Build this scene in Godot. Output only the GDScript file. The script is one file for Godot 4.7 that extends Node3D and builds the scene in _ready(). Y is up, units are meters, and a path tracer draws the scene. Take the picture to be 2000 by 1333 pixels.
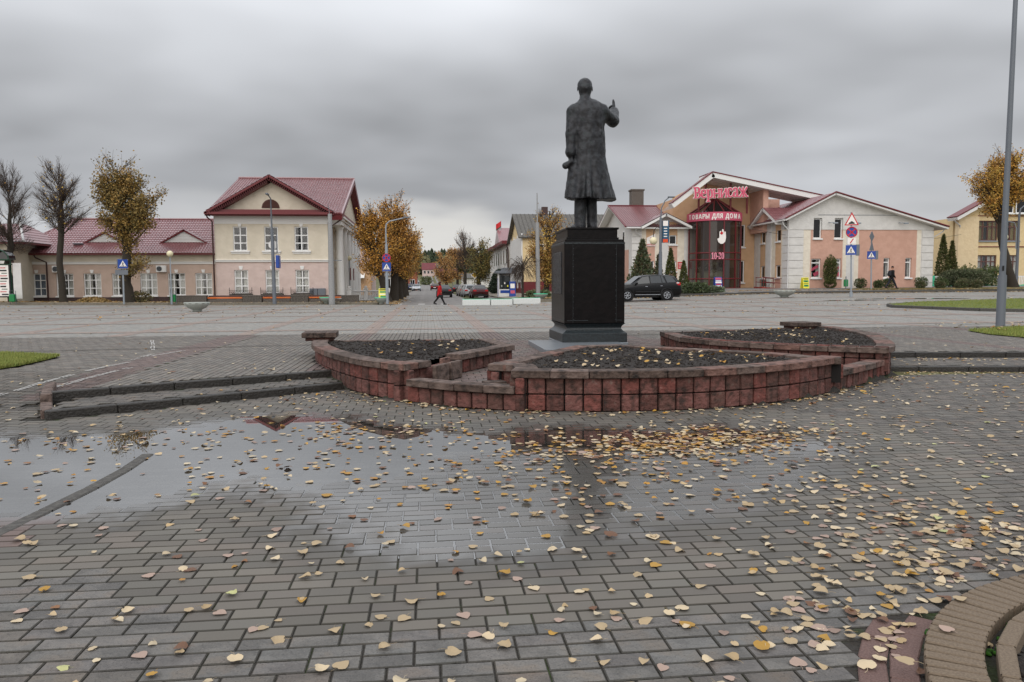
extends Node3D
# An autumn town square: a bronze statue seen from behind over a ring of brick planters, a puddle with fallen leaves, shops and houses beyond.

class MB:
	var v := PackedVector3Array()
	var n := PackedVector3Array()
	var c := PackedColorArray()
	var u := PackedVector2Array()
	var i := PackedInt32Array()
	var t := Transform3D.IDENTITY
	var col := Color.WHITE
	func tri(a: Vector3, b: Vector3, d: Vector3) -> void:
		a = t * a; b = t * b; d = t * d
		var nn := (b - a).cross(d - a).normalized()
		var k := v.size()
		v.append(a); v.append(b); v.append(d)
		for q in 3:
			n.append(nn); c.append(col); u.append(Vector2.ZERO)
		i.append(k); i.append(k + 2); i.append(k + 1)
	func quad(a: Vector3, b: Vector3, d: Vector3, e: Vector3) -> void:
		a = t * a; b = t * b; d = t * d; e = t * e
		var nn := (d - a).cross(e - b).normalized()
		var k := v.size()
		v.append(a); v.append(b); v.append(d); v.append(e)
		for q in 4:
			n.append(nn); c.append(col)
		u.append(Vector2(0, 1)); u.append(Vector2(1, 1)); u.append(Vector2(1, 0)); u.append(Vector2(0, 0))
		i.append(k); i.append(k + 2); i.append(k + 1); i.append(k); i.append(k + 3); i.append(k + 2)
	func box(o: Vector3, s: Vector3) -> void:
		var h := s * 0.5
		var p := []
		for k in 8:
			p.append(o + Vector3(h.x if k & 1 else -h.x, h.y if k & 2 else -h.y, h.z if k & 4 else -h.z))
		quad(p[4], p[5], p[7], p[6]); quad(p[1], p[0], p[2], p[3])
		quad(p[5], p[1], p[3], p[7]); quad(p[0], p[4], p[6], p[2])
		quad(p[6], p[7], p[3], p[2]); quad(p[0], p[1], p[5], p[4])
	func span(a: Vector3, b: Vector3) -> void:
		box((a + b) * 0.5, (b - a).abs())
	func bev(o: Vector3, s: Vector3, r: float) -> void:  # box with chamfered edges
		var h := s * 0.5
		var g := h - Vector3(r, r, r)
		for ax in 3:
			var b1 := (ax + 1) % 3
			var b2 := (ax + 2) % 3
			for sg in [-1.0, 1.0]:
				var q := []
				for w in [[-1, -1], [1, -1], [1, 1], [-1, 1]]:
					var p := Vector3.ZERO
					p[ax] = h[ax] * sg; p[b1] = g[b1] * w[0] * sg; p[b2] = g[b2] * w[1]
					q.append(o + p)
				quad(q[0], q[1], q[2], q[3])
		for ax in 3:
			var b1 := (ax + 1) % 3
			var b2 := (ax + 2) % 3
			for w in [[-1.0, -1.0], [1.0, -1.0], [1.0, 1.0], [-1.0, 1.0]]:
				var q := []
				for e in [[-1, 0], [1, 0], [1, 1], [-1, 1]]:
					var p := Vector3.ZERO
					p[ax] = g[ax] * e[0]
					p[b1] = (h[b1] if e[1] == 0 else g[b1]) * w[0]
					p[b2] = (g[b2] if e[1] == 0 else h[b2]) * w[1]
					q.append(o + p)
				if w[0] * w[1] > 0:
					quad(q[0], q[1], q[2], q[3])
				else:
					quad(q[3], q[2], q[1], q[0])
	func tube(p: Array, r: Array, seg := 8, caps := true) -> void:
		var k0 := v.size()
		var up := Vector3.UP
		var rows := p.size()
		var side := Vector3.ZERO
		for j in rows:
			var d: Vector3 = (p[mini(j + 1, rows - 1)] - p[maxi(j - 1, 0)]).normalized()
			if side == Vector3.ZERO:
				side = d.cross(up if absf(d.y) < 0.9 else Vector3.RIGHT).normalized()
			side = (side - d * side.dot(d)).normalized()
			var s2 := d.cross(side)
			for s in seg:
				var a := TAU * s / seg
				var w := side * cos(a) + s2 * sin(a)
				v.append(t * (p[j] + w * r[j])); n.append((t.basis * w).normalized()); c.append(col); u.append(Vector2(float(s) / seg, float(j)))
		for j in rows - 1:
			for s in seg:
				var a := k0 + j * seg + s
				var b := k0 + j * seg + (s + 1) % seg
				i.append(a); i.append(a + seg); i.append(b)
				i.append(b); i.append(a + seg); i.append(b + seg)
		if caps:
			for e in [0, rows - 1]:
				var d: Vector3 = t.basis * ((p[0] - p[1]) if e == 0 else (p[rows - 1] - p[rows - 2]))
				var k := v.size()
				for s in seg:
					v.append(v[k0 + e * seg + s]); n.append(d.normalized()); c.append(col); u.append(Vector2.ZERO)
				for s in seg - 2:
					if e == 0:
						i.append(k); i.append(k + s + 1); i.append(k + s + 2)
					else:
						i.append(k); i.append(k + s + 2); i.append(k + s + 1)
	func cyl(a: Vector3, b: Vector3, ra: float, rb: float, seg := 12) -> void:
		tube([a, b], [ra, rb], seg)
	func lathe(pr: Array, seg := 20, o := Vector3.ZERO, flute := 0.0, lobes := 8) -> void:  # pr: [radius, y]
		var k0 := v.size()
		for j in pr.size():
			var a: Array = pr[maxi(j - 1, 0)]
			var b: Array = pr[mini(j + 1, pr.size() - 1)]
			var nn := Vector2(b[1] - a[1], a[0] - b[0]).normalized()
			for s in seg:
				var w := TAU * s / seg
				var rr: float = pr[j][0] * (1.0 + flute * absf(cos(w * lobes * 0.5)))
				v.append(t * (o + Vector3(cos(w) * rr, pr[j][1], sin(w) * rr)))
				n.append((t.basis * Vector3(cos(w) * nn.x, nn.y, sin(w) * nn.x)).normalized()); c.append(col); u.append(Vector2.ZERO)
		for j in pr.size() - 1:
			for s in seg:
				var a := k0 + j * seg + s
				var b := k0 + j * seg + (s + 1) % seg
				i.append(a); i.append(b); i.append(a + seg)
				i.append(b); i.append(b + seg); i.append(a + seg)
	func ball(o: Vector3, r: Vector3, seg := 16, rings := 10) -> void:
		var k0 := v.size()
		for j in rings + 1:
			var f := PI * j / rings
			for s in seg:
				var w := TAU * s / seg
				var d := Vector3(sin(f) * cos(w), -cos(f), sin(f) * sin(w))
				v.append(t * (o + d * r)); n.append((t.basis * (d / r)).normalized()); c.append(col); u.append(Vector2.ZERO)
		for j in rings:
			for s in seg:
				var a := k0 + j * seg + s
				var b := k0 + j * seg + (s + 1) % seg
				i.append(a); i.append(b); i.append(a + seg)
				i.append(b); i.append(b + seg); i.append(a + seg)
	func prism(poly: PackedVector2Array, z0: float, z1: float) -> void:  # poly in x,y counter-clockwise, extruded along z (z0 < z1)
		var q := poly
		if Geometry2D.is_polygon_clockwise(q):
			q = q.duplicate(); q.reverse()
		var ix := Geometry2D.triangulate_polygon(q)
		for k in range(0, ix.size(), 3):
			var a := q[ix[k]]
			var b := q[ix[k + 1]]
			var d := q[ix[k + 2]]
			if (b - a).cross(d - a) < 0:
				var w := b
				b = d; d = w
			tri(Vector3(a.x, a.y, z1), Vector3(b.x, b.y, z1), Vector3(d.x, d.y, z1))
			tri(Vector3(a.x, a.y, z0), Vector3(d.x, d.y, z0), Vector3(b.x, b.y, z0))
		for k in q.size():
			var a := q[k]
			var b := q[(k + 1) % q.size()]
			quad(Vector3(a.x, a.y, z0), Vector3(b.x, b.y, z0), Vector3(b.x, b.y, z1), Vector3(a.x, a.y, z1))
	func slab(poly: PackedVector2Array, y0: float, y1: float) -> void:  # poly in x,z
		var keep := t
		t = t * Transform3D(Basis(Vector3.RIGHT, Vector3(0, 0, -1), Vector3.UP), Vector3.ZERO)
		var q := PackedVector2Array()
		for p in poly:
			q.append(Vector2(p.x, -p.y))
		prism(q, y0, y1)
		t = keep
	func mesh() -> ArrayMesh:
		var a := []
		a.resize(Mesh.ARRAY_MAX)
		a[Mesh.ARRAY_VERTEX] = v; a[Mesh.ARRAY_NORMAL] = n; a[Mesh.ARRAY_COLOR] = c; a[Mesh.ARRAY_TEX_UV] = u; a[Mesh.ARRAY_INDEX] = i
		var m := ArrayMesh.new()
		m.add_surface_from_arrays(Mesh.PRIMITIVE_TRIANGLES, a)
		return m

var M := {}
var used := {}
var rng := RandomNumberGenerator.new()

func V(x: float, y: float, z: float) -> Vector3:
	return Vector3(x, y, z)
func numbered(called: String, under: Node) -> String:
	var key := str(under.get_instance_id()) + called
	var k: int = used.get(key, 0)
	used[key] = k + 1
	return called if k == 0 else "%s_%03d" % [called, k]
func tag(o: Node, label: String, category := "", group := "", kind := "") -> Node:
	if label: o.set_meta("label", label)
	if category: o.set_meta("category", category)
	if group: o.set_meta("group", group)
	if kind: o.set_meta("kind", kind)
	return o
func thing(called: String, label: String, category: String, at := Vector3.ZERO, turn := 0.0, group := "") -> Node3D:
	var o := Node3D.new()
	o.name = numbered(called, self)
	add_child(o)
	o.position = at
	o.rotation.y = turn
	tag(o, label, category, group)
	return o
func part(called: String, shape, m: Material, under: Node, at := Vector3.ZERO, turn := 0.0) -> MeshInstance3D:
	var o := MeshInstance3D.new()
	o.name = numbered(called, under)
	o.mesh = shape.mesh() if shape is MB else shape
	o.material_override = m
	under.add_child(o)
	o.position = at
	o.rotation.y = turn
	return o
func struct(called: String, shape, m: Material, label := "") -> MeshInstance3D:
	var o := part(called, shape, m, self)
	tag(o, label, "", "", "structure")
	return o
func multi(called: String, shape: Mesh, m: Material, xf: Array, cols: Array, under: Node) -> MultiMeshInstance3D:
	var mm := MultiMesh.new()
	mm.transform_format = MultiMesh.TRANSFORM_3D
	mm.use_colors = cols.size() > 0
	mm.mesh = shape
	mm.instance_count = xf.size()
	for k in xf.size():
		mm.set_instance_transform(k, xf[k])
		if cols.size() > 0: mm.set_instance_color(k, cols[k])
	var o := MultiMeshInstance3D.new()
	o.name = numbered(called, under)
	o.multimesh = mm
	o.material_override = m
	under.add_child(o)
	o.set_meta("kind", "stuff")
	return o
func copy(o: Node3D, at: Vector3, turn := 0.0, label := "") -> Node3D:
	var r := o.duplicate() as Node3D
	var base := RegEx.create_from_string("_\\d{3}$").sub(o.name, "")
	r.name = numbered(base, self)
	add_child(r)
	r.position = at
	r.rotation.y = turn
	if label: r.set_meta("label", label)
	return r

func mk(key: String, col: Color, rough := 0.7, metal := 0.0) -> StandardMaterial3D:
	var m := StandardMaterial3D.new()
	m.resource_name = key
	m.albedo_color = col
	m.roughness = rough
	m.metallic = metal
	M[key] = m
	return m
func noise_tex(freq: float, ramp: Array, seed_: int, size := 512, oct := 4, normal := false, strength := 4.0) -> NoiseTexture2D:
	var f := FastNoiseLite.new()
	f.seed = seed_
	f.noise_type = FastNoiseLite.TYPE_SIMPLEX_SMOOTH
	f.frequency = freq
	f.fractal_octaves = oct
	var x := NoiseTexture2D.new()
	x.width = size; x.height = size
	x.seamless = true
	x.noise = f
	if normal:
		x.as_normal_map = true
		x.bump_strength = strength
	elif ramp.size():
		var g := Gradient.new()
		var offs := PackedFloat32Array()
		var cs := PackedColorArray()
		for k in ramp.size():
			offs.append(ramp[k][0]); cs.append(ramp[k][1])
		g.offsets = offs; g.colors = cs
		x.color_ramp = g
	return x
# a mottled world-space material: colours lo..hi spread by noise, metres = size of one texture
func noisy(key: String, lo: Color, hi: Color, freq: float, metres: float, rough := 0.8, bump := 0.0, seed_ := 1, tint := false) -> StandardMaterial3D:
	var m := mk(key, Color.WHITE, rough)
	m.albedo_texture = noise_tex(freq, [[0.0, lo], [0.38, lo.lerp(hi, 0.3)], [0.62, lo.lerp(hi, 0.7)], [1.0, hi]], seed_)
	m.uv1_triplanar = true
	m.uv1_world_triplanar = true
	m.uv1_scale = Vector3.ONE / metres
	if bump > 0:
		m.normal_enabled = true
		m.normal_texture = noise_tex(freq * 1.7, [], seed_ + 50, 512, 4, true, bump)
	m.vertex_color_use_as_albedo = tint
	return m
func tinted(key: String, base: StandardMaterial3D, col: Color, rough := -1.0) -> StandardMaterial3D:
	var m := base.duplicate() as StandardMaterial3D
	m.resource_name = key
	m.albedo_color = col
	if rough >= 0: m.roughness = rough
	M[key] = m
	return m
func r(a: float, b: float) -> float:
	return rng.randf_range(a, b)

# height of the ground: the low forecourt, two steps up to the square, which tilts up to the right far side
const TX := [-60.0, -45.0, -30.0, -16.0, -7.0, -2.0, 5.0, 10.0, 18.0, 25.0, 60.0]
const TY := [0.35, 0.3, 0.25, 0.08, 0.05, -0.05, -0.1, 0.2, 0.6, 0.85, 0.92]
const RZ := [62.0, 150.0, 350.0, 430.0, 570.0, 700.0, 900.0, 1100.0, 2500.0]
const RY := [0.0, 0.25, 0.9, 1.6, 6.5, 11.0, 19.0, 23.0, 25.0]
func table(xs: Array, ys: Array, x: float) -> float:
	if x <= xs[0]: return ys[0]
	for k in xs.size() - 1:
		if x < xs[k + 1]:
			return lerpf(ys[k], ys[k + 1], (x - xs[k]) / (xs[k + 1] - xs[k]))
	return ys[-1]
func far(x: float, z: float) -> float:
	var d := clampf((-z - 20.0) / 42.0, 0.0, 1.0)
	var h := 0.18 + d * d * (table(TX, TY, x) - 0.18)
	if z < -62.0:
		h += table(RZ, RY, -z)
	return h
const LOW_L := [Vector2(-4.11, -8.74), Vector2(-1.2, -10.72)]
const UP_L := [Vector2(-4.5, -9.62), Vector2(-1.4, -11.5)]
const LOW_R := [Vector2(7.0, -11.47), Vector2(17.0, -9.9)]
const UP_R := [Vector2(7.9, -12.9), Vector2(18.0, -11.3)]
func line_z(l: Array, x: float) -> float:
	return lerpf(l[0].y, l[1].y, (x - l[0].x) / (l[1].x - l[0].x))
const RING := Vector2(3.1, -13.75)
var outline := PackedVector2Array([Vector2(-0.30, -9.40), Vector2(0.3, -8.83), Vector2(0.94, -8.50), Vector2(1.9, -8.27), Vector2(2.9, -8.25), Vector2(3.6, -8.42), Vector2(4.3, -8.72), Vector2(4.9, -9.08), Vector2(5.40, -9.48), Vector2(5.9, -9.86), Vector2(6.72, -10.55), Vector2(7.0, -10.8), Vector2(7.5, -11.6), Vector2(8.3, -13.2), Vector2(8.75, -14.6), Vector2(9.0, -16.0), Vector2(8.9, -16.5), Vector2(8.0, -17.5), Vector2(-1.0, -17.5), Vector2(-2.02, -14.1), Vector2(-1.98, -13.4), Vector2(-1.78, -12.4), Vector2(-1.42, -11.3), Vector2(-0.98, -10.3), Vector2(-0.62, -9.75)])
func in_ring(x: float, z: float) -> bool:
	return z < -8.2 and z > -17.0 and x > -2.1 and x < 9.1 and Geometry2D.is_point_in_polygon(Vector2(x, z), outline)
func level(x: float, z: float) -> float:
	if in_ring(x, z): return 0.18
	if x < -4.2:
		var s := smoothstep(-8.2, -12.6, z)
		return lerpf(0.18 * s, far(x, z), smoothstep(-12.0, -14.0, z))
	if x < 3.0:
		if z < line_z(UP_L, x): return far(x, z)
		if z < line_z(LOW_L, x): return 0.09
		return 0.0
	if z < line_z(UP_R, x): return far(x, z)
	if z < line_z(LOW_R, x): return 0.09
	return 0.0
var puddle := PackedVector2Array([Vector2(-6.5, -8.2), Vector2(-4.6, -7.9), Vector2(-3.7, -7.6), Vector2(-2.9, -7.75), Vector2(-2.2, -8.35), Vector2(-1.5, -8.6), Vector2(-0.85, -8.2), Vector2(-0.55, -7.75), Vector2(0.2, -7.35), Vector2(0.9, -7.2), Vector2(1.6, -7.25), Vector2(2.3, -7.1), Vector2(2.8, -7.15), Vector2(3.25, -6.9), Vector2(3.3, -6.3), Vector2(2.95, -5.75), Vector2(2.6, -5.3), Vector2(2.3, -5.1), Vector2(1.9, -4.6), Vector2(1.2, -4.45), Vector2(0.5, -4.15), Vector2(0.0, -4.1), Vector2(-0.35, -4.45), Vector2(-0.5, -5.0), Vector2(-0.9, -5.45), Vector2(-1.15, -6.0), Vector2(-1.6, -5.75), Vector2(-1.8, -5.35), Vector2(-2.3, -5.1), Vector2(-3.0, -5.0), Vector2(-6.5, -4.4)])
func pool(x: float, z: float) -> float:  # metres inside the puddle's edge (negative outside)
	var p := Vector2(x, z)
	var best := 99.0
	for k in puddle.size():
		var q := Geometry2D.get_closest_point_to_segment(p, puddle[k], puddle[(k + 1) % puddle.size()])
		best = minf(best, p.distance_squared_to(q))
	best = sqrt(best)
	return best if Geometry2D.is_point_in_polygon(p, puddle) else -best
const WATER := -0.0045
var dips := FastNoiseLite.new()
func near(x: float, z: float) -> float:
	var h := level(x, z)
	if h < 0.03 and z < -3.2 and z > -9.3 and x < 4.6:
		var s := pool(x, z) + dips.get_noise_2d(x * 60, z * 60) * 0.35
		# deep at the left and along the far edge, a mere film at the near right
		var deep := 0.018 * smoothstep(0.5, -1.4, x) * smoothstep(-5.3, -6.2, z) + 0.016 * smoothstep(-1.6, -2.4, x) + 0.010 * smoothstep(-6.3, -6.9, z) - 0.0018
		h += clampf(-0.0045 - s * 0.02, -0.0045 - deep, 0.0) if s > -0.25 else 0.0
	return h

func _ready() -> void:
	rng.seed = 7
	dips.seed = 3
	dips.frequency = 0.02
	var cam := Camera3D.new()
	cam.name = "camera"
	cam.fov = 2.0 * rad_to_deg(atan(666.5 / 1490.0))
	cam.near = 0.1
	cam.far = 6000.0
	add_child(cam)
	cam.transform = Transform3D(Basis.from_euler(Vector3(deg_to_rad(-4.23), deg_to_rad(-6.3), 0.0)) * Basis(Vector3(0, 0, 1), -0.0055), V(0, 1.43, 0))
	cam.current = true
	var e := Environment.new()
	e.background_mode = Environment.BG_SKY
	e.sky = Sky.new()
	var sm := PanoramaSkyMaterial.new()
	sm.panorama = sky_picture()
	sm.energy_multiplier = 1.0
	e.sky.sky_material = sm
	e.tonemap_mode = Environment.TONE_MAPPER_LINEAR
	e.tonemap_exposure = 1.1
	e.sdfgi_enabled = true
	e.ssao_enabled = true
	e.ssil_enabled = true
	var we := WorldEnvironment.new()
	we.name = "world_environment"
	we.environment = e
	add_child(we)
	var sun := DirectionalLight3D.new()
	sun.name = "sun"
	sun.light_energy = 0.42
	sun.light_color = Color(1.0, 0.97, 0.93)
	sun.light_angular_distance = 75.0
	sun.shadow_enabled = true
	add_child(sun)
	sun.rotation = Vector3(deg_to_rad(-36), deg_to_rad(-20), 0)
	materials()
	terrain()
	paving()
	steps_and_kerbs()
	planters()
	statue()
	pedestal()
	long_house()
	two_storey_house()
	shop_building()
	yellow_house()
	street_houses()
	trees()
	greenery()
	vehicles()
	people()
	furniture()
	leaves()

func sky_picture() -> ImageTexture:
	var w := 2048
	var h := 1024
	var im := Image.create(w, h, false, Image.FORMAT_RGBF)
	var a := FastNoiseLite.new()
	a.seed = 11
	a.frequency = 1.0
	a.fractal_octaves = 4
	a.fractal_gain = 0.5
	a.noise_type = FastNoiseLite.TYPE_SIMPLEX_SMOOTH
	im.fill_rect(Rect2i(0, h / 2, w, h / 2), Color(0.35, 0.345, 0.34))
	for y in h / 2 + 1:
		var el := (0.5 - (y + 0.5) / h) * PI
		for x in w:
			var az := wrapf((x + 0.5) / w * TAU, -PI, PI)   # 0 = straight down the street
			var d := V(sin(az) * cos(el), sin(el), -cos(az) * cos(el))
			# a sheet of low cloud 1 km up: look it up where the ray meets the sheet
			var s := 1.0 / (maxf(d.y, 0.0) + 0.17)
			var p := V(d.x * s * 0.62, d.z * s * 0.72, 3.0)
			var big := a.get_noise_3dv(p * 0.66 + V(0, 0, 2.0 + 0.25 * a.get_noise_3d(p.x * 0.8, p.y * 0.8, 20.0)))
			var fine := a.get_noise_3d(p.x * 1.6, p.y * 1.4, 9.0)
			# CIE overcast: brighter overhead than low down, broken by folds of cloud
			var g := lerpf(0.44, 1.0, smoothstep(0.06, 0.75, d.y)) * (1.0 + 0.68 * big + 0.16 * fine)
			# a gap under the edge of the cloud sheet, near the skyline
			var gap := smoothstep(0.118, 0.070, d.y + 0.045 * fine + 0.02 * big) * clampf(0.25 + 0.65 * exp(-pow((az - 0.02) / 0.22, 2.0)), 0.0, 1.0)
			g = lerpf(g, 0.72 + 0.1 * big, gap)
			var cool := Color(0.965, 0.995, 1.05).lerp(Color(1.03, 1.0, 0.93), gap * 0.8)
			im.set_pixel(x, y, Color(g * cool.r, g * cool.g, g * cool.b))
	return ImageTexture.create_from_image(im)

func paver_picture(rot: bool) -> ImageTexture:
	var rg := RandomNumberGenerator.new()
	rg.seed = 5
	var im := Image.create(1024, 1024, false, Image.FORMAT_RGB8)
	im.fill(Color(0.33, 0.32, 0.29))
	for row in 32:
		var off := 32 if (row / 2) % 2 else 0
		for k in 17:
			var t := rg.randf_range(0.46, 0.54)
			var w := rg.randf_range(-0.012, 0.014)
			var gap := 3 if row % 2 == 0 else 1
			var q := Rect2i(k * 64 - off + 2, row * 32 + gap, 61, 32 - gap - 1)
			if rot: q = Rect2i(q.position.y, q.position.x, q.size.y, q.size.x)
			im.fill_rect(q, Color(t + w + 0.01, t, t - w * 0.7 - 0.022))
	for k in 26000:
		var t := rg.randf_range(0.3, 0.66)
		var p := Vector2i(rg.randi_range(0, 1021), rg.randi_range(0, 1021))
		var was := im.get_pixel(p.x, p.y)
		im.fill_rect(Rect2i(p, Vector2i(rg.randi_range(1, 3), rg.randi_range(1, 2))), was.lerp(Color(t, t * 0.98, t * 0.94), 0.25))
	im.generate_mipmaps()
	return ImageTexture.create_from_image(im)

func speck_picture() -> ImageTexture:
	var f := FastNoiseLite.new()
	f.seed = 8
	f.frequency = 0.35
	f.fractal_octaves = 2
	var a := f.get_seamless_image(704, 704).get_data()
	f.frequency = 0.011
	f.fractal_octaves = 6
	f.seed = 19
	var b := f.get_seamless_image(704, 704).get_data()
	var d := PackedByteArray()
	d.resize(704 * 704 * 3)
	for k in 704 * 704:
		var g := a[k] / 255.0
		var s := b[k] / 255.0
		var t := 0.90 + (0.12 * (g - 0.5)) + (0.10 if g > 0.80 else 0.0) - (0.30 if g < 0.15 else 0.0)
		t *= 0.89 + 0.11 * smoothstep(0.28, 0.55, s)
		var warm := 0.03 * smoothstep(0.55, 0.8, s)
		d[k * 3] = int(clampf(t + warm, 0, 1) * 255.0)
		d[k * 3 + 1] = int(clampf(t, 0, 1) * 255.0)
		d[k * 3 + 2] = int(clampf(t - warm, 0, 1) * 255.0)
	return ImageTexture.create_from_image(Image.create_from_data(704, 704, false, Image.FORMAT_RGB8, d))
func wet_pictures() -> Array:
	var n := 256
	var ims := []
	for k in 3: ims.append(Image.create(n, n, false, Image.FORMAT_RGB8))
	for j in n:
		for i in n:
			var x := -7.0 + 12.0 * (i + 0.5) / n
			var z := -12.0 + 12.0 * (j + 0.5) / n
			var s := -3.0
			if z < -3.0 and z > -9.7: s = pool(x, z) + dips.get_noise_2d(x * 60, z * 60) * 0.35 + dips.get_noise_2d(x * 260, z * 260) * 0.22
			var w := smoothstep(-0.42, 0.04, s)
			var damp := smoothstep(-0.9, -0.05, s)
			var c := lerpf(0.93, 0.72, damp)
			ims[0].set_pixel(i, j, Color(c, c, c * 0.985))
			var film := smoothstep(-6.4, -5.7, z) * smoothstep(-0.4, 0.5, x)
			var q := lerpf(lerpf(0.74, 0.5, damp), 0.09 + 0.16 * film, w)
			w *= 1.0 - 0.6 * film
			ims[1].set_pixel(i, j, Color(q, q, q))
			ims[2].set_pixel(i, j, Color(w, w, w))
	return ims.map(func(m): return ImageTexture.create_from_image(m))
func materials() -> void:
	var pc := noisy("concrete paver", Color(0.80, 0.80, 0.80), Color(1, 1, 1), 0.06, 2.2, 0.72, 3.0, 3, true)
	var speck := speck_picture()
	pc.albedo_texture = speck
	# round the puddle the blocks are soaked: dark and glossy where water stands or has stood, by a map of the wet patch 12 m square
	var maps := wet_pictures()
	var pw := tinted("wet paver", pc, Color(1, 1, 1), 1.0)
	pw.albedo_texture = maps[0]
	pw.roughness_texture = maps[1]
	pw.clearcoat_enabled = true
	pw.clearcoat = 1.0
	pw.clearcoat_texture = maps[2]
	pw.clearcoat_roughness = 0.05
	pw.uv1_scale = Vector3.ONE / 12.0
	pw.uv1_offset = V(7.0 / 12.0, 0, 0)
	pw.normal_enabled = false
	var jt := noisy("joint sand", Color(0.15, 0.135, 0.12), Color(0.24, 0.22, 0.19), 0.05, 1.2, 0.95, 6.0, 21)
	jt.albedo_texture = noise_tex(0.012, [[0.0, Color(0.17, 0.155, 0.14)], [0.55, Color(0.20, 0.185, 0.165)], [0.66, Color(0.17, 0.20, 0.10)], [1.0, Color(0.20, 0.27, 0.09)]], 33, 512, 4)
	jt.uv1_scale = Vector3.ONE / 2.6
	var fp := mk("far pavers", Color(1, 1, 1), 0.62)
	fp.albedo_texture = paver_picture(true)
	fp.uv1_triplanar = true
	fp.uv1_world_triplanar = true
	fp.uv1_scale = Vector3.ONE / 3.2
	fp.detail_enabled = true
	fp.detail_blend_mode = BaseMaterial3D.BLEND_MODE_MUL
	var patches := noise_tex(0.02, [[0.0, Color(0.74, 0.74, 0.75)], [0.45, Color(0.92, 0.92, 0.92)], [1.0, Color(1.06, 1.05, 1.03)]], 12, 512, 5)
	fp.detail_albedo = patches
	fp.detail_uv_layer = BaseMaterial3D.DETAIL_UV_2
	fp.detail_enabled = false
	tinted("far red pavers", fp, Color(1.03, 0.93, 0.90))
	var wat := mk("water", Color(0.80, 0.79, 0.76, 0.05), 0.012)
	wat.transparency = BaseMaterial3D.TRANSPARENCY_ALPHA
	wat.refraction_enabled = true
	wat.refraction_scale = 0.1
	wat.metallic_specular = 1.0
	wat.clearcoat_enabled = true
	wat.clearcoat = 1.0
	wat.clearcoat_roughness = 0.01
	var wf := tinted("wet film", wat, Color(0.16, 0.15, 0.14, 0.3))
	wf.roughness = 0.03
	var ks := noisy("kerb concrete", Color(0.24, 0.23, 0.22), Color(0.36, 0.35, 0.33), 0.03, 1.0, 0.8, 5.0, 41)
	tinted("dark kerb", ks, Color(0.62, 0.60, 0.58), 0.6)
	tinted("pale kerb", ks, Color(1.55, 1.5, 1.42))
	noisy("asphalt", Color(0.40, 0.385, 0.375), Color(0.50, 0.485, 0.47), 0.01, 6.0, 0.75, 4.0, 42)
	var gr := noisy("lawn soil", Color(0.30, 0.34, 0.10), Color(0.42, 0.46, 0.17), 0.03, 3.0, 0.95, 6.0, 43)
	gr.roughness = 0.95
	noisy("verge", Color(0.30, 0.27, 0.14), Color(0.47, 0.42, 0.22), 0.03, 3.0, 0.95, 6.0, 44)
	noisy("meadow", Color(0.26, 0.28, 0.14), Color(0.40, 0.38, 0.22), 0.01, 60.0, 0.95, 0.0, 45)
	mk("grass blade", Color.WHITE, 0.8).vertex_color_use_as_albedo = true
	noisy("garden soil", Color(0.10, 0.085, 0.075), Color(0.22, 0.19, 0.17), 0.05, 0.8, 0.95, 9.0, 46)
	var lf := mk("leaf", Color.WHITE, 0.6)
	lf.vertex_color_use_as_albedo = true
	lf.backlight_enabled = true
	lf.backlight = Color(0.25, 0.25, 0.25)
	var cl := mk("crown leaf", Color.WHITE, 0.7)
	cl.vertex_color_use_as_albedo = true
	cl.backlight_enabled = true
	cl.backlight = Color(0.4, 0.4, 0.4)
	noisy("bark", Color(0.14, 0.12, 0.10), Color(0.30, 0.27, 0.23), 0.03, 0.7, 0.95, 8.0, 47)
	mk("twig", Color(0.30, 0.25, 0.22), 0.9)
	# masonry
	var bl := noisy("split block", Color(0.40, 0.225, 0.20), Color(0.60, 0.37, 0.33), 0.02, 0.9, 0.85, 8.0, 48)
	bl.albedo_texture = noise_tex(0.012, [[0.0, Color(0.17, 0.13, 0.115)], [0.28, Color(0.30, 0.20, 0.175)], [0.5, Color(0.42, 0.27, 0.245)], [0.75, Color(0.46, 0.30, 0.275)], [0.9, Color(0.49, 0.39, 0.36)], [1.0, Color(0.55, 0.48, 0.45)]], 52, 512, 5)
	tinted("split block red", bl, Color(1.04, 0.93, 0.91))
	tinted("split block dull", bl, Color(0.86, 0.90, 0.88))
	tinted("split block dark", bl, Color(0.80, 0.78, 0.76))
	var cp := noisy("cap stone", Color(0.32, 0.245, 0.22), Color(0.50, 0.41, 0.375), 0.02, 0.8, 0.85, 7.0, 53)
	cp.albedo_texture = noise_tex(0.010, [[0.0, Color(0.12, 0.10, 0.09)], [0.3, Color(0.27, 0.22, 0.195)], [0.5, Color(0.38, 0.315, 0.285)], [1.0, Color(0.48, 0.42, 0.39)]], 54, 512, 5)
	tinted("cap stone dark", cp, Color(0.80, 0.78, 0.76))
	tinted("cap stone pink", cp, Color(1.12, 1.0, 0.98))
	mk("mortar", Color(0.10, 0.085, 0.08), 0.95)
	noisy("buff brick", Color(0.39, 0.335, 0.275), Color(0.49, 0.43, 0.36), 0.06, 0.4, 0.8, 4.0, 55)
	noisy("red paver", Color(0.36, 0.27, 0.25), Color(0.45, 0.355, 0.33), 0.06, 0.4, 0.75, 4.0, 56)
	# house finishes
	noisy("cream plaster", Color(0.80, 0.762, 0.69), Color(0.84, 0.80, 0.73), 0.01, 5.0, 0.9, 2.0, 61)
	noisy("pink plaster", Color(0.77, 0.69, 0.66), Color(0.81, 0.73, 0.70), 0.01, 5.0, 0.9, 2.0, 62)
	noisy("peach plaster", Color(0.73, 0.64, 0.585), Color(0.77, 0.68, 0.625), 0.01, 5.0, 0.9, 2.0, 63)
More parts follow.
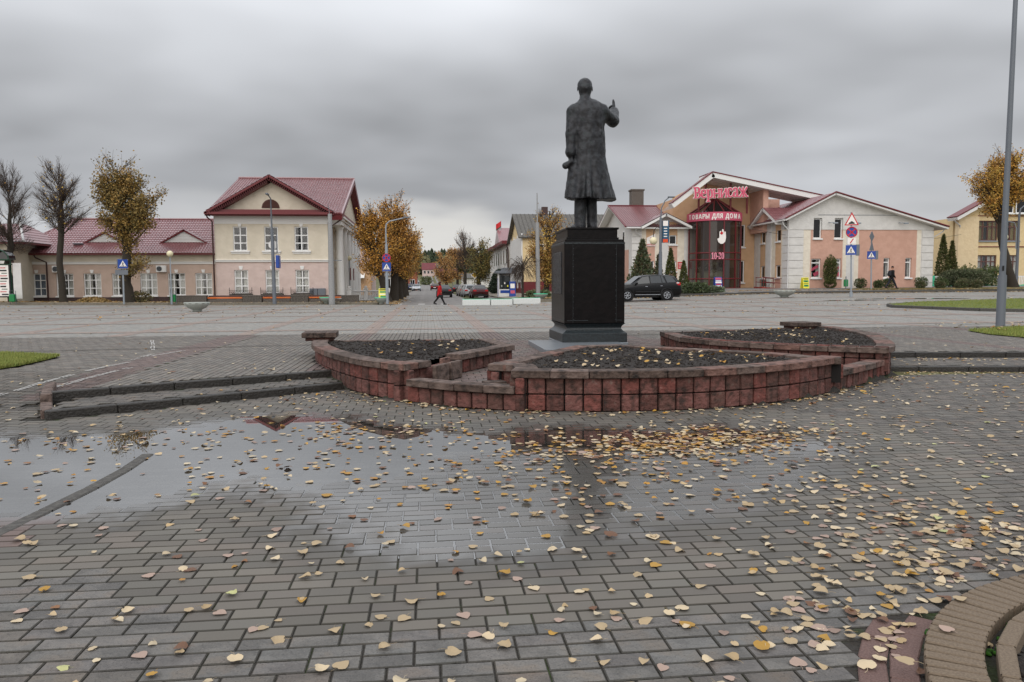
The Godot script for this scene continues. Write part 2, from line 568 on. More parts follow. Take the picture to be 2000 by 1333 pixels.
	noisy("terracotta plaster", Color(0.75, 0.59, 0.52), Color(0.785, 0.625, 0.555), 0.01, 5.0, 0.9, 2.0, 64)
	noisy("orange plaster", Color(0.77, 0.63, 0.49), Color(0.81, 0.665, 0.53), 0.01, 5.0, 0.9, 2.0, 65)
	noisy("white plaster", Color(0.80, 0.79, 0.775), Color(0.84, 0.83, 0.815), 0.012, 4.0, 0.9, 2.0, 66)
	noisy("ivory plaster", Color(0.84, 0.80, 0.735), Color(0.89, 0.855, 0.79), 0.012, 4.0, 0.9, 2.0, 67)
	noisy("yellow plaster", Color(0.84, 0.745, 0.57), Color(0.87, 0.78, 0.61), 0.012, 4.0, 0.9, 2.0, 68)
	noisy("plinth", Color(0.25, 0.19, 0.185), Color(0.34, 0.27, 0.26), 0.03, 1.5, 0.85, 5.0, 69)
	noisy("grey stone", Color(0.30, 0.28, 0.26), Color(0.48, 0.45, 0.42), 0.03, 1.0, 0.9, 9.0, 70)
	mk("white trim", Color(0.88, 0.875, 0.865), 0.6)
	mk("window frame", Color(0.90, 0.90, 0.895), 0.45)
	mk("brown frame", Color(0.36, 0.22, 0.19), 0.5)
	var rt := noisy("roof red", Color(0.455, 0.275, 0.29), Color(0.535, 0.345, 0.355), 0.012, 6.0, 0.34, 0.0, 71)
	rt.metallic_specular = 0.7
	rt.clearcoat_enabled = true
	rt.clearcoat = 0.6
	rt.clearcoat_roughness = 0.25
	mk("roof trim red", Color(0.41, 0.13, 0.15), 0.45)
	mk("soffit red", Color(0.37, 0.12, 0.13), 0.5)
	noisy("slate", Color(0.32, 0.31, 0.30), Color(0.42, 0.41, 0.39), 0.02, 3.0, 0.9, 3.0, 72)
	mk("drainpipe", Color(0.24, 0.13, 0.12), 0.4)
	mk("white pipe", Color(0.80, 0.79, 0.78), 0.4)
	var gl := mk("pane", Color(0.16, 0.17, 0.18, 0.12), 0.03)
	gl.transparency = BaseMaterial3D.TRANSPARENCY_ALPHA
	var gd := mk("dark pane", Color(0.09, 0.085, 0.09), 0.06)
	gd.metallic_specular = 0.55
	var tp := mk("tinted pane", Color(0.17, 0.14, 0.125, 0.8), 0.04)
	tp.transparency = BaseMaterial3D.TRANSPARENCY_ALPHA
	mk("dark room", Color(0.12, 0.11, 0.10), 0.9)
	mk("curtain", Color(0.88, 0.88, 0.85), 0.95)
	mk("blue curtain", Color(0.50, 0.56, 0.63), 0.95)
	mk("wine paint", Color(0.40, 0.10, 0.12), 0.45)
	mk("pink sign", Color(0.76, 0.32, 0.42), 0.45)
	mk("letter pink", Color(0.82, 0.33, 0.44), 0.45)
	mk("letter white", Color(0.93, 0.91, 0.89), 0.5)
	mk("black paint", Color(0.05, 0.05, 0.055), 0.5)
	mk("grey metal", Color(0.40, 0.42, 0.45), 0.5)
	mk("galvanised", Color(0.55, 0.58, 0.61), 0.5)
	noisy("concrete pole", Color(0.50, 0.50, 0.50), Color(0.66, 0.66, 0.66), 0.03, 1.0, 0.85, 2.0, 73)
	mk("sign blue", Color(0.08, 0.25, 0.58), 0.4)
	mk("sign red", Color(0.76, 0.09, 0.12), 0.4)
	mk("sign yellow", Color(0.90, 0.86, 0.25), 0.5)
	mk("sign green", Color(0.16, 0.55, 0.35), 0.5)
	mk("bin green", Color(0.05, 0.48, 0.25), 0.5)
	mk("dark green", Color(0.07, 0.24, 0.16), 0.5)
	mk("mint", Color(0.28, 0.75, 0.58), 0.6)
	mk("orange wood", Color(0.80, 0.40, 0.12), 0.55)
	mk("globe", Color(0.86, 0.82, 0.68), 0.35)
	noisy("white planter paint", Color(0.76, 0.77, 0.76), Color(0.86, 0.87, 0.86), 0.03, 1.0, 0.75, 3.0, 74)
	noisy("cast stone", Color(0.56, 0.58, 0.56), Color(0.70, 0.715, 0.69), 0.03, 0.8, 0.85, 4.0, 75)
	noisy("orange brick", Color(0.50, 0.28, 0.22), Color(0.64, 0.38, 0.30), 0.05, 3.0, 0.9, 2.0, 76)
	# metal of the monument
	var br := noisy("bronze", Color(0.085, 0.085, 0.09), Color(0.20, 0.205, 0.215), 0.05, 1.0, 0.5, 5.0, 77)
	br.metallic = 0.55
	br.roughness = 0.42
	br.albedo_texture = noise_tex(0.012, [[0.0, Color(0.11, 0.105, 0.105)], [0.4, Color(0.18, 0.18, 0.19)], [0.65, Color(0.23, 0.235, 0.25)], [0.85, Color(0.20, 0.225, 0.225)], [1.0, Color(0.29, 0.29, 0.30)]], 78, 512, 6)
	var pd := noisy("pedestal metal", Color(0.035, 0.025, 0.027), Color(0.07, 0.05, 0.052), 0.01, 1.2, 0.36, 0.8, 79)
	pd.metallic_specular = 0.3
	noisy("pedestal base metal", Color(0.07, 0.085, 0.095), Color(0.15, 0.19, 0.205), 0.02, 0.6, 0.4, 3.0, 80)
	noisy("polished slab", Color(0.40, 0.42, 0.44), Color(0.50, 0.52, 0.54), 0.05, 0.5, 0.3, 0.0, 81)
	mk("chrome", Color(0.75, 0.76, 0.78), 0.25, 0.8)
	mk("tyre", Color(0.06, 0.06, 0.062), 0.9)
	mk("tail red", Color(0.70, 0.05, 0.07), 0.25)
	mk("conifer", Color.WHITE, 0.85).vertex_color_use_as_albedo = true

func grid(xs: Array, zs: Array, h: Callable, drop: float) -> MB:
	var b := MB.new()
	var w := xs.size()
	for z in zs:
		for x in xs:
			b.v.append(V(x, h.call(x, z) - drop, z))
	b.n.resize(b.v.size()); b.c.resize(b.v.size()); b.u.resize(b.v.size())
	b.c.fill(Color.WHITE)
	for j in zs.size():
		for k in w:
			var p := j * w + k
			var a := b.v[j * w + maxi(k - 1, 0)]
			var d := b.v[j * w + mini(k + 1, w - 1)]
			var e := b.v[maxi(j - 1, 0) * w + k]
			var f := b.v[mini(j + 1, zs.size() - 1) * w + k]
			var nn := (d - a).cross(f - e).normalized()
			b.n[p] = nn if nn.y > 0 else -nn
			if j < zs.size() - 1 and k < w - 1:
				b.i.append_array(PackedInt32Array([p, p + 1, p + w, p + 1, p + w + 1, p + w]))
				if zs[1] < zs[0]:
					var q := b.i.size()
					for o in [q - 6, q - 3]:
						var s := b.i[o + 1]
						b.i[o + 1] = b.i[o + 2]; b.i[o + 2] = s
	return b
func steps(a: float, b: float, d: float) -> Array:
	var out := []
	var k := int(roundf(absf(b - a) / d))
	for i in k + 1:
		out.append(lerpf(a, b, float(i) / k))
	return out
func strip(x0: float, x1: float, z0: float, z1: float, lift: float, dx := 1.0, dz := 1.0) -> MB:
	return grid(steps(x0, x1, dx), steps(z0, z1, dz), far, -lift)
# a flat patch of ground cut to an outline (x, z) that follows the ground below
func patch(b: MB, poly: PackedVector2Array, lift: float, h: Callable) -> void:
	for k in poly.size():
		pass
	var ix := Geometry2D.triangulate_polygon(poly)
	for k in range(0, ix.size(), 3):
		var q := []
		for o in 3:
			var p := poly[ix[k + o]]
			q.append(V(p.x, h.call(p.x, p.y) + lift, p.y))
		var nn: Vector3 = (q[1] - q[0]).cross(q[2] - q[0])
		if nn.y < 0:
			b.tri(q[0], q[2], q[1])
		else:
			b.tri(q[0], q[1], q[2])

func terrain() -> void:
	var xs := [-1600.0, -1000.0, -600.0, -350.0, -200.0, -120.0] + steps(-80, 80, 8) + [120.0, 200.0, 350.0, 600.0, 1000.0, 1600.0]
	var zs := [60.0, 30.0, 8.0, 0.0, -8.0, -14.0] + steps(-20, -160, 7) + steps(-180, -1100, 40) + [-1300.0, -1700.0, -2500.0]
	struct("ground", grid(xs, zs, func(x, z): return (far(x, z) if z < -13.0 else 0.0), 0.09), M["meadow"], "earth and meadow running out to the wooded hill")
	# the square beyond the pavers that are built one by one
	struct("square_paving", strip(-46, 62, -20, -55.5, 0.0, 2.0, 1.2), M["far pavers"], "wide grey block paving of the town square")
	var b := MB.new()
	for k in range(-6, 9):
		var x := -4.95 + k * 3.15
		var g := strip(x, x + 0.45, -20.05, -55, 0.004, 0.45, 1.2)
		_join(b, g)
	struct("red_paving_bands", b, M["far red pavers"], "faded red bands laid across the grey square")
	b = MB.new()
	for k in 6:
		_join(b, strip(-45, 60, -21.6 - k * 5.2, -22.2 - k * 5.2, 0.008, 1.5, 0.6))
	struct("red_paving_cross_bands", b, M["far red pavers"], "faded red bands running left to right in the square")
	# a drainage joint runs across the square
	b = MB.new()
	var dr := [V(-9, 0, -15.5), V(-2.52, 0, -16.35), V(1.91, 0, -17.33), V(12.94, 0, -20.11), V(30, 0, -24.1)]
	for k in dr.size() - 1:
		var p: Vector3 = dr[k]
		var q: Vector3 = dr[k + 1]
		for s in 8:
			var a := p.lerp(q, s / 8.0)
			var d := p.lerp(q, (s + 1) / 8.0)
			var w := V(0, 0, 0.03)
			a.y = far(a.x, a.z) + 0.014; d.y = far(d.x, d.z) + 0.014
			b.quad(a + w, d + w, d - w, a - w)
	struct("drainage_joint", b, M["joint sand"], "dark drainage joint crossing the square")
	# streets, pavements and lawns round the square
	struct("street", grid(steps(-3.2, 7.0, 1.7), steps(-55.4, -160, 4) + steps(-180, -700, 20), far, -0.005), M["asphalt"], "street running away from the square between the trees")
	b = strip(-46, -3.4, -57.2, -62.6, 0.12, 2.0, 1.0)
	struct("left_verge", b, M["verge"], "leaf strewn grass verge in front of the cream and pink houses")
	_kerb("kerb", [V(-46, 0, -57.1), V(-30, 0, -57.1), V(-14.5, 0, -56.9), V(-3.6, 0, -56.7), V(-3.2, 0, -58.5), V(-3.2, 0, -160)], 0.16, "pale kerb", "kerb along the left verge and into the street")
	b = strip(-3.4 - 5.0, -3.35, -62.7, -160, 0.11, 1.6, 4.0)
	struct("left_pavement", b, M["pale kerb"], "pavement under the orange trees left of the street")
	b = strip(7.2, 17.5, -58.0, -160, 0.13, 1.7, 3.0)
	struct("right_pavement", b, M["pale kerb"], "pavement right of the street before the gabled house")
	_kerb("kerb", [V(7.1, 0, -160), V(7.1, 0, -59), V(7.6, 0, -57.9), V(12.5, 0, -57.6)], 0.15, "pale kerb", "kerb of the right pavement at the street corner")
	b = strip(12.6, 62, -55.4, -76, 0.13, 1.6, 1.6)
	struct("shop_pavement", b, M["asphalt"], "grey pavement before the shop with the glass entrance")
	_kerb("kerb", [V(12.5, 0, -57.6), V(17.5, 0, -55.6), V(21, 0, -54.6), V(30, 0, -54.9), V(62, 0, -55.2)], 0.17, "kerb concrete", "dark kerb in front of the shop pavement")
	b = MB.new()
	patch(b, PackedVector2Array([Vector2(32.5, -57.6), Vector2(36, -56.6), Vector2(46, -55.9), Vector2(61, -55.8), Vector2(61, -60.4), Vector2(46, -60.6), Vector2(36, -60.2)]), 0.16, far)
	struct("right_lawn", b, M["verge"], "yellowing lawn strip before the terracotta wing")
	b = MB.new()
	patch(b, PackedVector2Array([Vector2(7.6, -60), Vector2(8.2, -58.6), Vector2(13, -58.2), Vector2(15.6, -59), Vector2(15.6, -66), Vector2(7.6, -66)]), 0.16, far)
	struct("corner_lawn", b, M["verge"], "leafy grass round the bare weeping tree")
	# lawns in the square
	b = MB.new()
	var isl := PackedVector2Array([Vector2(21.9, -33.9), Vector2(22.6, -35.4), Vector2(25.4, -37.4), Vector2(34.6, -41.0), Vector2(52, -45), Vector2(52, -24), Vector2(30.5, -25.6), Vector2(25.3, -26.8), Vector2(23.0, -29.6)])
	patch(b, isl, 0.12, far)
	struct("lawn_island", b, M["lawn soil"], "green lawn island with a dark kerb at the right")
	var kp := []
	for p in isl: kp.append(V(p.x, 0, p.y))
	kp.append(kp[0])
	_kerb("kerb", kp, 0.13, "kerb concrete", "low dark kerb round the lawn island")
	_grass("grass", isl, 9000, 0.07, 0.12, "short green grass of the lawn island")
	b = MB.new()
	patch(b, PackedVector2Array([Vector2(30, -34), Vector2(33, -36.5), Vector2(40, -38), Vector2(40, -31), Vector2(34, -31)]), 0.145, far)
	struct("bare_earth", b, M["garden soil"], "bare earth bed in the lawn island")
	var gl := PackedVector2Array([Vector2(-6.55, -14.4), Vector2(-6.45, -13.6), Vector2(-6.4, -12.7), Vector2(-6.6, -11.8), Vector2(-9.5, -11.2), Vector2(-11, -13), Vector2(-10, -15.3), Vector2(-8.0, -15.15)])
	_lawn("left_lawn", gl, 0.0, 14000, 0.06, "short green lawn at the left edge of the square")
	var gr := PackedVector2Array([Vector2(13.7, -18.05), Vector2(15.9, -19.0), Vector2(19, -20.6), Vector2(24, -21.5), Vector2(24, -15), Vector2(15, -15.6), Vector2(13.2, -15.4), Vector2(13.2, -16.6)])
	_lawn("near_right_lawn", gr, 0.0, 9000, 0.07, "leaf strewn lawn beside the grey lamp post")

func _lawn(called: String, poly: PackedVector2Array, lift: float, count: int, tall: float, label: String) -> void:
	var b := MB.new()
	patch(b, poly, 0.02 + lift, level)
	struct(called, b, M["lawn soil"], label)
	_grass("grass", poly, count, tall, 0.02 + lift, "blades of the " + label)
func _grass(called: String, poly: PackedVector2Array, count: int, tall: float, lift: float, label: String) -> void:
	var m := MB.new()
	for k in 5:
		var a := TAU * k / 5.0
		var o := V(cos(a), 0, sin(a)) * 0.02
		var s := V(-sin(a), 0, cos(a)) * 0.006
		m.tri(o - s, o + s, o * 2.2 + V(0, 1.0, 0))
	var box := Rect2(poly[0], Vector2.ZERO)
	for p in poly: box = box.expand(p)
	var xf := []
	var cs := []
	while xf.size() < count:
		var p := Vector2(r(box.position.x, box.end.x), r(box.position.y, box.end.y))
		if not Geometry2D.is_point_in_polygon(p, poly): continue
		var s := r(0.6, 1.25) * tall
		xf.append(Transform3D(Basis(Vector3.UP, r(0, TAU)).scaled(V(1.2, s, 1.2)), V(p.x, level(p.x, p.y) + lift, p.y)))
		cs.append(Color(0.16, 0.22, 0.04).lerp(Color(0.28, 0.28, 0.07), r(0, 1)))
	var o := multi(called, m.mesh(), M["grass blade"], xf, cs, self)
	tag(o, label)

func _join(a: MB, b: MB) -> void:
	var k := a.v.size()
	a.v.append_array(b.v); a.n.append_array(b.n); a.c.append_array(b.c); a.u.append_array(b.u)
	for i in b.i: a.i.append(i + k)

func _kerb(called: String, pts: Array, tall: float, m: String, label: String) -> Node3D:
	var o := MB.new()
	for k in pts.size() - 1:
		var p: Vector3 = pts[k]
		var q: Vector3 = pts[k + 1]
		var count := maxi(1, int(roundf(p.distance_to(q) / (1.0 if p.z > -70 else 4.0))))
		for s in count:
			var a := p.lerp(q, float(s) / count)
			var d := p.lerp(q, float(s + 1) / count)
			var mid := (a + d) * 0.5
			var l := a.distance_to(d)
			o.t = Transform3D(Basis(Vector3.UP, -atan2(d.z - a.z, d.x - a.x)), V(mid.x, far(mid.x, mid.z) + tall * 0.5 - 0.06, mid.z))
			o.bev(Vector3.ZERO, V(l - 0.012, tall + 0.12, 0.16), 0.015)
	return struct(called, o, M[m], label)

func bed(x: float, z: float) -> float:
	var h := near(x, z)
	for q in [[0.2, 0.0], [-0.2, 0.0], [0.0, 0.2], [0.0, -0.2]]: h = minf(h, level(x + q[0], z + q[1]))
	return h
var inner := PackedVector2Array()
func paving() -> void:
	inner = Geometry2D.offset_polygon(outline, -0.32)[0]
	# bed of sand and moss in the joints
	struct("joint_sand", grid(steps(-12, 22, 0.2), steps(5, -20.3, 0.2), bed, 0.0075), M["joint sand"], "dark sand and moss between the pavers")
	var tones := [Color(0.165, 0.156, 0.145), Color(0.182, 0.171, 0.157), Color(0.153, 0.145, 0.136), Color(0.194, 0.180, 0.166), Color(0.170, 0.157, 0.148), Color(0.176, 0.170, 0.160)]
	var reds := [Color(0.195, 0.138, 0.124), Color(0.18, 0.130, 0.120), Color(0.205, 0.150, 0.136)]
	var one := MB.new()   # a paver with a chamfered top, 200 x 100 mm, its joints left open
	var hx := 0.0972
	var hz := 0.0462
	var c := 0.0045
	var top := [V(-hx + c, 0, -hz + c), V(hx - c, 0, -hz + c), V(hx - c, 0, hz - c), V(-hx + c, 0, hz - c)]
	var rim := [V(-hx, -0.004, -hz), V(hx, -0.004, -hz), V(hx, -0.004, hz), V(-hx, -0.004, hz)]
	var low := [V(-hx, -0.05, -hz), V(hx, -0.05, -hz), V(hx, -0.05, hz), V(-hx, -0.05, hz)]
	one.quad(top[3], top[2], top[1], top[0])
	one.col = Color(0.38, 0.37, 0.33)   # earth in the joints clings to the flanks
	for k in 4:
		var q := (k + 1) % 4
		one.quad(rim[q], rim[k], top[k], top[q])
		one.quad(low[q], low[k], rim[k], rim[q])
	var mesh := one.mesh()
	var all := []      # [distance, transform, colour, wetness]
	var kerbs := [[LOW_L, -4.2, -1.2], [UP_L, -4.6, -1.4], [LOW_R, 7.0, 17.0], [UP_R, 7.9, 18.0]]
	for row in range(14, 204):
		for k in range(-90, 100):
			var along := row * 0.1 + 0.05
			var x := 0.0
			var z := 0.0
			z = -along
			x = k * 0.2 + (0.1 if (row / 2) % 2 else 0.0) + 0.03
			if x < -0.53 * along - 1.6 or x > 0.85 * along + 1.6: continue
			var turn := 0.0
			var y := level(x, z)
			var up := y > 0.1 and not in_ring(x, z)
			if up and x > -4.2:
				# on the square the blocks lie with their length away from us: swap the axes of the bond
				continue
			var rec = _paver(x, z, turn, tones, reds, kerbs)
			if rec: all.append(rec)
	for col in range(-150, 190):
		for k in range(40, 101):
			var x := col * 0.1 + 0.05
			var z := -(k * 0.2 + (0.1 if posmod(col, 4) >= 2 else 0.0))
			if x < 0.53 * z - 1.6 or x > -0.85 * z + 1.6 or z < -20.15: continue
			if x <= -4.2 or in_ring(x, z) or level(x, z) <= 0.1: continue
			var rec = _paver(x, z, PI / 2, tones, reds, kerbs)
			if rec: all.append(rec)
	# those in the picture, nearest first
	var cam := get_node("camera") as Camera3D
	var inv := cam.transform.affine_inverse()
	var ty := tan(deg_to_rad(cam.fov) / 2.0)
	for q in all:
		var p: Vector3 = inv * q[1].origin
		var seen := -p.z > 0 and absf(p.x / -p.z) < ty * 1.5 and absf(p.y / -p.z) < ty * 0.985
		q[0] = (p.length() if seen else p.length() + 100.0)
	all.sort_custom(func(a, b): return a[0] < b[0])
	var pav := struct("paved_forecourt", _edge_band(), M["red paver"], "grey concrete block paving of the forecourt, wet and leaf strewn")
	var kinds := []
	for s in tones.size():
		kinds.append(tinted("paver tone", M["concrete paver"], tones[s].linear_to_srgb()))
	var bins := [[], [], []]
	var cols := [[], [], []]
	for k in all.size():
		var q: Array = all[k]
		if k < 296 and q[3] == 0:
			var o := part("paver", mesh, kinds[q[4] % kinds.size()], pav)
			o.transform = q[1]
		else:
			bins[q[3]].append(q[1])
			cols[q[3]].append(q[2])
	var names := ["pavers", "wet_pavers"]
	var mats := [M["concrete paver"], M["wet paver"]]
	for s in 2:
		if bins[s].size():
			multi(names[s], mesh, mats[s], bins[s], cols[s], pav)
	# the water itself
	var w := MB.new()
	var big := Geometry2D.offset_polygon(puddle, 0.22)
	var clipped := Geometry2D.clip_polygons(big[0], PackedVector2Array([Vector2(-4.35, -8.6), Vector2(-1.1, -10.7), Vector2(-1.1, -14), Vector2(-4.5, -14)]))
	for pl in clipped:
		patch(w, pl, WATER, func(_x, _z): return 0.0)
	tag(part("puddle", w, M["water"], self), "shallow rain puddle over the pavers reflecting the grey sky", "", "", "structure")

func _paver(x: float, z: float, turn: float, tones: Array, reds: Array, kerbs: Array):
	var p := Vector2(x, z)
	if in_ring(x, z) and not _inner(x, z): return null
	if _in_bed(x, z): return null
	for q in kerbs:
		if x > q[1] - 0.1 and x < q[2] + 0.1 and absf(z - line_z(q[0], x)) < (0.13 if turn == 0.0 else 0.17) and (q[0] == LOW_L or q[0] == UP_L or x > 6.0): return null
	if x < -6.3 and z < -11.0 and Geometry2D.is_point_in_polygon(p, PackedVector2Array([Vector2(-6.55, -14.4), Vector2(-6.4, -12.7), Vector2(-6.6, -11.8), Vector2(-9.5, -11.2), Vector2(-11, -13), Vector2(-10, -15.3), Vector2(-8.0, -15.15)])): return null
	if x > 13.1 and z < -15.2 and x < 24.0 and z > -15.4 - (x - 13.0) * 0.9 and z > -21.0 : return null
	var y := near(x, z)
	var wet := 0
	if y < 0.03 and z < -3.1 and z > -9.6 and x < 4.8 and x > -6.9 and pool(x, z) > -1.3: wet = 1
	var b := Basis(Vector3.UP, turn) * Basis.from_euler(V(r(-0.012, 0.012), r(-0.008, 0.008), r(-0.007, 0.007)))
	var ti := rng.randi_range(0, tones.size() - 1)
	var col: Color = tones[ti]
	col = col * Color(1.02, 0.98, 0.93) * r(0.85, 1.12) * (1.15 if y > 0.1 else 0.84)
	if rng.randf() < 0.12: col = col.lerp(Color(0.185, 0.155, 0.135), 0.6)
	var fx := fposmod(x + 4.95, 3.15)
	var red := y > 0.1 and x > -4.2 and (fx < 0.45) and not _inner(x, z)
	if _inner(x, z): red = rng.randf() < 0.8
	if x > -5.3 and x < -4.2 and z < -9.8 and z > -20: red = x > -5.0 and x < -4.5 + 0.2
	if red: col = reds[rng.randi_range(0, 2)]
	if x < -2.35 and x > -2.9 and z > -5.0 and z < -3.9: col = reds[0]; 
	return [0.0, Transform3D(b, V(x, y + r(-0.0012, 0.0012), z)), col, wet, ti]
func _inner(x: float, z: float) -> bool:
	return in_ring(x, z) and Geometry2D.is_point_in_polygon(Vector2(x, z), inner)

const BED := Vector2(3.12, -1.70)   # the brick-edged flower bed at the lower right
func _in_bed(x: float, z: float) -> bool:
	return Vector2(x, z).distance_to(BED) < (1.745 if z > BED.y - 1.28 else 1.60)
func _edge_band() -> MB:
	# red pavers that follow the brick edging of the flower bed at the lower right, each with its own edges
	var b := MB.new()
	for ring in 2:
		var rad := 1.73 - ring * 0.108
		for k in 50:
			var a := TAU * k / 50.0 + ring * 0.06
			if sin(a) * rad < -1.26 or sin(a) > 0.3: continue
			b.t = Transform3D(Basis(Vector3.UP, -a), V(BED.x + cos(a) * rad, -0.0175, BED.y + sin(a) * rad))
			b.bev(Vector3.ZERO, V(0.1, 0.04, 0.205), 0.005)
	b.t = Transform3D.IDENTITY
	return b

func variants(sz: Vector3, bevel: float, count: int) -> Array:
	var out := []
	for k in count:
		var b := MB.new()
		b.bev(Vector3.ZERO, sz * V(r(0.985, 1.0), r(0.985, 1.0), 1.0), bevel)
		# split faces are a little uneven
		for q in b.v.size():
			if b.v[q].z > 0: b.v[q].z += r(-0.004, 0.004)
		out.append(b.mesh())
	return out
# places along a polyline at equal spacing: [point, angle, length]
func along(pts: Array, pitch: float) -> Array:
	var cum := [0.0]
	for k in pts.size() - 1:
		cum.append(cum[-1] + pts[k].distance_to(pts[k + 1]))
	var count := maxi(1, int(roundf(cum[-1] / pitch)))
	var out := []
	for s in count:
		var ends := []
		for e in 2:
			var d: float = cum[-1] * (s + e) / count
			for k in pts.size() - 1:
				if d <= cum[k + 1] + 1e-5:
					ends.append(pts[k].lerp(pts[k + 1], (d - cum[k]) / maxf(cum[k + 1] - cum[k], 1e-6)))
					break
		var t: Vector2 = ends[1] - ends[0]
		out.append([(ends[0] + ends[1]) * 0.5, -atan2(t.y, t.x), t.length()])
	return out
func smooth(pts: Array, n: int) -> Array:
	var c := Curve2D.new()
	c.bake_interval = 0.05
	for k in pts.size():
		var a: Vector2 = pts[maxi(k - 1, 0)]
		var b: Vector2 = pts[mini(k + 1, pts.size() - 1)]
		var t := (b - a) / 6.0
		c.add_point(pts[k], -t, t)
	var out := []
	var l := c.get_baked_length()
	for k in n + 1:
		out.append(c.sample_baked(l * k / n))
	return out
func shifted(pts: Array, d: float) -> Array:   # to the left of the walk along it (in x,z seen from above, outwards for our paths)
	var out := []
	for k in pts.size():
		var t: Vector2 = (pts[mini(k + 1, pts.size() - 1)] - pts[maxi(k - 1, 0)]).normalized()
		out.append(pts[k] + Vector2(t.y, -t.x) * d)
	return out
var blocks := []
var caps := []
# a wall of split blocks on the outer side of a path, walked with its outside on the left hand of the viewer's ground plan (outside = +z of each block)
func wall(o: Node3D, pts: Array, base: float, rows: int, cap_y: float, cap_len := 0.41, cap_deep := 0.27, tone := 0) -> void:
	var mats := [M["split block"], M["split block red"], M["split block"], M["split block dull"], M["split block"], M["split block dark"]]
	var cms := [M["cap stone"], M["cap stone"], M["cap stone dark"], M["cap stone pink"]]
	var ext := shifted(pts, 0.09)
	ext[0] += (ext[0] - ext[1]).normalized() * 0.045
	ext[-1] += (ext[-1] - ext[-2]).normalized() * 0.045
	for row in rows:
		for q in along(ext, 0.208):
			var p := part("block", blocks[rng.randi_range(0, 5)], mats[rng.randi_range(0, 5)], o, V(q[0].x, base + 0.095 + row * 0.194, q[0].y), q[1])
			p.scale = V(q[2] / 0.208, 1, 1)
			p.rotation.x = r(-0.008, 0.008)
	var back := MB.new()
	for q in along(shifted(pts, 0.12), 0.3):
		back.t = Transform3D(Basis(Vector3.UP, q[1]), V(q[0].x, (base - 0.05 + cap_y - 0.085) * 0.5, q[0].y))
		back.box(Vector3.ZERO, V(q[2] + 0.02, cap_y - 0.085 - base + 0.05, 0.05))
	part("mortar", back, M["mortar"], o)
	if cap_len <= 0: return
	for q in along(shifted(pts, cap_deep * 0.5 - 0.02), cap_len):
		var p := part("cap_stone", caps[rng.randi_range(0, 3)], cms[rng.randi_range(0, 3)], o, V(q[0].x, cap_y - 0.0425, q[0].y), q[1])
		p.scale = V((q[2] + 0.012) / 0.41, 1, cap_deep / 0.27)
		p.rotation.z = r(-0.004, 0.004)
		p.rotation.x = r(-0.006, 0.006)
func soil(o: Node3D, poly: PackedVector2Array, y: float) -> void:
	var pts := PackedVector2Array()
	var box := Rect2(poly[0], Vector2.ZERO)
	for p in poly: box = box.expand(p)
	var b := MB.new()
	var nx := int(box.size.x / 0.06)
	var nz := int(box.size.y / 0.06)
	var f := FastNoiseLite.new()
	f.seed = 4
	f.frequency = 3.5
	f.fractal_octaves = 3
	var h := func(x, z): return y + 0.035 * f.get_noise_2d(x, z) + 0.02 * f.get_noise_2d(x * 0.25, z * 0.25)
	for j in nz:
		for k in nx:
			var x0 := box.position.x + k * 0.06
			var z0 := box.position.y + j * 0.06
			if not Geometry2D.is_point_in_polygon(Vector2(x0 + 0.03, z0 + 0.03), poly): continue
			b.quad(V(x0, h.call(x0, z0 + 0.06), z0 + 0.06), V(x0 + 0.06, h.call(x0 + 0.06, z0 + 0.06), z0 + 0.06), V(x0 + 0.06, h.call(x0 + 0.06, z0), z0), V(x0, h.call(x0, z0), z0))
	part("soil", b, M["garden soil"], o).set_meta("kind", "stuff")
	# crumbs of earth
	var m := MB.new()
	m.ball(Vector3.ZERO, V(0.02, 0.014, 0.017), 5, 3)
	var xf := []
	while xf.size() < int(box.get_area() * 130):
		var p := Vector2(r(box.position.x, box.end.x), r(box.position.y, box.end.y))
		if Geometry2D.is_point_in_polygon(p, poly):
			xf.append(Transform3D(Basis.from_euler(V(r(0, 3), r(0, 6), r(0, 3))).scaled(Vector3.ONE * r(0.35, 1.3)), V(p.x, h.call(p.x, p.y) + 0.003, p.y)))
	multi("earth_crumbs", m.mesh(), M["garden soil"], xf, [], o)
func closed(arr: Array, d: float) -> PackedVector2Array:
	var q := PackedVector2Array(arr)
	return Geometry2D.offset_polygon(q, d)[0]

